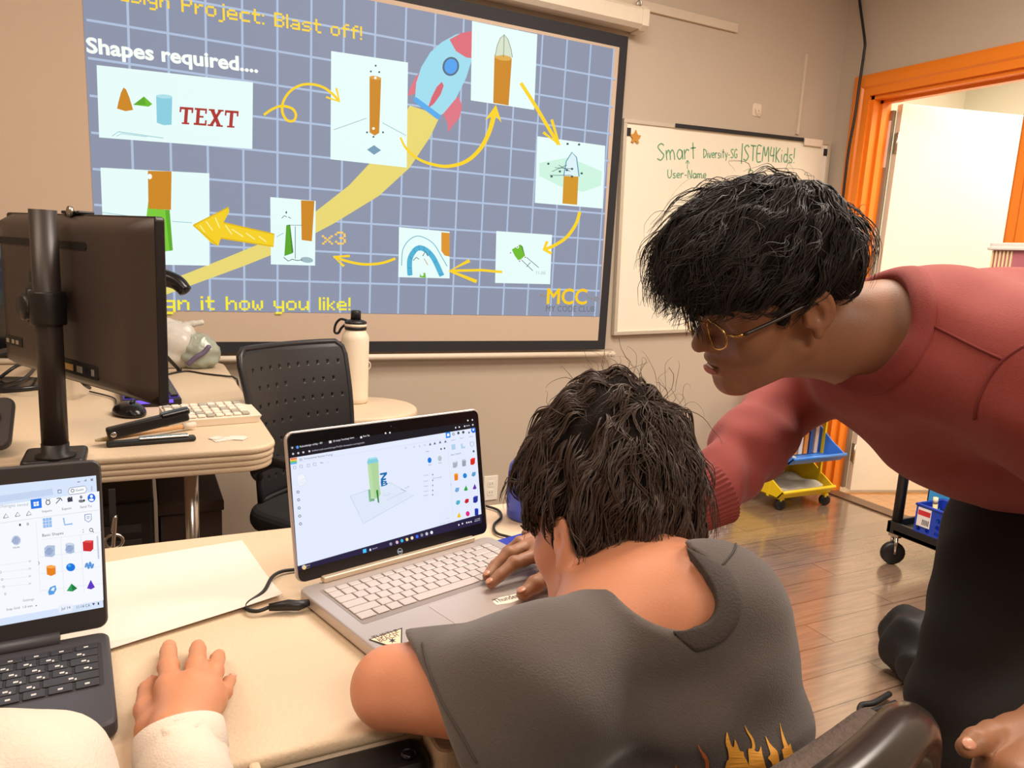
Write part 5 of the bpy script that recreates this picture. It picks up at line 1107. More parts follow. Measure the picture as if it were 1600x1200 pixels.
ast([(320, 448), (326, 432), (332, 452), (338, 428), (344, 450), (350, 434)], 7, (90, 150, 220), 3, 4)
ap([(180, 540), (188, 522), (208, 514), (212, 530), (202, 548), (184, 552)], (90, 160, 226), 3); ap([(190, 534), (196, 524), (206, 522), (202, 536)], (236, 242, 252), 4); ap([(250, 536), (268, 508), (290, 526), (272, 538)], (44, 160, 90), 3); ap([(268, 508), (290, 526), (272, 538)], (30, 120, 66), 4)
ap([(326, 526), (340, 494), (356, 522), (342, 530)], (96, 56, 190), 3)
for k in range(4): ast([(-60, 448+26*k), (112, 424+29*k)], 1.2, (216, 222, 234)); ael((2+6*k, 470+27*k-4), 4, 4.5, (150, 158, 176), 3); ael((2+6*k, 470+27*k-4), 2.4, 2.8, (246, 249, 253), 4); atx('20', (108, 456+28*k-28), (116, 455+28*k-28), 7, (120, 130, 150))
atx('Settings', (86, 576), (128, 570), 9, (140, 148, 166)); atx('Snap Grid', (24, 610), (74, 602), 9, (110, 118, 136)); atx('1.0 mm', (86, 601), (122, 595), 9, (90, 98, 116)); ap([(132, 590), (140, 589), (136, 594)], (90, 98, 116))
ap([(222, 590), (268, 584), (274, 598), (268, 612), (224, 618), (218, 604)], (234, 240, 252), 3); atx('Jul 14', (230, 608), (264, 602), 11, (60, 66, 84), 4); atx('11:14 CA', (288, 602), (338, 594), 11, (60, 66, 84), 4); ap([(345, 582), (356, 581), (351, 590)], (40, 44, 58), 4); ap([(366, 579), (371, 578), (372, 587), (367, 588)], (40, 44, 58), 4)
A.build('display', l2)

# ================================================================== things on the near table
pc = [onz(x, y, TZ+.001) for x, y in ((170, 879), (378, 845), (442, 936), (187, 1014))]
pc[0] = pc[0]-(pc[1]-pc[0])*.3; pc[3] = pc[3]-(pc[2]-pc[3])*.3
V = []; F = []; n_ = 16
for j in range(n_+1):
    for i in range(n_+1):
        s, t = i/n_, j/n_; q = (pc[3]*(1-s)+pc[2]*s)*(1-t)+(pc[0]*(1-s)+pc[1]*s)*t
        q = q+np.array([0, 0, .001+.005*max(0, 1-t*2.5)**2*(.4+.6*s)+.004*max(0, s-.75)**1.0*(1-t)]); V.append(q)
for j in range(n_):
    for i in range(n_): a_ = j*(n_+1)+i; F.append([a_, a_+1, a_+n_+2, a_+n_+1])
k_ = len(V); V += [v+np.array([0, 0, -.0005]) for v in V]; F += [[a_+k_ for a_ in f[::-1]] for f in F]
tag(mesh_obj('paper_sheet', V, F, mat('white_paper', (234, 222, 210), .7, var=.02), None, True), 'blank white sheet of paper lying between the two laptops', 'paper')
# charger cord with plug, left of the silver laptop
cz = TZ+.007
ch = thing('charger_cable', 'black charger cable with a barrel plug entering the left side of the silver laptop', 'cable', onz(430, 945, TZ))
lp = hl+hf*.030-hu*.003; lp[2] = TZ+.010; l2_ = onz(420, 949, TZ+.009)
b = MB(); b.tube([lp+hu*.001, lp-hu*.012, (lp+l2_)/2, l2_], [.0042, .0062, .0068, .0045], M_bp, 12); b.build('plug', ch)
b = MB(); b.tube(spline([l2_, onz(402, 955, cz), onz(386, 952, cz-.002), onz(388, 942, cz-.003), onz(412, 924, TZ+.006), onz(425, 902, TZ+.0065), onz(440, 893, TZ+.005), onz(460, 890, TZ+.004), onz(480, 886, TZ+.004), onz(520, 862, TZ+.004)], 7), .0024, M_blk, 8); b.build('cord', ch)
b = MB(); b.tube(spline([onz(757, 790, TZ+.004), onz(778, 797, TZ+.004), onz(783, 808, TZ+.004), onz(772, 820, TZ+.004), onz(775, 832, TZ+.004), onz(792, 838, TZ+.004), onz(815, 843, TZ+.004)], 7), .0023, M_blk, 8)
tag(b.build('cable'), 'thin black cable curling on the table to the right of the silver laptop screen', 'cable')
# blue bottle
p = onz(828, 818, TZ); p[1] += .03; p[0] += .012
bb = thing('water_bottle', 'blue plastic bottle with a white stripe behind the boy\'s head', 'bottle', p)
M_blu = mat('royal_blue_plastic', (72, 92, 206), .35, var=.03)
b = MB(); b.lathe([(.033, 0), (.037, .004), (.038, .02), (.038, .078), (.036, .092), (.028, .102), (.020, .106)], M_blu, 28, p); b.build('body', bb)
b = MB(); b.lathe([(.02, .105), (.021, .107), (.021, .122), (.018, .125), (0, .126)], M_bp, 20, p); b.build('lid', bb)
def cyl(a_, z, r=.0386): return p+np.array([r*math.cos(a_), r*math.sin(a_), z])
a_m = math.atan2(-p[1], -p[0]); b = MB(); b.tube([cyl(a_m+.62, .040), cyl(a_m+.55, .058), cyl(a_m+.42, .080)], [.0012, .0022, .0008], mat('white_print', (236, 232, 226), .4), 6); b.build('stripe', bb)
# blue mat with papers under the laptop's right side, and pale tablet
q0 = hl+hu*(HW+.0)+hf*.03
nb = thing('notebook', 'blue notebook lying beside the right edge of the silver laptop', 'notebook', q0-[0, 0, .0175])
b = MB().setM(hu, -hf, up, (hl[0]+hu[0]*(HW+.006)+hf[0]*.205, hl[1]+hu[1]*(HW+.006)+hf[1]*.205, TZ)); b.box((0, 0, .001), (.12, .195, .004), mat('blue_cover', (40, 58, 170), .4), .001, .006); b.build('cover', nb)
b = MB().setM(hu, -hf, up, (hl[0]+hu[0]*(HW+.006)+hf[0]*.205, hl[1]+hu[1]*(HW+.006)+hf[1]*.205, TZ)); b.box((.003, .003, .004), (.116, .192, .009), mat('white_paper', (234, 222, 210), .7, var=.02), .0005); b.box((0, 0, .009), (.12, .195, .0115), mat('blue_cover', (40, 58, 170), .4), .001, .006); b.build('pages', nb)

# ================================================================== rolling book rack
def slotted_bin(name, par, x0, x1, y0, y1, z0, zl, zh, m):
    """tray with low front lip (toward the room), high slatted back and raked end panels"""
    b = MB(); t = .008
    b.box((x0, y0, z0), (x1, y1, z0+t), m, .002)
    V = [(x0, y0-.03, zl), (x1, y0-.03, zl), (x1, y0-.02, zl), (x0, y0-.02, zl), (x0, y0, z0), (x1, y0, z0), (x1, y0+t, z0+t), (x0, y0+t, z0+t)]
    b.add(V, [[0, 1, 5, 4][::-1], [3, 2, 6, 7], [0, 3, 2, 1][::-1], [0, 4, 7, 3], [1, 2, 6, 5]], m)
    b.tube([(x0, y0-.028, zl), (x1, y0-.028, zl)], .009, m, 10)
    for xa in (x0, x1-t): b.prism([(y0-.03, zl), (y0, z0), (y1, z0), (y1+.02, zh), (y1-.05, zh), (y0+.06, zl+.05)], xa, xa+t, m, .002, 1, axis=0)
    n = 9
    for k in range(n):
        xa = x0+(x1-x0)*(k+.1)/n; b.box((xa, y1-.004, z0), (xa+(x1-x0)/n*.55, y1+.006, zh-.02), m, .001)
    b.box((x0, y1-.004, zh-.03), (x1, y1+.008, zh), m, .002)
    return b.build(name, par)
rk = thing('rolling_rack', 'rolling rack of stacked yellow, blue and red bins by the orange doorway', 'book rack', (2.98, 2.65, 0))
M_ye = mat('yellow_plastic', (250, 214, 24), .32, var=.03); M_bl = mat('sky_blue_plastic', (64, 132, 226), .35, var=.03); M_rd = mat('red_plastic', (216, 44, 32), .35, var=.03)
slotted_bin('yellow_bin', rk, 2.79, 3.15, 2.53, 2.80, .065, .105, .265, M_ye); slotted_bin('blue_bin', rk, 2.79, 3.15, 2.49, 2.76, .25, .285, .455, M_bl); slotted_bin('red_bin', rk, 2.79, 3.15, 2.53, 2.80, .45, .485, .64, M_rd)
b = MB()
for x in (2.795, 3.143):
    for y in (2.60, 2.78): b = MB(); b.box((x-.006, y-.008, .06), (x+.006, y+.008, .60), M_ye, .002); b.build('upright', rk)
pass
for x, y in ((2.83, 2.55), (3.12, 2.53), (2.83, 2.80), (3.12, 2.78)):
    b = MB(); b.lathe([(.0, -.012), (.024, -.012), (.028, -.008), (.028, .008), (.024, .012), (0, .012)], M_bp, 16, (x, y, .0285), nrm((.4, .9, 0))); b.box((x-.012, y-.012, .045), (x+.012, y+.012, .066), M_ye, .003); b.build('caster', rk)
bk = [((232, 214, 190), 'cream'), ((120, 70, 60), 'brown'), ((240, 160, 60), 'orange'), ((236, 228, 214), 'white'), ((240, 150, 50), 'amber'), ((60, 90, 150), 'blue'), ((226, 196, 170), 'peach')]
for k, (c, n) in enumerate(bk):
    x = 2.86+k*.036
    o = thing('book', '%s book standing in the blue bin of the rack, %s' % (n, ['first from the left end', 'second from the left', 'third from the left', 'in the middle of its row', 'third from the right', 'second from the right', 'first from the right end'][k]), 'book', (x, 2.68, .26), 'books standing in the blue bin')
    b = MB(); b.box((x, 2.60, .262), (x+.003, 2.735, .445+.012*(k % 3)), mat('cover_%s' % n, c, .5), .0005); b.box((x+.021, 2.60, .262), (x+.024, 2.735, .445+.012*(k % 3)), mat('cover_%s' % n, c, .5), .0005); b.box((x, 2.597, .262), (x+.024, 2.601, .445+.012*(k % 3)), mat('cover_%s' % n, c, .5), .0005); b.build('cover', o)
    b = MB(); b.box((x+.003, 2.601, .265), (x+.021, 2.73, .44+.012*(k % 3)), mat('white_paper', (234, 222, 210), .7, var=.02)); b.build('pages', o)
def rag(name, lo, hi, m, seed, label, cat):
    g = np.random.default_rng(seed); n = 14; V = []; F = []
    for j in range(n+1):
        for i in range(n+1): V.append((lo[0]+(hi[0]-lo[0])*i/n, lo[1]+(hi[1]-lo[1])*j/n, lo[2]+(hi[2]-lo[2])*(.5+.25*math.sin(i*.9+seed)+.25*math.cos(j*.7+i*.3))))
    for j in range(n):
        for i in range(n): a_ = j*(n+1)+i; F.append([a_, a_+1, a_+n+2, a_+n+1])
    k = len(V); V += [(a_[0], a_[1], lo[2]-.012) for a_ in V]; F += [[q+k for q in f[::-1]] for f in F]
    for i in range(n): 
        F.append([i+1, i, i+k, i+1+k]); t_ = n*(n+1)+i; F.append([t_, t_+1, t_+1+k, t_+k]); l_ = i*(n+1); F.append([l_, l_+n+1, l_+n+1+k, l_+k]); r_ = l_+n; F.append([r_+n+1, r_, r_+k, r_+n+1+k])
    return tag(mesh_obj(name, V, F, m, None, True), label, cat)
rag('papers', (2.82, 2.55, .088), (3.12, 2.78, .115), mat('grey_newsprint', (196, 188, 176), .8, var=.12, scale=40), 2, 'pile of grey papers lying in the yellow bottom bin of the rack', 'papers')
rag('papers', (2.81, 2.50, .272), (2.855, 2.73, .30), mat('tan_paper', (206, 190, 160), .8, var=.1, scale=40), 5, 'tan papers lying at the left end of the blue bin', 'papers')
b = MB(); b.box((2.88, 2.56, .462), (3.09, 2.76, .50), mat('orange_toy', (240, 96, 50), .5), .01, .02); b.box((2.93, 2.6, .50), (3.05, 2.72, .545), mat('orange_toy', (240, 96, 50), .5), .01, .02); tag(b.build('toy'), 'orange red toy block lying in the red top bin of the rack', 'toy')
# navy dotted pouch on the floor
p = onz(1112, 812, 0)
V, F = surf([('u', 0, el(p+[0, 0, .035], (.10, .065, .05))), ('u', .02, el(p+[-.06, .01, .03], (.05, .06, .045))), ('i', .006, half(p+[0, 0, .001], (0, 0, -1)))], p-.2, p+.2, .008)
dp = thing('pouch', 'navy pouch with white dots on the wooden floor behind the boy', 'pouch', p)
mesh_obj('body', V, F, mat('navy_fabric', (62, 78, 122), .7, var=.06), dp, True)
ops_ = [('u', 0, el(p+[0, 0, .035], (.10, .065, .05))), ('u', .02, el(p+[-.06, .01, .03], (.05, .06, .045)))]
b = MB()
for px in range(1085, 1142, 9):
    for py in range(788, 816, 8):
        h_ = hit(ops_, px+(4 if (py//8) % 2 else 0), py, 2.0, 5.0)
        if h_ is not None and h_[2] > .012: g = grad(ops_, h_[None])[0]; b.lathe([(.0065, -.002), (.0065, .0012), (.004, .002), (0, .0022)], mat('white_dot', (235, 235, 240), .5), 10, h_, g)
b.build('dots', dp)
# ================================================================== utility cart
M_ck = mat('black_cart_plastic', (30, 29, 30), .45, var=.08)
cx0, cx1, cy0, cy1 = 2.745, 3.19, 1.20, 1.905
ct = thing('utility_cart', 'black two-shelf utility cart on casters beside the doorway, behind the man', 'cart', ((cx0+cx1)/2, (cy0+cy1)/2, 0))
for z in (.135, .93):
    b = MB(); b.box((cx0, cy0, z), (cx1, cy1, z+.022), M_ck, .004, .03)
    for lo, hi in (((cx0, cy0, z), (cx0+.014, cy1, z+.05)), ((cx1-.014, cy0, z), (cx1, cy1, z+.05)), ((cx0, cy0, z), (cx1, cy0+.014, z+.05)), ((cx0, cy1-.014, z), (cx1, cy1, z+.05))): b.box(lo, hi, M_ck, .003)
    b.build('shelf', ct)
for x in (cx0+.024, cx1-.024):
    for y in (cy0+.024, cy1-.024):
        b = MB(); b.tube([(x, y, .14), (x, y, .94)], .02, M_ck, 14); b.build('post', ct)
        b = MB(); b.lathe([(0, -.014), (.04, -.014), (.048, -.008), (.048, .008), (.04, .014), (0, .014)], M_bp, 22, (x, y, .0485), nrm((.5, .86, 0))); w_ = b.build('caster', ct)
        b = MB(); dv_ = nrm((.5, .86, 0)); b.box((x-.012, y-.022, .118), (x+.012, y+.022, .136), M_chr, .003)
        for s in (-1, 1): b.tube([np.array([x, y, .12])+dv_*s*.018, np.array([x, y, .05])+dv_*s*.018], .007, M_chr, 8)
        b.build('fork', w_)
def holed_panel(b, o, u, v, n, W_, H_, nx, ny, m, t=.004, hole=.36):
    o, u, v, n = [np.asarray(k, float) for k in (o, u, v, n)]
    for lay, off in ((0, 0), (1, -t)):
        V = []; F = []
        for i in range(nx):
            for j in range(ny):
                c = ((i+.5)*W_/nx, (j+.5)*H_/ny); hw, hh = W_/nx/2, H_/ny/2; base = len(V)
                outer = [(hw, 0), (hw, hh), (0, hh), (-hw, hh), (-hw, 0), (-hw, -hh), (0, -hh), (hw, -hh)]; r = min(hw, hh)*2*hole*(1 if 0 < j < ny-1 else .0)
                if r <= 0: V += [o+u*(c[0]+q[0])+v*(c[1]+q[1])+n*off for q in (outer[1], outer[3], outer[5], outer[7])]; F.append([base, base+1, base+2, base+3][::1 if lay == 0 else -1]); continue
                V += [o+u*(c[0]+q[0])+v*(c[1]+q[1])+n*off for q in outer]+[o+u*(c[0]+r*math.cos(k*PI/4))+v*(c[1]+r*math.sin(k*PI/4))+n*off for k in range(8)]
                for k in range(8): F.append([base+k, base+(k+1) % 8, base+8+(k+1) % 8, base+8+k][::1 if lay == 0 else -1])
        b.add(V, F, m)
p = onz(1424, 838, .157)
bsx, bsy = p[0]+.005, p[1]
bas = thing('basket', 'royal blue perforated plastic basket with a white and red label on the cart\'s lower shelf', 'basket', (bsx+.11, bsy-.08, .157))
M_bb2 = mat('deep_blue_plastic', (36, 70, 190), .35, var=.03); b = MB(); BW_, BD_, BH_ = .16, .19, .135
b.box((bsx, bsy-BD_, .158), (bsx+BW_, bsy, .164), M_bb2)
holed_panel(b, (bsx, bsy-BD_, .158), (1, 0, 0), (0, 0, 1), (0, -1, 0), BW_, BH_, 5, 5, M_bb2); holed_panel(b, (bsx+BW_, bsy, .158), (-1, 0, 0), (0, 0, 1), (0, 1, 0), BW_, BH_, 5, 5, M_bb2)
holed_panel(b, (bsx, bsy, .158), (0, -1, 0), (0, 0, 1), (-1, 0, 0), BD_, BH_, 5, 5, M_bb2); holed_panel(b, (bsx+BW_, bsy-BD_, .158), (0, 1, 0), (0, 0, 1), (1, 0, 0), BD_, BH_, 5, 5, M_bb2)
b.build('body', bas)
b = MB(); b.tube([(bsx, bsy-BD_, .158+BH_), (bsx+BW_, bsy-BD_, .158+BH_), (bsx+BW_, bsy, .158+BH_), (bsx, bsy, .158+BH_)], .006, M_bb2, 8, closed=True); b.build('rim', bas)
b = MB(); b.box((bsx-.0035, bsy-.065, .21), (bsx-.0015, bsy-.01, .285), mat('white_label', (240, 236, 236), .5)); b.box((bsx-.004, bsy-.063, .255), (bsx-.0034, bsy-.012, .275), mat('red_label_band', (206, 50, 60), .5))
for k in range(5): b.box((bsx-.004, bsy-.060+k*.006, .218), (bsx-.0034, bsy-.057+k*.006, .24), mat('black_print', (30, 30, 32), .6))
b.build('label_tag', bas)
for k, (x, y) in enumerate(((.05, -.05), (.085, -.11))):
    b = MB(); b.tube([(bsx+x, bsy+y, .166), (bsx+x-.008, bsy+y+.004, .315)], .009, mat('cream_marker', (240, 220, 160), .4), 12); b.tube([(bsx+x-.008, bsy+y+.004, .305), (bsx+x-.0092, bsy+y+.0046, .33)], .0096, mat('cream_marker_cap', (246, 236, 200), .4), 12); tag(b.build('marker'), ['cream marker standing at the front left of the blue basket', 'cream marker standing deeper inside the blue basket'][k], 'marker', 'markers in the blue basket')
x0_, y0_ = bsx+.06, bsy-.42
lb = thing('storage_bin', 'plain light blue plastic bin standing behind the blue basket on the cart', 'bin', (x0_+.13, y0_+.1, .157)); M_lb = mat('light_blue_plastic', (66, 168, 240), .35, var=.02)
b = MB(); xa, ya, za = 2.80+.02, 1.60, .158
xa = bsx+.0+.03; 
for lo, hi in (((bsx+.18, 1.26, za), (cx1-.02, 1.87, za+.30)),):
    b.box((lo[0], lo[1], za), (hi[0], hi[1], za+.006), M_lb, .002)
    for l2a, h2a in (((lo[0], lo[1], za), (lo[0]+.005, hi[1], hi[2])), ((hi[0]-.005, lo[1], za), (hi[0], hi[1], hi[2])), ((lo[0], lo[1], za), (hi[0], lo[1]+.005, hi[2])), ((lo[0], hi[1]-.005, za), (hi[0], hi[1], hi[2]))): b.box(l2a, h2a, M_lb, .001)
b.build('body', lb)
b = MB(); b.tube([(lo[0], lo[1], hi[2]), (hi[0], lo[1], hi[2]), (hi[0], hi[1], hi[2]), (lo[0], hi[1], hi[2])], .008, M_lb, 8, closed=True); b.build('rim', lb)
p = onz(1449, 884, 0); b = MB(); b.box((p[0]+.01, p[1]-.16, 0), (p[0]+.10, p[1]-.05, .06), mat('orange_block', (238, 112, 34), .5), .006, .01); tag(b.build('block'), 'small orange block on the floor beneath the cart', 'block')
# pink bin on the cart top
zt_ = .953
pk0 = onx(1545, 400, 2.93); py1 = min(pk0[1], cy1-.02)
pb_ = thing('storage_bin', 'translucent pink lidded bin on top of the cart behind the man\'s shoulder', 'bin', (3.0, py1-.2, zt_)); M_pk = mat('translucent_pink', (214, 128, 142), .3, trans=.3); M_lid = mat('frosted_lid', (226, 220, 214), .35)
b = MB(); ztp = pk0[2]+(400-378)*.0023
b.box((2.93, py1-.40, zt_), (3.15, py1-.005, ztp-.02), M_pk, .006, .02); b.build('body', pb_)
b = MB(); b.box((2.92, py1-.41, ztp-.02), (3.16, py1+.005, ztp), M_lid, .004, .02); b.box((2.915, py1-.415, ztp-.028), (3.165, py1+.01, ztp-.016), M_lid, .003, .02); b.build('lid', pb_)
b = MB()
for k in range(6): b.box((2.926, py1-.012-.014*k-.006, zt_+.12), (2.931, py1-.012-.014*k, ztp-.03), mat('cream_rib', (236, 222, 170), .5))
b.build('ribs', pb_)
# black bag on the floor and orange crate
p = onz(1404, 1078, 0); p = np.array([p[0]+.10, p[1]+.0, 0])
bgt = thing('bag', 'black cloth bag with pink and orange trim lying on the floor by the man\'s leg', 'bag', p)
bops = [('u', 0, el(p+[0, 0, .10], (.10, .14, .10))), ('u', .05, el(p+[.05, -.03, .06], (.12, .15, .06))), ('u', .03, el(p+[-.02, .03, .17], (.05, .07, .05))), ('i', .01, half(p+[0, 0, .002], (0, 0, -1))), ('d', 0, ripple(.006, [((1, .4, .2), .07, 0, p+[0, 0, .1], .3), ((.2, 1, .6), .09, 1, p+[0, 0, .1], .3)]))]
V, F = surf(bops, p-.3, p+.33, .008); mesh_obj('body', V, F, mat('black_nylon', (22, 23, 26), .6, var=.1, bump=.3, bscale=300), bgt, True)
b = MB(); b.tube(spline([onz(1390, 1084, .02), onz(1366, 1098, .02), onz(1346, 1102, .015), onz(1345, 1114, .012), onz(1360, 1112, .012), onz(1385, 1104, .015), onz(1400, 1098, .02)], 6), .008, mat('black_nylon', (22, 23, 26), .6, var=.1), 8); b.build('strap', bgt)
for (px, py, c, nm) in ((1402, 1082, (226, 40, 96), 'pink_trim'), (1416, 1076, (246, 150, 60), 'orange_trim')):
    h_ = hit(bops, px, py, 1.2, 4)
    if h_ is not None: g = grad(bops, h_[None])[0]; b = MB(); b.lathe([(.022, -.012), (.022, .004), (.012, .010), (0, .011)], mat(nm, c, .5), 14, h_, g); b.build(nm, bgt)
c0 = onz(1572, 1110, 0)
oc_ = thing('crate', 'orange open plastic crate on the floor beyond the man\'s legs', 'crate', c0)
b = MB(); xa, ya = c0[0]+.12, c0[1]-.25; M_oc = mat('orange_crate_plastic', (250, 128, 40), .4)
b.box((xa, ya, 0), (xa+.35, ya+.5, .008), M_oc)
for lo, hi in (((xa, ya, 0), (xa+.008, ya+.5, .26)), ((xa+.342, ya, 0), (xa+.35, ya+.5, .26)), ((xa, ya, 0), (xa+.35, ya+.008, .26)), ((xa, ya+.492, 0), (xa+.35, ya+.5, .26))): b.box(lo, hi, M_oc, .002)
b.build('body', oc_); b = MB(); b.tube([(xa, ya, .26), (xa+.35, ya, .26), (xa+.35, ya+.5, .26), (xa, ya+.5, .26)], .009, M_oc, 8, closed=True); b.build('rim', oc_)
# ================================================================== people
def skin_mat(name, c, rough=.48): return mat(name, c, rough, var=.06, scale=14, bump=.12, bscale=420, sss=.12)
M_hair = mat('dark_brown_hair', (70, 55, 46), .46, var=.25, scale=120); M_hair2 = mat('black_brown_hair', (34, 27, 24), .56, var=.25, scale=120)
M_hb = mat('hair_roots', (26, 20, 18), .85, var=.3, scale=160, bump=.8, bscale=500, spec=.15); M_eye = mat('eye_white', (232, 226, 220), .2); M_iris = mat('dark_iris', (40, 24, 16), .15); M_nail = mat('fingernail_pink', (226, 170, 146), .3)
def hole_loop(pre, fn, a0, a1, n=96, arc=None):
    out = []
    for th in (np.linspace(0, 2*PI, n, endpoint=False) if arc is None else np.linspace(arc[0], arc[1], n)):
        ts = np.linspace(a0, a1, 60); d = ev(pre, np.array([fn(th, t) for t in ts])); i = np.where((d[:-1] < 0) != (d[1:] < 0))[0]
        if len(i) == 0: continue
        i = i[-1]; lo_, hi_ = ts[i], ts[i+1]
        for _ in range(16):
            mi_ = (lo_+hi_)/2
            if (ev(pre, fn(th, mi_)[None])[0] < 0) == (d[i] < 0): lo_ = mi_
            else: hi_ = mi_
        out.append(fn(th, lo_))
    P = np.array(out)
    for _ in range(6):
        Q_ = .5*P+.25*(np.roll(P, 1, 0)+np.roll(P, -1, 0)); P = Q_ if arc is None else np.concatenate([P[:1], Q_[1:-1], P[-1:]])
    return P
def neck_band(name, root, P, ctr, w, m, lift, ops, inner=.003, closed=True):
    k_ = np.arange(len(P)); tp_ = np.ones(len(P)) if closed else np.clip(np.minimum(k_, k_[::-1])/10, .1, 1); lift = lift*tp_[:, None]
    g = grad(ops, P); T = np.roll(P, -1, 0)-np.roll(P, 1, 0) if closed else np.gradient(P, axis=0); T /= np.linalg.norm(T, axis=1)[:, None]+1e-9; B = np.cross(T, g); B *= np.sign((B*(P-ctr)).sum(1))[:, None]; R = []
    for a, h in ((-inner*1.2, -.012), (-inner, lift*.3), (-inner*.4, lift*.95), (w*.3, lift*1.2), (w*.7, lift*1.1), (w*.97, lift*.7), (w, -.003)):
        q = P+B*(a if closed else a*np.clip(tp_*1.0, .05, 1)[:, None])
        if a > 0: d = ev(ops, q).astype(float); q = q-grad(ops, q)*d[:, None]
        R.append(q+g*h)
    A_ = np.stack(R, 0); V, F = gridmesh(A_, closed); return mesh_obj(name, V, F, m, root, True)
class Head:
    def __init__(s, O, F, U, k=1.0, ek=1.0, ez=-.004):
        s.ek, s.ez = ek, ez; s.O = np.asarray(O, float); s.F = nrm(F); U = np.asarray(U, float); s.U = nrm(U-s.F*(U@s.F)); s.L = np.cross(s.U, s.F); s.k = k; s.R = np.array([s.F, s.L, s.U])
    def p(s, x, y, z): return s.O+s.k*(s.F*x+s.L*y+s.U*z)
    def e(s, x, y, z, a, b, c, R=None): return el(s.p(x, y, z), (a*s.k, b*s.k, c*s.k), s.R if R is None else R)
    def c(s, a, b, ra, rb=None): return rc(s.p(*a), s.p(*b), ra*s.k, (ra if rb is None else rb)*s.k)
    def ops(s, face=True):
        o = [('u', 0, s.e(-.004, 0, .045, .098, .074, .084)), ('u', .03, s.e(.03, 0, .035, .062, .064, .068)), ('u', .03, s.e(.040, 0, -.02, .048, .055, .068)),
             ('u', .02, s.c((.005, .050, -.055), (.070, .014, -.100), .017, .016)), ('u', .02, s.c((.005, -.050, -.055), (.070, -.014, -.100), .017, .016)), ('u', .03, s.e(.035, 0, -.07, .045, .045, .035)),
             ('u', .015, s.e(.080, 0, -.100, .017, .019, .016)), ('u', .02, s.e(.076, 0, -.060, .024, .029, .032)),
             ('u', .02, s.e(.062, .038, -.026, .024, .022, .024)), ('u', .02, s.e(.062, -.038, -.026, .024, .022, .024)), ('u', .012, s.c((.082, -.034, .020), (.082, .034, .020), .010))]
        if face:
            for q in (1, -1): o += [('s', .012, s.e(.097, q*.031, .002, .014, .015, .010)), ('u', .003, s.e(.078, q*.031, .003, .0118, .015, .0110)), ('u', .002, s.e(.0785, q*.031, .0085, .0125, .0145, .0075))]
            o += [('u', .008, s.c((.090, 0, .012), (.112, 0, -.026), .007, .010)), ('u', .006, s.e(.112, 0, -.031, .011, .010, .009)), ('u', .006, s.e(.100, .011, -.034, .011, .0075, .0075)), ('u', .006, s.e(.100, -.011, -.034, .011, .0075, .0075)),
                  ('u', .005, s.e(.097, 0, -.0585, .0085, .021, .0058)), ('u', .005, s.e(.094, 0, -.0735, .0095, .019, .0068)), ('s', .003, s.e(.106, 0, -.066, .013, .019, .0022)), ('s', .003, s.e(.108, .006, -.040, .006, .004, .003)), ('s', .003, s.e(.108, -.006, -.040, .006, .004, .003))]
        for q in (1, -1):
            ax = nrm(s.L*q*.95+s.F*.18-s.U*.0); f2 = nrm(s.F-ax*(s.F@ax)-s.U*.12); u2 = np.cross(ax, f2)*q; u2 = u2 if u2@s.U > 0 else -u2; Re = np.array([f2, ax, u2])
            c = s.p(-.008, q*.078, s.ez); w = s.k*s.ek
            E_ = lambda x, y, z, a, b, cc: el(c+w*(f2*x+ax*y+u2*z), (a*w*.9, b*w, cc*w*.9), Re)
            o += [('u', .004, E_(-.004, 0, .004, .0185, .0065, .031)), ('s', .002, E_(.002, .0075, .002, .0115, .0080, .021)), ('u', .002, torus(c+w*(f2*-.004+ax*.003+u2*.006), ax, 0.0165*w, .0038*w, 1.45, u2)),
                  ('u', .003, torus(c+w*(f2*-.003+ax*.0025+u2*.003), ax, .0095*w, .0024*w, 1.5, u2)), ('u', .004, E_(.002, .002, -.026, .008, .005, .009)), ('u', .004, E_(.013, .0, -.006, .006, .005, .008)), ('u', .005, E_(.004, -.009, -.004, .010, .008, .020))]
        return o
    def eyes(s, root):
        for q in (1, -1):
            b = MB(); c = s.p(.0755, q*.031, .0025); b.lathe([(.0, -.0118), (.008, -.0085), (.0115, -.002), (.0112, .003), (.0085, .0082), (.0055, .0104)], M_eye, 20, c, s.F-s.U*.25); b.lathe([(.0055, .0104), (.0054, .0108), (.003, .0118), (0, .0121)], M_iris, 16, c, s.F-s.U*.25); b.build('eye', root)
def skin_obj(root, ops, lo, hi, h, m, name='body'):
    V, F = surf(ops, lo, hi, h); return mesh_obj(name, V, F, m, root, True)
def finger(P, r0, r1, k=.004):
    n = len(P)-1; return [('u', .008 if i == 0 else k, rc(P[i], P[i+1], r0+(r1-r0)*i/n, r0+(r1-r0)*(i+1)/n)) for i in range(n)]
def nail(root, tip, base, upv, m=M_nail, w=.0052, l=.0065, r=.008):
    d = nrm(np.asarray(tip)-np.asarray(base)); n = nrm(np.asarray(upv)-d*(np.asarray(upv)@d)); s = np.cross(d, n); c = np.asarray(tip)+n*(r-.0012)+d*.001
    V, F = surf([('u', 0, el(c, (l, w, .0019), np.array([d, s, n])))], c-.012, c+.012, .0012); mesh_obj('fingernail', V, F, m, root, True)
def gridmesh(P, closed_u=False):
    """P (n,m,3) -> quads"""
    n, m = P.shape[:2]; F = []
    for i in range(n-1):
        for j in range(m if closed_u else m-1): F.append([i*m+j, i*m+(j+1) % m, (i+1)*m+(j+1) % m, (i+1)*m+j])
    return P.reshape(-1, 3), F
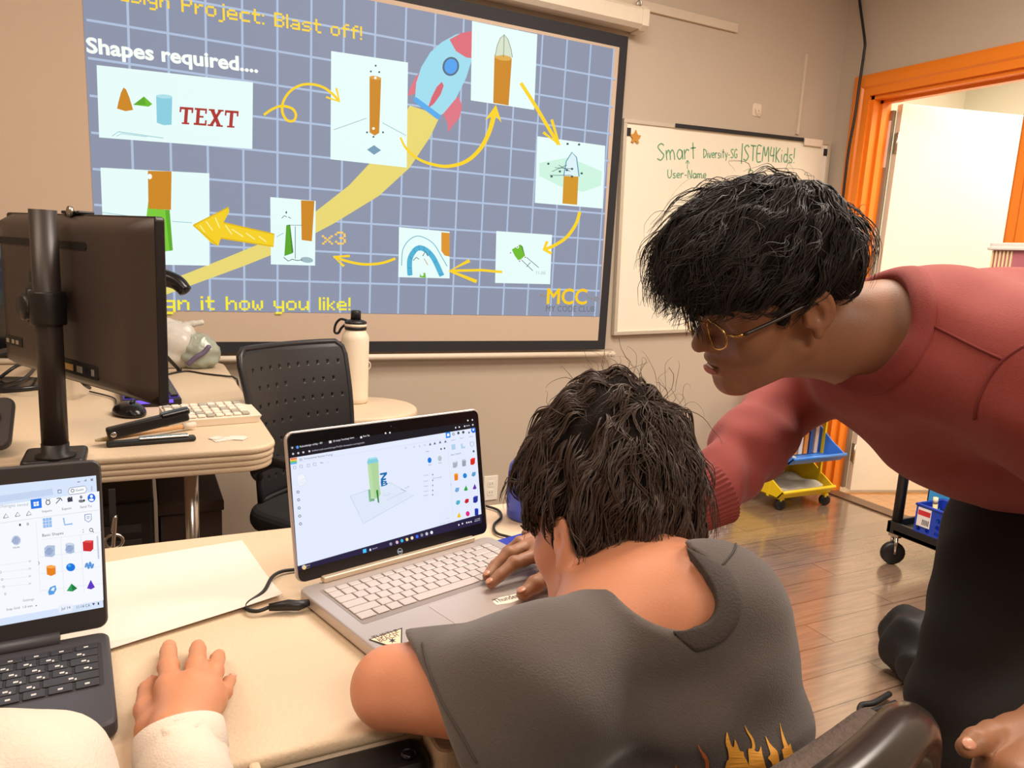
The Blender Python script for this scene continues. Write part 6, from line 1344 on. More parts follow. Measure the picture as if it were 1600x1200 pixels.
def ribbed_band(name, root, C, axis, r0, r1, length, m, ribs=44, ref=None, sx=1.0, amp=.0011):
    """ribbed knit cuff / collar"""
    a = nrm(axis); u = nrm(ref-a*(ref@a)) if ref is not None else nrm(np.cross(a, (.3, .2, .9))); v = np.cross(a, u); n = ribs*4; ph = np.arange(n)*2*PI/n
    prof = [(r0-.003, 0), (r0, -.001), (r0+.0015, .003)]+[(r0+(r1-r0)*t+.0015, length*t) for t in (.25, .5, .75)]+[(r1+.0015, length-.003), (r1, length), (r1-.004, length-.002)]
    P = np.array([[C+a*h+(u*math.cos(t)*sx+v*math.sin(t))*(r+amp*math.cos(t*ribs)) for t in ph] for r, h in prof]); V, F = gridmesh(P, True); return mesh_obj(name, V, F, m, root, True)

# ------------------------------------------------------------------ boy in the grey T-shirt
boy = thing('person', 'boy in dark grey T-shirt with flame print, seen from behind at the silver laptop', 'person', (.46, .45, 0))
M_bs = skin_mat('light_skin', (208, 142, 108)); 
hb = Head(at(954, 830, .79), cv(-.55, .20, .81), cv(-.02, -.97, .24), .90, .85, -.014)
NB = at(1018, 990, .69); HIP = np.array([.462, .445, .47])
bLs, bRs = at(838, 1085, .61), at(1110, 966, .64); bLe = onz(612, 1074, TZ+.040); bLh = np.array([.36, .655, TZ+.030]); bRe = at(1135, 1330, .62); bRh = np.array([.50, .655, TZ+.03])
ops = hb.ops(False)+[('u', .03, rc(hb.p(-.035, 0, -.05), NB, .040, .047)), ('u', .04, rc(NB+(bRs-NB)*.1, bLs, .036, .038)), ('u', .05, rc(NB, bRs, .045, .04)), ('u', .05, rc(NB, HIP, .075, .085, bRs-bLs, 1.3)),
    ('u', .03, rc(bLs, bLe, .043, .036)), ('u', .008, rc(bLe, bLh, .036, .026)), ('u', .03, rc(bRs, bRe, .043, .036)), ('u', .02, rc(bRe, bRh, .036, .025)), ('u', .02, el(bLh+[.03, .008, -.006], (.035, .03, .013))), ('u', .02, el(bRh+[-.0, .03, -.004], (.03, .035, .013)))]
for B, dx in ((bLh+[.055, .018, -.012], .3), (bRh+[-.01, .055, -.008], -.2)):
    for k in range(4):
        d = nrm((.95, .10+.08*k, 0)) if dx > 0 else nrm((.4-.12*k, .8, 0)); s_ = np.array([d[1], -d[0], 0]); q = B+s_*(k-1.5)*.016; ops += finger([q, q+d*.022+[0, 0, .004], q+d*.040+[0, 0, -.0], q+d*.054+[0, 0, -.008]], .0078, .0062)
    ops += finger([B+[.0, -.02, 0]+[.02*(1 if dx > 0 else -1), 0, 0], B+[.035*(1 if dx > 0 else -1), -.0, -.002], B+[.04*(1 if dx > 0 else -1), .02, -.006]], .009, .0072)
boy_skin = ops
lo, hi = bounds(hb.O, bLe, bRe, HIP, bLh, bRh, hb.p(0, 0, .12), r=.10); hi[1] = max(hi[1], .86)
skin_obj(boy, ops, lo, hi, .0032, M_bs); hb.eyes(boy)
# hair
hops = [('u', 0, hb.e(-.006, 0, .066, .104, .085, .118)), ('u', .03, hb.e(.05, 0, .065, .058, .072, .070)), ('u', .03, hb.e(-.052, 0, .02, .052, .072, .075)), ('i', .012, half(hb.p(0, 0, -.030), -hb.U+hb.F*.42)), ('s', .01, hb.e(.132, 0, -.060, .072, .12, .07)), ('s', .008, hb.e(.006, .088, -.014, .024, .028, .026))]
ear_gap = [('u', 0, hb.e(.004, .088, -.020, .024, .020, .024)), ('u', 0, hb.e(.095, .04, -.065, .055, .06, .055))]
hops = hops+[('d', 0, ripple(.0028, [(hb.L+hb.F*.3, .030, 0, hb.p(0, 0, .06), .2), (hb.F+hb.U*.6, .045, 1.3, hb.p(0, 0, .06), .2), (hb.L-hb.U*.7, .038, 2.2, hb.p(-.06, 0, .04), .15)]))]
Vh, Fh = surf(hops, hb.O-.2, hb.O+.22, .0035)
def whorl_flow(H, w, bias):
    W_ = H.p(*w); B_ = H.F*bias[0]+H.L*bias[1]+H.U*bias[2]
    def f(P):
        d = P-W_; n = np.linalg.norm(d, axis=1)[:, None]+.01; sw = np.cross(np.broadcast_to(H.U, P.shape), d/n); return d/n+B_+.35*sw*np.exp(-n*18)
    return f
G_ = grad(hops, Vh); Q = (Vh-hb.O)@hb.R.T/hb.k
good = np.where((Q[:, 2] > -.05) & (G_@hb.U > -.55))[0]
fl = whorl_flow(hb, (-.055, .01, .135), (.25, .12, -.42))
r1 = rng.choice(good, 340); S1 = strands(hops, Vh[r1], fl, .066, 11, .0010, .0075, .003, jit=.22, clump=11, avoid=ear_gap)
r2 = rng.choice(good, 90); S2 = strands(hops, Vh[r2], fl, .075, 12, .0006, .011, .005, jit=.35, drop=.25, clump=6, avoid=ear_gap)
top = np.where((Q[:, 2] > .10) & (Q[:, 0] < .0))[0]; r3 = rng.choice(top, 60); S3 = strands(hops, Vh[r3], lambda P: whorl_flow(hb, (-.055, .01, .11), (0, 0, .9))(P), .045, 10, .00035, .03, .004, jit=.5, drop=.9)
low = np.where((Q[:, 2] < .015) & (G_@hb.U > -.4))[0]; r4 = rng.choice(low, 700); S4 = strands(hops, Vh[r4], lambda P: np.broadcast_to(-hb.U-.15*hb.F, P.shape), .022, 6, .0007, .002, .0006, jit=.15, drop=.4, avoid=ear_gap)
hair_obj(boy, (Vh, Fh), (S1, S2, S3, S4), M_hb, M_hair)
# T-shirt
M_ts = mat('charcoal_cotton', (76, 68, 63), .85, var=.10, scale=260, bump=.35, bscale=700, sheen=.25)
sx = nrm(bRs-bLs); hem = at(664, 1100, .69); sdir = nrm(hem-bLs)
tops = [('u', 0, rc(NB+(HIP-NB)*.16, HIP, .088, .105, sx, 1.28)), ('u', .05, rc(NB*.75+bLs*.25, bLs, .060, .062)), ('u', .05, rc(NB*.75+bRs*.25, bRs, .056, .055)), ('u', .04, rc(bLs+sdir*.0, hem+sdir*.06, .062, .071)), ('u', .03, rc(bLs+[0, 0, -.035], hem+np.array([.01, -.02, -.045])+sdir*.03, .058, .054)),
        ('u', .05, rc(bRs, bRe*.55+bRs*.45, .055, .064)), ('u', .04, rc(bRs*.6+bRe*.4+[0, 0, -.0], HIP+sx*.10+[0, 0, .1], .06, .06))]
h0, h1 = at(638, 1000, .69), at(722, 1195, .64); hn_ = nrm(np.cross(h1-h0, ray(670, 1090))); hn_ = hn_ if hn_@sdir > 0 else -hn_
tops += [('i', .004, half(h0, hn_)), ('s', .004, rc(hem-sdir*.06, hem+sdir*.1, .054, .060)), ('s', .004, rc(hem-sdir*.02+np.array([0, -.005, -.04]), hem+sdir*.1+np.array([0, -.01, -.05]), .046, .046)),
         ('d', 0, ripple(.0048, [(np.array([.5, .2, .9]), .075, .3, bLs+[.0, -.03, -.07], .11), (np.array([.55, -.1, .85]), .10, 1.0, NB+[-.03, -.07, -.13], .10), (np.array([-.4, .3, .8]), .065, 2.0, bRs+[-.03, -.04, -.05], .07), (np.array([.3, .1, 1.]), .06, .5, HIP+[-.02, -.1, .25], .12), (np.array([.9, .2, .3]), .05, 1.5, hem+[.05, -.05, -.05], .08)]))]
ndir = nrm(hb.p(-.03, 0, -.05)-NB)
nc = at(1040, 925, .67)
shirt_pre = list(tops); c2_, s2_ = math.cos(.35), math.sin(.35); HR = np.array([RW[:, 0]*c2_+RW[:, 1]*s2_, RW[:, 1]*c2_-RW[:, 0]*s2_, -RW[:, 2]]); hcen = at(1030, 900, .645); hrad = (.049, .034, .10)
tops += [('s', .005, el(hcen, hrad, HR)), ('s', .004, rc(NB+(HIP-NB)*.10, hb.p(-.03, 0, -.05), .052, .056))]
shirt_ops = tops
lo, hi = bounds(bLs, hem, bRs, HIP, bRe*.5+bRs*.5, r=.16); lo[2] = HIP[2]-.06
V, F = surf(tops, lo, hi, .0045); mesh_obj('t_shirt', V, F, M_ts, boy, True)
def path_on(ops, pts, t0=.25, off=.001, n=6):
    P = [hit(ops, x, y, t0, 2.2, off) for x, y in spline(np.array(pts, float), n)]; return np.array([p for p in P if p is not None])
def ribbon(name, root, P, w, m, lift, ops):
    g = grad(ops, P); T = np.gradient(P, axis=0); T /= np.linalg.norm(T, axis=1)[:, None]+1e-9; B = np.cross(T, g); R = []
    for k, (a, h) in enumerate(((-.5, -.001), (-.5, lift), (-.2, lift*1.25), (.2, lift*1.25), (.5, lift), (.5, -.001))): R.append(P+B*(a*w)+g*h)
    V, F = gridmesh(np.stack(R, 1)); return mesh_obj(name, V, F, m, root, True)
# flame print at the back
def print_poly(b, ops, pts, m, off=.0012, rest=None):
    from mathutils.geometry import tessellate_polygon
    P = spline(np.array(pts, float), 3, closed=True); W_ = [hit(ops, x, y, .3, 1.2, off) for x, y in P]
    if any(w is None for w in W_): return
    tr = tessellate_polygon([[Vector((x, y, 0)) for x, y in P]]); F = []
    for t in tr:
        A_, B_, C_ = [np.array(W_[i]) for i in t]; n = np.cross(B_-A_, C_-A_); F.append(list(t) if n@(EYE-A_) > 0 else list(t)[::-1])
    b.add(W_, F, m)
M_fl = mat('gold_print', (226, 160, 60), .6, var=.25, scale=40); M_fl2 = mat('orange_print', (196, 104, 50), .6, var=.2, scale=40)
b = MB()
z7 = lambda L: [(900+x/3.1575, 820+y/3.1575) for x, y in L]
for L in ([(742, 1020), (752, 1050), (764, 1085), (776, 1090), (780, 1056), (792, 1080), (806, 1112), (822, 1116), (828, 1140), (846, 1172), (858, 1235), (742, 1235), (742, 1165), (752, 1150), (748, 1110), (736, 1070)],
          [(828, 985), (842, 1012), (868, 1050), (880, 1090), (878, 1112), (898, 1118), (908, 1092), (916, 1130), (930, 1180), (940, 1235), (862, 1235), (850, 1150), (846, 1104), (864, 1100), (860, 1060), (838, 1020)],
          [(930, 1040), (950, 1075), (968, 1096), (990, 1120), (1000, 1175), (1004, 1235), (960, 1235), (966, 1180), (944, 1150), (956, 1130), (940, 1080)],
          [(1000, 975), (1010, 1010), (1024, 1050), (1042, 1090), (1052, 1080), (1060, 1110), (1078, 1160), (1082, 1235), (1030, 1235), (1020, 1150), (1012, 1110), (1022, 1100), (1012, 1060)]): print_poly(b, shirt_ops, z7(L), M_fl)
for L in ([(602, 1080), (622, 1110), (642, 1132), (656, 1170), (656, 1235), (634, 1235), (640, 1170), (622, 1130)], [(494, 1180), (502, 1200), (506, 1235), (490, 1235)]): print_poly(b, shirt_ops, z7(L), M_fl2)
if b.v: b.build('flame_print', boy)
# collar band and sleeve hem
lp_ = hole_loop(shirt_pre, lambda th, t: hcen+HR[0]*(hrad[0]*math.cos(t)*math.cos(th))+HR[1]*(hrad[1]*math.cos(t)*math.sin(th))+HR[2]*(hrad[2]*math.sin(t)), -1.5, 1.5, 70, (-1.5, 1.35))
neck_band('collar', boy, lp_, hcen, .016, mat('charcoal_rib_knit', (66, 59, 55), .85, var=.08, scale=260, bump=.4, bscale=500), .0012, shirt_pre, closed=False)
def seam(pts, par, ops, m, r=.0016, t0=.3):
    P = path_on(ops, pts, t0, .0002, 6)
    if len(P) > 3: b = MB(); b.tube(P, r, m, 6); b.build('seam', par)
M_st = mat('dark_grey_stitch', (66, 60, 57), .9)
seam([(660, 1004), (668, 1040), (688, 1092), (722, 1150), (745, 1192)], boy, shirt_ops, M_st, .0009); seam([(1150, 848), (1146, 862), (1128, 884)], boy, shirt_ops, M_st, .0009)
# pale patterned shorts, legs, shoes
M_sh = mat('pale_marbled_cotton', (214, 210, 200), .8, var=.18, scale=22, bump=.2, bscale=200)
kL, kR = np.array([.30, .80, .47]), np.array([.56, .84, .47]); hL, hR = HIP+[-.085, .02, .0], HIP+[.085, .02, .0]
pops = [('u', 0, rc(HIP+[-.05, 0, .02], HIP+[.05, 0, .02], .118, .118)), ('u', .05, rc(hL, hL*.3+kL*.7, .092, .080)), ('u', .03, rc(hR, hR*.3+kR*.7, .092, .080)), ('d', 0, ripple(.003, [((1, .4, .3), .06, 0, hL+[0, .1, 0], .2)]))]
V, F = surf(pops, *bounds(HIP, kL, kR, r=.16), .008); mesh_obj('shorts', V, F, M_sh, boy, True)
fL, fR = np.array([.31, .86, .07]), np.array([.60, .88, .07])
lops = [('u', 0, rc(hL*.4+kL*.6, kL, .055, .05)), ('u', .02, rc(kL, fL, .048, .034)), ('u', 0, rc(hR*.4+kR*.6, kR, .055, .05)), ('u', .02, rc(kR, fR, .048, .034))]
V, F = surf(lops, *bounds(kL, kR, fL, fR, hL, r=.08), .008); mesh_obj('legs', V, F, M_bs, boy, True)
for q in (fL, fR):
    V, F = surf([('u', 0, el(q+[0, .05, -.025], (.04, .105, .04))), ('u', .02, rc(q, q+[0, 0, .02], .038)), ('i', .004, half(q*[1, 1, 0]+[0, 0, .002], (0, 0, -1)))], q-.18, q+.2, .007); mesh_obj('shoe', V, F, mat('dark_shoe', (40, 40, 46), .6), boy, True)
# ------------------------------------------------------------------ the boy's chair
M_mesh = mat('taupe_mesh_fabric', (88, 74, 66), .85, var=.35, scale=160, bump=.8, bscale=260); M_gp = mat('dark_gloss_frame', (44, 38, 34), .22, var=.08)
bc = thing('office_chair', 'office chair with taupe mesh backrest and glossy black rim under the boy', 'chair', (.42, .50, 0))
c0_, c1_ = onz(1296, 1206, .85), onz(1462, 1092, .855); e_ = nrm((c1_-c0_)*[1, 1, 0]); fr_ = np.array([-e_[1], e_[0], 0])        # fr_: toward the boy / table
bz = .85
def back_pt(s, t, off=0.):
    """s along the top edge, t down; cushioned, slightly curved"""
    L_ = .40; o = c1_*[1, 1, 0]+np.array([0, 0, bz])
    rr = .07; dx = (1-s)*L_
    edge = min(dx, L_-dx); dz = 0
    if edge < rr: dz = rr-math.sqrt(max(0, rr*rr-(rr-edge)**2))
    return o-e_*dx-np.array([0, 0, dz+t*(.44-dz)])-fr_*(.03*math.sin(PI*min(1, t*1.1))-.05*(s-.5)**2*2)+fr_*off
P = np.array([[back_pt(s, t, .012+.012*math.sin(PI*min(max(s, .02), .98))*1.) for s in np.linspace(.02, .98, 26)] for t in np.linspace(.0, 1, 22)])
P2 = np.array([[back_pt(s, t, -.004) for s in np.linspace(.02, .98, 26)] for t in np.linspace(.0, 1, 22)])
V, F = gridmesh(P); V2, F2 = gridmesh(P2); n_ = len(V); Fj = [f[::-1] for f in F]+[[a+n_ for a in f] for f in F2]
def ring(n, m): return [j for j in range(m)]+[i*m+m-1 for i in range(1, n)]+[(n-1)*m+j for j in range(m-2, -1, -1)]+[i*m for i in range(n-2, 0, -1)]
rg = ring(22, 26); Fj += [[rg[k], rg[(k+1) % len(rg)], rg[(k+1) % len(rg)]+n_, rg[k]+n_] for k in range(len(rg))]
mesh_obj('mesh_back', np.concatenate([V, V2]), Fj, M_mesh, bc, True)
b = MB(); rimp = [back_pt(s, 0, -.016) for s in np.linspace(0, 1, 40)]; rimp = [back_pt(0, t, -.016) for t in np.linspace(1, .1, 8)]+rimp+[back_pt(1, t, -.016) for t in np.linspace(.1, 1, 8)]
b.tube(rimp, [.020]*len(rimp), M_gp, 14); b.build('back_rim', bc)
sc2 = c1_*[1, 1, 0]-e_*.20+fr_*.25
b = MB().setM(e_, fr_, up, sc2); b.box((-.21, -.21, .335), (.21, .20, .375), mat('black_seat_fabric', (26, 26, 28), .9, var=.12, scale=200), .018, .08, 4); b.build('seat', bc)
b = MB(); b.tube([back_pt(.5, .9, -.02), sc2-fr_*.2+[0, 0, .34], sc2+[0, 0, .32]], .022, M_gp, 10); b.build('back_post', bc)
b = MB(); b.lathe([(.03, .10), (.03, .22), (.02, .23), (.02, .335)], M_chr, 16, sc2); b.build('gas_column', bc)
for k in range(5):
    a_ = k*2*PI/5; d_ = np.array([math.cos(a_), math.sin(a_), 0])
    b = MB(); b.tube([sc2+[0, 0, .115], sc2+d_*.14+[0, 0, .10], sc2+d_*.28+[0, 0, .075]], [.026, .022, .016], M_cp, 8); lg = b.build('base_leg', bc)
    b = MB(); b.lathe([(.027, -.02), (.03, -.015), (.03, .015), (.027, .02)], M_bp, 14, sc2+d_*.28+[0, 0, .0305], np.cross(d_, (0, 0, 1.))); b.build('caster', lg)

# ------------------------------------------------------------------ man in the red sweater
man = thing('person', 'man in a brick red sweater and glasses bending over the laptop, pointing with one hand', 'person', (1.05, .60, 0))
M_ms = skin_mat('brown_skin', (154, 108, 78)); 
hm = Head((0, 0, 0), cv(-.92, .36, -.13), cv(-.33, -.80, -.48), .93); hm.O = at(1275, 492, .85)-hm.p(-.008, .078, -.004)
mNB = at(1425, 540, .94)
mS1, mS2 = at(1560, 600, 1.0), at(1730, 735, 1.10)
mLs, mRs = at(1625, 590, .80), at(1250, 600, 1.20)
mRe, mRw, mCuff = at(1172, 700, 1.08), at(912, 868, .955), at(1112, 772, 1.0)
mLe, mLw = at(1800, 830, .82), at(1668, 1128, .66)
lat = nrm(mLs-mRs)
def Pz(px, py, z): return onz(px, py, z)
hz = TZ+.018
mcpI, mcpM, mcpR, mcpP = Pz(842, 866, hz+.030), Pz(836, 848, hz+.031), Pz(846, 836, hz+.029), Pz(862, 829, hz+.022)
fI = [mcpI, Pz(803, 880, hz+.026), Pz(781, 899, hz+.016), Pz(767, 912, hz+.009)]
fM = [mcpM, Pz(796, 865, hz+.028), Pz(774, 884, hz+.016), Pz(762, 900, hz+.009)]
fR = [mcpR, Pz(812, 848, hz+.028), Pz(792, 862, hz+.014), Pz(784, 872, hz+.008)]
fP = [mcpP, Pz(843, 823, hz+.018), Pz(830, 827, hz+.010), Pz(820, 833, hz+.007)]
fT = [Pz(895, 880, hz+.022), Pz(864, 893, hz+.022), Pz(836, 913, hz+.016), Pz(817, 928, hz+.010)]
wr = Pz(912, 862, hz+.034)
hand_r = [('u', .012, rc(wr, (mcpI+mcpM)/2, .019, .013)), ('u', .012, rc(wr, mcpR, .018, .012)), ('u', .012, rc(wr, mcpP, .016, .010)), ('u', .012, rc(wr, mcpI, .018, .012)), ('u', .01, rc(wr-[0, 0, .006], fT[1], .016, .012))]
for f_, r_ in ((fI, .0085), (fM, .0088), (fR, .0082), (fP, .0072)): hand_r += [('u', .006, rc(f_[0], f_[1], r_+.0012, r_)), ('u', .0025, rc(f_[1], f_[2], r_, r_-.0006)), ('u', .002, rc(f_[2], f_[3], r_-.0006, r_-.0016)), ('u', .003, el(f_[1]+[0, 0, .001], (r_+.0006,)*3))]
hand_r += [('u', .012, rc(fT[0], fT[1], .013, .011)), ('u', .004, rc(fT[1], fT[2], .0105, .0098)), ('u', .003, rc(fT[2], fT[3], .0098, .0084)), ('u', .004, el(fT[2], (.0112,)*3))]
# left hand, hanging over the chair back
lk = [at(1548, 1196, .63), at(1566, 1204, .615), at(1586, 1212, .60), at(1606, 1218, .59)]; lt = [at(1588, 1150, .645), at(1552, 1150, .635), at(1526, 1158, .625), at(1510, 1168, .62)]
lw = at(1650, 1140, .655)
dn = np.array([-.2, .2, -1.]); dn = nrm(dn)
hand_l = []
for i, k_ in enumerate(lk):
    hand_l += [('u', .012, rc(lw, k_, .020, .013)), ('u', .006, rc(k_, k_+dn*.038+e_*-.012, .010, .009)), ('u', .003, rc(k_+dn*.038+e_*-.012, k_+dn*.058+e_*.006, .009, .008)), ('u', .003, rc(k_+dn*.058+e_*.006, k_+dn*.066+e_*.024, .008, .007))]
hand_l += [('u', .012, rc(lw, lt[0], .02, .017)), ('u', .008, rc(lt[0], lt[1], .0165, .0128)), ('u', .004, rc(lt[1], lt[2], .0118, .0108)), ('u', .003, rc(lt[2], lt[3], .0106, .0086))]
ops = hm.ops(True)+[('u', .03, rc(hm.p(-.035, 0, -.045), mNB, .054, .058)), ('u', .02, rc(hm.p(.01, 0, -.07), mNB, .04, .05)), ('u', .06, rc(mNB, mS1, .075, .095, lat, 1.3)), ('u', .06, rc(mS1, mS2, .10, .10, lat, 1.25)),
    ('u', .05, rc(mNB, mLs, .055, .05)), ('u', .05, rc(mNB, mRs, .055, .05)), ('u', .03, rc(mLs, mLe, .048, .04)), ('u', .03, rc(mLe, lw, .038, .024)), ('u', .03, rc(mRs, mRe, .044, .036)), ('u', .02, rc(mRe, wr, .036, .022))]+hand_r+hand_l
lo, hi = bounds(hm.O, mRw, mS2, mLe, lk[0]+dn*.08, lk[3]+dn*.08, mRs, wr, fI[3], fP[3], r=.07); lo[2] -= .02; hi[2] = hm.p(0, 0, .14)[2]+.06
skin_obj(man, ops, lo, hi, .0027, M_ms); hm.eyes(man)
nail(man, fT[3], fT[2], (0, 0, 1), mat('warm_fingernail', (196, 140, 112), .3), .0058, .0072, .0084); nail(man, fI[3], fI[2], (0, 0, 1), mat('warm_fingernail', (196, 140, 112), .3), .0048, .006, .007); nail(man, fM[3], fM[2], (0, 0, 1), mat('warm_fingernail', (196, 140, 112), .3), .0048, .006, .0072)
nail(man, lt[3], lt[2], EYE-lt[3]+np.array([0, 0, .3]), mat('warm_fingernail', (196, 140, 112), .3), .0055, .007, .0086)
for q in (1, -1):
    b = MB(); b.tube(spline([hm.p(.092, q*.014, .021), hm.p(.094, q*.030, .026), hm.p(.083, q*.048, .020)], 5), [.002]+[.0035]*9+[.0015], M_hair2, 6); b.build('eyebrow', man)
    lips = [hm.p(.1045, y, -.0715+.1*y*y*20) for y in np.linspace(-.015, .015, 9)]
b = MB(); b.tube(lips, [.001, .003, .0042, .0048, .005, .0048, .0042, .003, .001], mat('lip_tone', (168, 98, 84), .4), 8); b.build('lower_lip', man)
b = MB(); b.tube([hm.p(.1035, y, -.0665) for y in np.linspace(-.008, .008, 7)], .0012, mat('teeth_white', (232, 226, 214), .3), 6); b.build('teeth', man)
# hair
hh = [('u', 0, hm.e(-.004, 0, .050, .102, .085, .100)), ('u', .04, hm.e(.060, 0, .086, .068, .074, .058)), ('u', .03, hm.e(.088, .008, .064, .040, .062, .038)), ('u', .03, hm.e(-.052, 0, .03, .050, .074, .060)), ('i', .010, half(hm.p(0, 0, .012), -hm.U+hm.F*.22)), ('s', .012, hm.e(.105, 0, -.035, .045, .11, .062)),
      ('u', .012, hm.e(.034, .069, .014, .013, .006, .022)), ('u', .012, hm.e(.034, -.069, .014, .013, .006, .022)), ('s', .006, hm.e(.004, .086, -.006, .022, .022, .032)), ('d', 0, ripple(.003, [(hm.L+hm.F*.4, .034, 0, hm.p(.03, 0, .11), .15), (hm.F+hm.U*.5, .05, 1.1, hm.p(0, 0, .1), .2)]))]
Vh, Fh = surf(hh, hm.O-.22, hm.O+.24, .0035)
G_ = grad(hh, Vh); Q = (Vh-hm.O)@hm.R.T/hm.k
good = np.where((Q[:, 2] > .0) & (G_@hm.U > -.5))[0]; topf = np.where((Q[:, 2] > .07) & (G_@hm.U > .0))[0]; front = np.where((Q[:, 0] > .06) & (G_@hm.U > -.1) & (Q[:, 2] > .06))[0]
ear_gap = [('u', 0, hm.e(-.006, .086, -.008, .021, .020, .031)), ('u', 0, hm.e(.06, .075, -.03, .03, .03, .04))]
flm = whorl_flow(hm, (-.07, 0, .15), (.55, .05, -.22))
S1 = strands(hh, Vh[rng.choice(good, 250)], flm, .07, 11, .00095, .006, .003, jit=.2, clump=10, avoid=ear_gap)
S2 = strands(hh, Vh[rng.choice(topf, 80)], flm, .085, 13, .0007, .014, .006, jit=.35, drop=.2, clump=6, avoid=ear_gap)
S3 = strands(hh, Vh[rng.choice(front, 90)], lambda P: np.broadcast_to(hm.F*.8-hm.U*.35, P.shape), .085, 13, .0007, .008, .004, jit=.3, drop=.9, clump=7)
S4 = strands(hh, Vh[rng.choice(topf, 90)], flm, .075, 12, .0004, .026, .007, jit=.6, drop=.3)
low = np.where((Q[:, 2] < .05) & (Q[:, 0] < .05))[0]; S5 = strands(hh, Vh[rng.choice(low, 700)], lambda P: np.broadcast_to(-hm.U*.8-hm.F*.5, P.shape), .018, 6, .0006, .0015, .0005, jit=.2, drop=.2)
hair_obj(man, (Vh, Fh), (S1, S2, S3, S4, S5), M_hb, M_hair2)
# glasses
M_gold = mat('gold_wire', (222, 176, 104), .25, 1); M_tmp = mat('dark_temple', (58, 46, 38), .3)
gl = bpy.data.objects.new('glasses', None); COL.objects.link(gl); gl.parent = man; gl['label'] = 'gold rimmed glasses with dark temples'
def child_build(b, name, par):
    o = b.build(name); o.parent = par; M_ = world_loc(par); o.matrix_parent_inverse = M_.inverted(); return o
mb_l = []
for q in (1, -1):
    ring_ = [hm.p(.108-.006*abs(y)/.024*1., q*.032+y, -.004+z) for y, z in [(.0235*math.cos(t), .0195*math.sin(t)) for t in np.linspace(0, 2*PI, 28, endpoint=False)]]
    b = MB(); b.tube(ring_, .0013, M_gold, 6, closed=True); child_build(b, 'rim', gl)
    b = MB(); n_ = len(ring_); c_m = np.mean(ring_, 0); b.add([c_m]+ring_, [[0, i+1, (i+1) % n_+1] for i in range(n_)], mat('lens_glass', (250, 250, 250), .02, trans=1., alpha=.25), True); child_build(b, 'lens', gl)
    b = MB(); b.tube([hm.p(.101, q*.0565, .003), hm.p(.097, q*.072, .006), hm.p(.088, q*.076, .007)], .0018, M_gold, 8); child_build(b, 'hinge', gl)
    b = MB(); b.tube(spline([hm.p(.090, q*.0765, .007), hm.p(.05, q*.080, .011), hm.p(.008, q*.082, .016), hm.p(-.012, q*.081, .010), hm.p(-.02, q*.079, -.01)], 6), .0024, M_tmp, 8); child_build(b, 'temple', gl)
b = MB(); b.tube(spline([hm.p(.106, .010, .004), hm.p(.1135, .0, .009), hm.p(.106, -.010, .004)], 5), .0013, M_gold, 6); child_build(b, 'bridge', gl)
# sweater
M_sw = mat('brick_red_knit', (152, 66, 60), .85, var=.07, scale=200, bump=.35, bscale=900, sheen=.12)
cC = at(1394, 512, .925); cA = cv(-.80, .0, -.50)
sops = [('u', 0, rc(mNB+(mS1-mNB)*.05, mS1, .100, .140, lat, 1.25)), ('u', .06, rc(mS1, mS2, .142, .138, lat, 1.2)), ('u', .06, rc(at(1385, 562, .98), at(1480, 612, 1.0), .066, .108)), ('u', .06, rc(mNB*.6+mLs*.4, mLs, .085, .082)), ('u', .06, rc(mNB*.6+mRs*.4, mRs, .066, .057)),
        ('u', .04, rc(mLs, mLe, .078, .062)), ('u', .03, rc(mLe, mLw+(mLe-mLw)*.1, .060, .040)), ('u', .04, rc(mRs, mRe, .056, .050)), ('u', .02, rc(mRe, mCuff, .050, .038)), ('u', .02, el(mRe+nrm(mRs-mRe)*-.01+[0, 0, .012], (.050, .046, .046))),
        ('d', 0, ripple(.0026, [(np.array([.7, .3, .6]), .055, .2, mRe+[0, 0, -.02], .09), (np.array([.2, .9, .5]), .075, 1.2, mRe, .10)])), ('d', 0, ripple(.0055, [(np.array([.4, -.2, .9]), .085, 1.2, mLs+[-.02, .0, -.10], .10), (np.array([.8, .0, .55]), .07, .4, at(1400, 600, .88), .09), (np.array([.6, .5, .5]), .15, .5, mS1+[0, 0, -.1], .18), (np.array([.9, .1, -.4]), .06, 1.0, mCuff, .09)])),
        ('s', .004, rc(cC-cA*.03, cC+cA*.09, .062, .066)), ('s', .003, rc(mCuff+nrm(mRw-mCuff)*.02, mCuff+nrm(mRw-mCuff)*.1, .034, .034))]
lo, hi = bounds(mNB, mRe, mCuff, mLe, mS2, mRs, mLw, at(1395, 590, .98), r=.16)
hipc = mS2+nrm(mS2-mS1)*.10; sops.insert(-2, ('i', .01, half(mS2+nrm(mS2-mS1)*.07, nrm(mS2-mS1))))
V, F = surf(sops, lo, hi, .0048); mesh_obj('sweater', V, F, M_sw, man, True)
M_rib = mat('brick_red_rib', (140, 60, 55), .85, var=.07, scale=200, bump=.3, bscale=700)
ca = nrm(mRw-mCuff); ribbed_band('cuff', man, mCuff-ca*.012, ca, .043, .037, .055, M_rib, 40)
k1_ = nrm(np.cross(cA, (0, 0, 1.))); k2_ = np.cross(cA, k1_); spre = sops[:-2]
lp_ = hole_loop(spre, lambda th, t: cC+cA*t+(k1_*math.cos(th)+k2_*math.sin(th))*.0635, -.09, .12)
neck_band('collar', man, lp_, cC, .024, M_rib, .0048, spre)
def seam(pts, par, ops, m, r=.0016, t0=.3):
    P = path_on(ops, pts, t0, .0004, 6)
    if len(P) > 3: b = MB(); b.tube(P, r, m, 6); b.build('seam', par)
M_seam = mat('dark_red_seam', (124, 50, 46), .9)
seam([(1440, 500), (1480, 520), (1530, 545), (1568, 562)], man, sops, M_seam); seam([(1600, 540), (1568, 562), (1545, 590), (1528, 625), (1522, 655)], man, sops, M_seam)
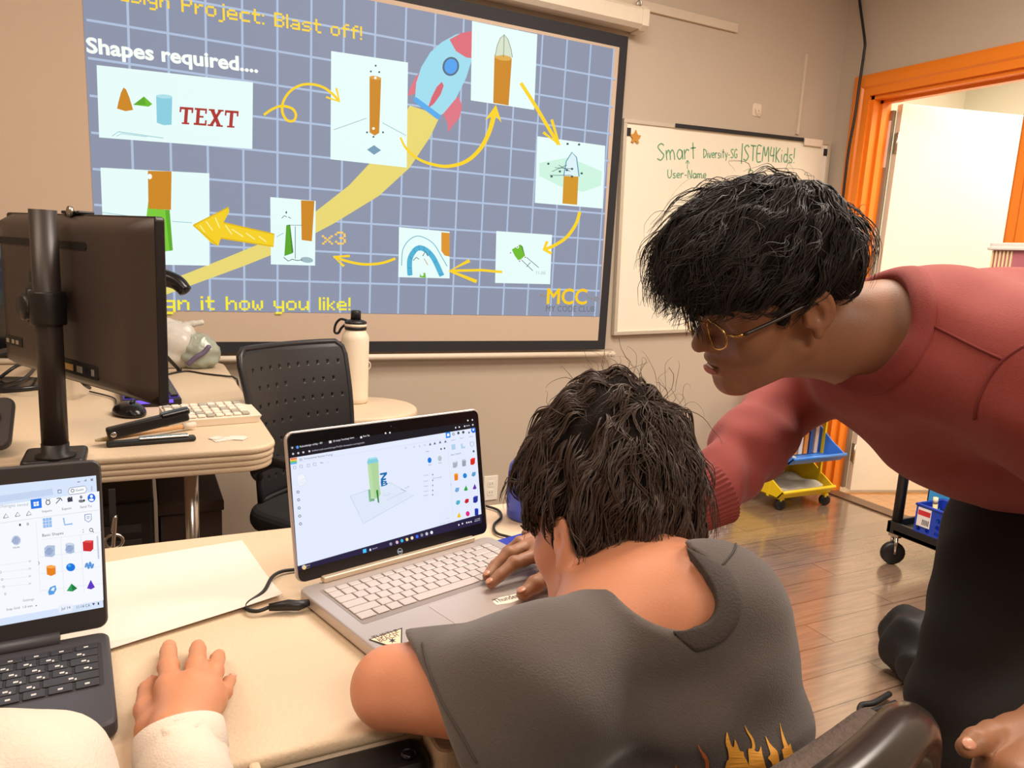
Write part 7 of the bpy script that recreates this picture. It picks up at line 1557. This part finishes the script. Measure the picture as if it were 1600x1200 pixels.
# trousers and shoes
M_tr = mat('black_trouser_cloth', (33, 32, 33), .8, var=.12, scale=120, bump=.3, bscale=500)
lh, rh = at(1598, 852, 1.06), at(1690, 850, 1.27); lkn, rkn = at(1507, 1105, 1.01), at(1695, 1120, 1.22)
la, ra = np.array([lkn[0]+.05, lkn[1]+.02, .08]), np.array([rkn[0]+.08, rkn[1]+.03, .08])
tops2 = [('u', 0, rc(lh, lkn, .104, .068)), ('u', .02, rc(lkn, la, .068, .056)), ('u', .05, rc(rh, rkn, .105, .075)), ('u', .02, rc(rkn, ra, .075, .06)), ('u', .06, rc(lh*.6+rh*.4+[.07, 0, .06], lh*.4+rh*.6+[.08, 0, .07], .12, .12)), ('u', .06, rc(lh+[.06, 0, .04], mS2+[.10, 0, -.02], .10, .12)),
         ('d', 0, ripple(.005, [(np.array([.5, .1, .9]), .10, .4, lh+[-.03, 0, -.08], .12), (np.array([.9, .3, .2]), .09, 1.4, (lh+lkn)/2, .12), (np.array([.3, .3, .9]), .08, 0, lkn, .1)])), ('i', .004, half(np.array([0, 0, .05]), (0, 0, -1)))]
lo, hi = bounds(lh, rh, la, ra, lkn, rkn, mS2, r=.19); lo[2] = 0
V, F = surf(tops2, lo, hi, .007); mesh_obj('trousers', V, F, M_tr, man, True)
for q in (la, ra):
    V, F = surf([('u', 0, el(q+[-.06, 0, -.035], (.13, .045, .042))), ('u', .02, rc(q+[0, 0, -.02], q+[0, 0, .03], .045)), ('i', .004, half(q*[1, 1, 0]+[0, 0, .002], (0, 0, -1)))], q-.24, q+.2, .007); mesh_obj('shoe', V, F, mat('black_shoe', (24, 24, 26), .5), man, True)

# ------------------------------------------------------------------ child in white at the lower left
kid = thing('person', 'child in a white long-sleeved top at the lower left, one hand flat on the table', 'person', (-.15, .30, 0))
M_ks = skin_mat('tan_skin', (206, 142, 104))
kz = TZ
def kp(px, py, z): return onz(px, py, kz+z)
kw = kp(281, 1150, .042)
kA = [kp(266, 1076, .046), kp(263, 1042, .044), kp(263, 1018, .024), kp(264, 1010, .010)]
kB = [kp(301, 1072, .048), kp(307, 1040, .045), kp(309, 1016, .024), kp(309, 1010, .010)]
kC = [kp(325, 1078, .044), kp(335, 1050, .041), kp(340, 1029, .022), kp(342, 1024, .009)]
kD = [kp(332, 1100, .036), kp(350, 1082, .032), kp(357, 1066, .018), kp(361, 1062, .009)]
kT = [kp(240, 1140, .030), kp(228, 1108, .026), kp(231, 1078, .018), kp(240, 1067, .011)]
kE = np.array([.03, .40, .655]); kS = at(36, 1245, .43); kN = kS+np.array([-.15, -.03, .05]); kH = np.array([-.19, .16, .46])
hk = [('u', .012, rc(kw, kA[0], .019, .0125)), ('u', .012, rc(kw, kB[0], .019, .0125)), ('u', .012, rc(kw, kC[0], .019, .012)), ('u', .012, rc(kw, kD[0], .018, .011)), ('u', .012, rc(kw, kT[0], .018, .013))]
for f_, r_ in ((kA, .0088), (kB, .0088), (kC, .0080), (kD, .0068)): hk += [('u', .006, rc(f_[0], f_[1], r_+.0014, r_)), ('u', .0025, rc(f_[1], f_[2], r_, r_-.0005)), ('u', .002, rc(f_[2], f_[3], r_-.0005, r_-.0014)), ('u', .003, el(f_[1]+[0, 0, .0006], (r_+.0008,)*3)), ('u', .008, el(f_[0]+[0, 0, .002], (r_+.002,)*3))]
hk += [('u', .010, rc(kT[0], kT[1], .0125, .0098)), ('u', .004, rc(kT[1], kT[2], .0098, .0088)), ('u', .003, rc(kT[2], kT[3], .0088, .0072))]
hkd = Head(kN+np.array([-.01, .05, .17]), nrm((-.05, .95, -.35)), nrm((0, .35, .95)), .90)
kLs = kN+np.array([-.15, -.03, -.05]); kLe = kLs+np.array([-.06, .12, -.2]); kLw = np.array([-.26, .62, .775])
ops = hkd.ops(True)+[('u', .03, rc(hkd.p(-.03, 0, -.05), kN, .046, .048)), ('u', .05, rc(kN, kS, .04, .036)), ('u', .05, rc(kN, kLs, .04, .036)), ('u', .05, rc(kN, kH, .07, .08, (1, 0, 0), 1.3)), ('u', .03, rc(kS, kE, .038, .032)), ('u', .02, rc(kE, kw, .032, .021)), ('u', .03, rc(kLs, kLe, .038, .032)), ('u', .02, rc(kLe, kLw, .032, .021)), ('u', .02, el(kLw+[0, .05, 0], (.04, .05, .014)))]+hk
for k in range(4): q = kLw+np.array([-.025+.017*k, .09, .0]); ops += finger([q, q+[0, .022, .004], q+[0, .04, -.002], q+[0, .055, -.012]], .0075, .006)
ops += finger([kLw+[.03, .03, 0], kLw+[.05, .06, -.004], kLw+[.052, .085, -.012]], .009, .007)
lo, hi = bounds(kw, kA[3], kD[3], kH, hkd.p(0, 0, .14), kLe, kLw+[0, .15, 0], r=.09)
skin_obj(kid, ops, lo, hi, .0030, M_ks); hkd.eyes(kid)
nail(kid, kD[3], kD[2], nrm(np.array([.3, -.2, 1])), M_nail, .004, .0055, .0056); nail(kid, kT[3], kT[2], nrm(np.array([-.6, -.2, .6])), M_nail, .0046, .0058, .0074)
kho = [('u', 0, hkd.e(-.004, 0, .048, .108, .088, .096)), ('u', .03, hkd.e(.05, 0, .06, .066, .076, .06)), ('i', .012, half(hkd.p(0, 0, -.005), -hkd.U+hkd.F*.4)), ('s', .01, hkd.e(.12, 0, -.05, .07, .12, .07))]
Vh, Fh = surf(kho, hkd.O-.2, hkd.O+.22, .005); Q = (Vh-hkd.O)@hkd.R.T; S1 = strands(kho, Vh[rng.choice(np.where(Q[:, 2] > 0)[0], 900)], whorl_flow(hkd, (-.05, 0, .13), (.3, 0, -.4)), .06, 8, .001, .005, .002, jit=.15)
hair_obj(kid, (Vh, Fh), (S1,), M_hb, M_hair)
M_wt = mat('white_cotton', (226, 212, 196), .8, var=.03, scale=150, bump=.25, bscale=600)
wd = nrm(kw-kE)
kops = [('u', 0, rc(kN*.85+kH*.15, kH, .095, .10, (1, 0, 0), 1.3)), ('u', .05, rc(kN*.7+kS*.3, kS, .045, .040)), ('u', .05, rc(kN*.7+kLs*.3, kLs, .05, .048)), ('u', .03, rc(kS, kE, .042, .042)), ('u', .03, rc(kE, kw-wd*.012, .045, .0335)), ('u', .03, rc(kLs, kLe, .05, .044)), ('u', .03, rc(kLe, kLw, .044, .032)),
        ('d', 0, ripple(.0025, [(wd, .045, 0, kw-wd*.08, .09), (np.array([.8, .3, .5]), .05, .6, kS, .1)])), ('s', .004, rc(kN, hkd.p(-.03, 0, -.05), .052, .056)), ('i', .002, half(kw-wd*.002, wd*1.0)) if False else ('s', .002, rc(kw-wd*.004, kw+wd*.05, .027, .027))]
lo, hi = bounds(kN, kS, kE, kw, kH, kLe, kLw, r=.14)
V, F = surf(kops, lo, hi, .0042); mesh_obj('long_sleeved_top', V, F, M_wt, kid, True)
b = MB(); cb = kw-wd*.006; uu_ = nrm(np.cross(wd, (0, 0, 1.))); vv_ = np.cross(wd, uu_)
P = np.array([[cb+wd*h+(uu_*math.cos(t)+vv_*math.sin(t)*.86)*r for t in np.linspace(0, 2*PI, 40, endpoint=False)] for r, h in ((.028, .004), (.032, .012), (.0345, .010), (.0355, .0), (.0355, -.012), (.0345, -.0135), (.0345, -.016), (.0352, -.018), (.034, -.03), (.031, -.04))]); V, F = gridmesh(P, True); mesh_obj('sleeve_cuff', V, F, M_wt, kid, True)
kk, kk2 = np.array([-.10, .58, .47]), np.array([-.30, .58, .47])
pops = [('u', 0, rc(kH+[-.05, 0, 0], kH+[.05, 0, 0], .10, .10)), ('u', .04, rc(kH+[.08, 0, 0], kk, .08, .065)), ('u', .04, rc(kH+[-.08, 0, 0], kk2, .08, .065)), ('u', .02, rc(kk, kk+[0, .04, -.38], .062, .05)), ('u', .02, rc(kk2, kk2+[0, .04, -.38], .062, .05))]
V, F = surf(pops, *bounds(kH, kk, kk2, kk+[0, .04, -.38], r=.15), .009); mesh_obj('trousers', V, F, mat('navy_trousers', (44, 48, 62), .8), kid, True)
for q in (kk+[0, .04, -.40], kk2+[0, .04, -.40]):
    V, F = surf([('u', 0, el(q+[0, .05, -.025], (.04, .105, .04))), ('u', .02, rc(q, q+[0, 0, .02], .038)), ('i', .004, half(q*[1, 1, 0]+[0, 0, .002], (0, 0, -1)))], q-.18, q+.2, .008); mesh_obj('shoe', V, F, mat('dark_shoe', (40, 40, 46), .6), kid, True)
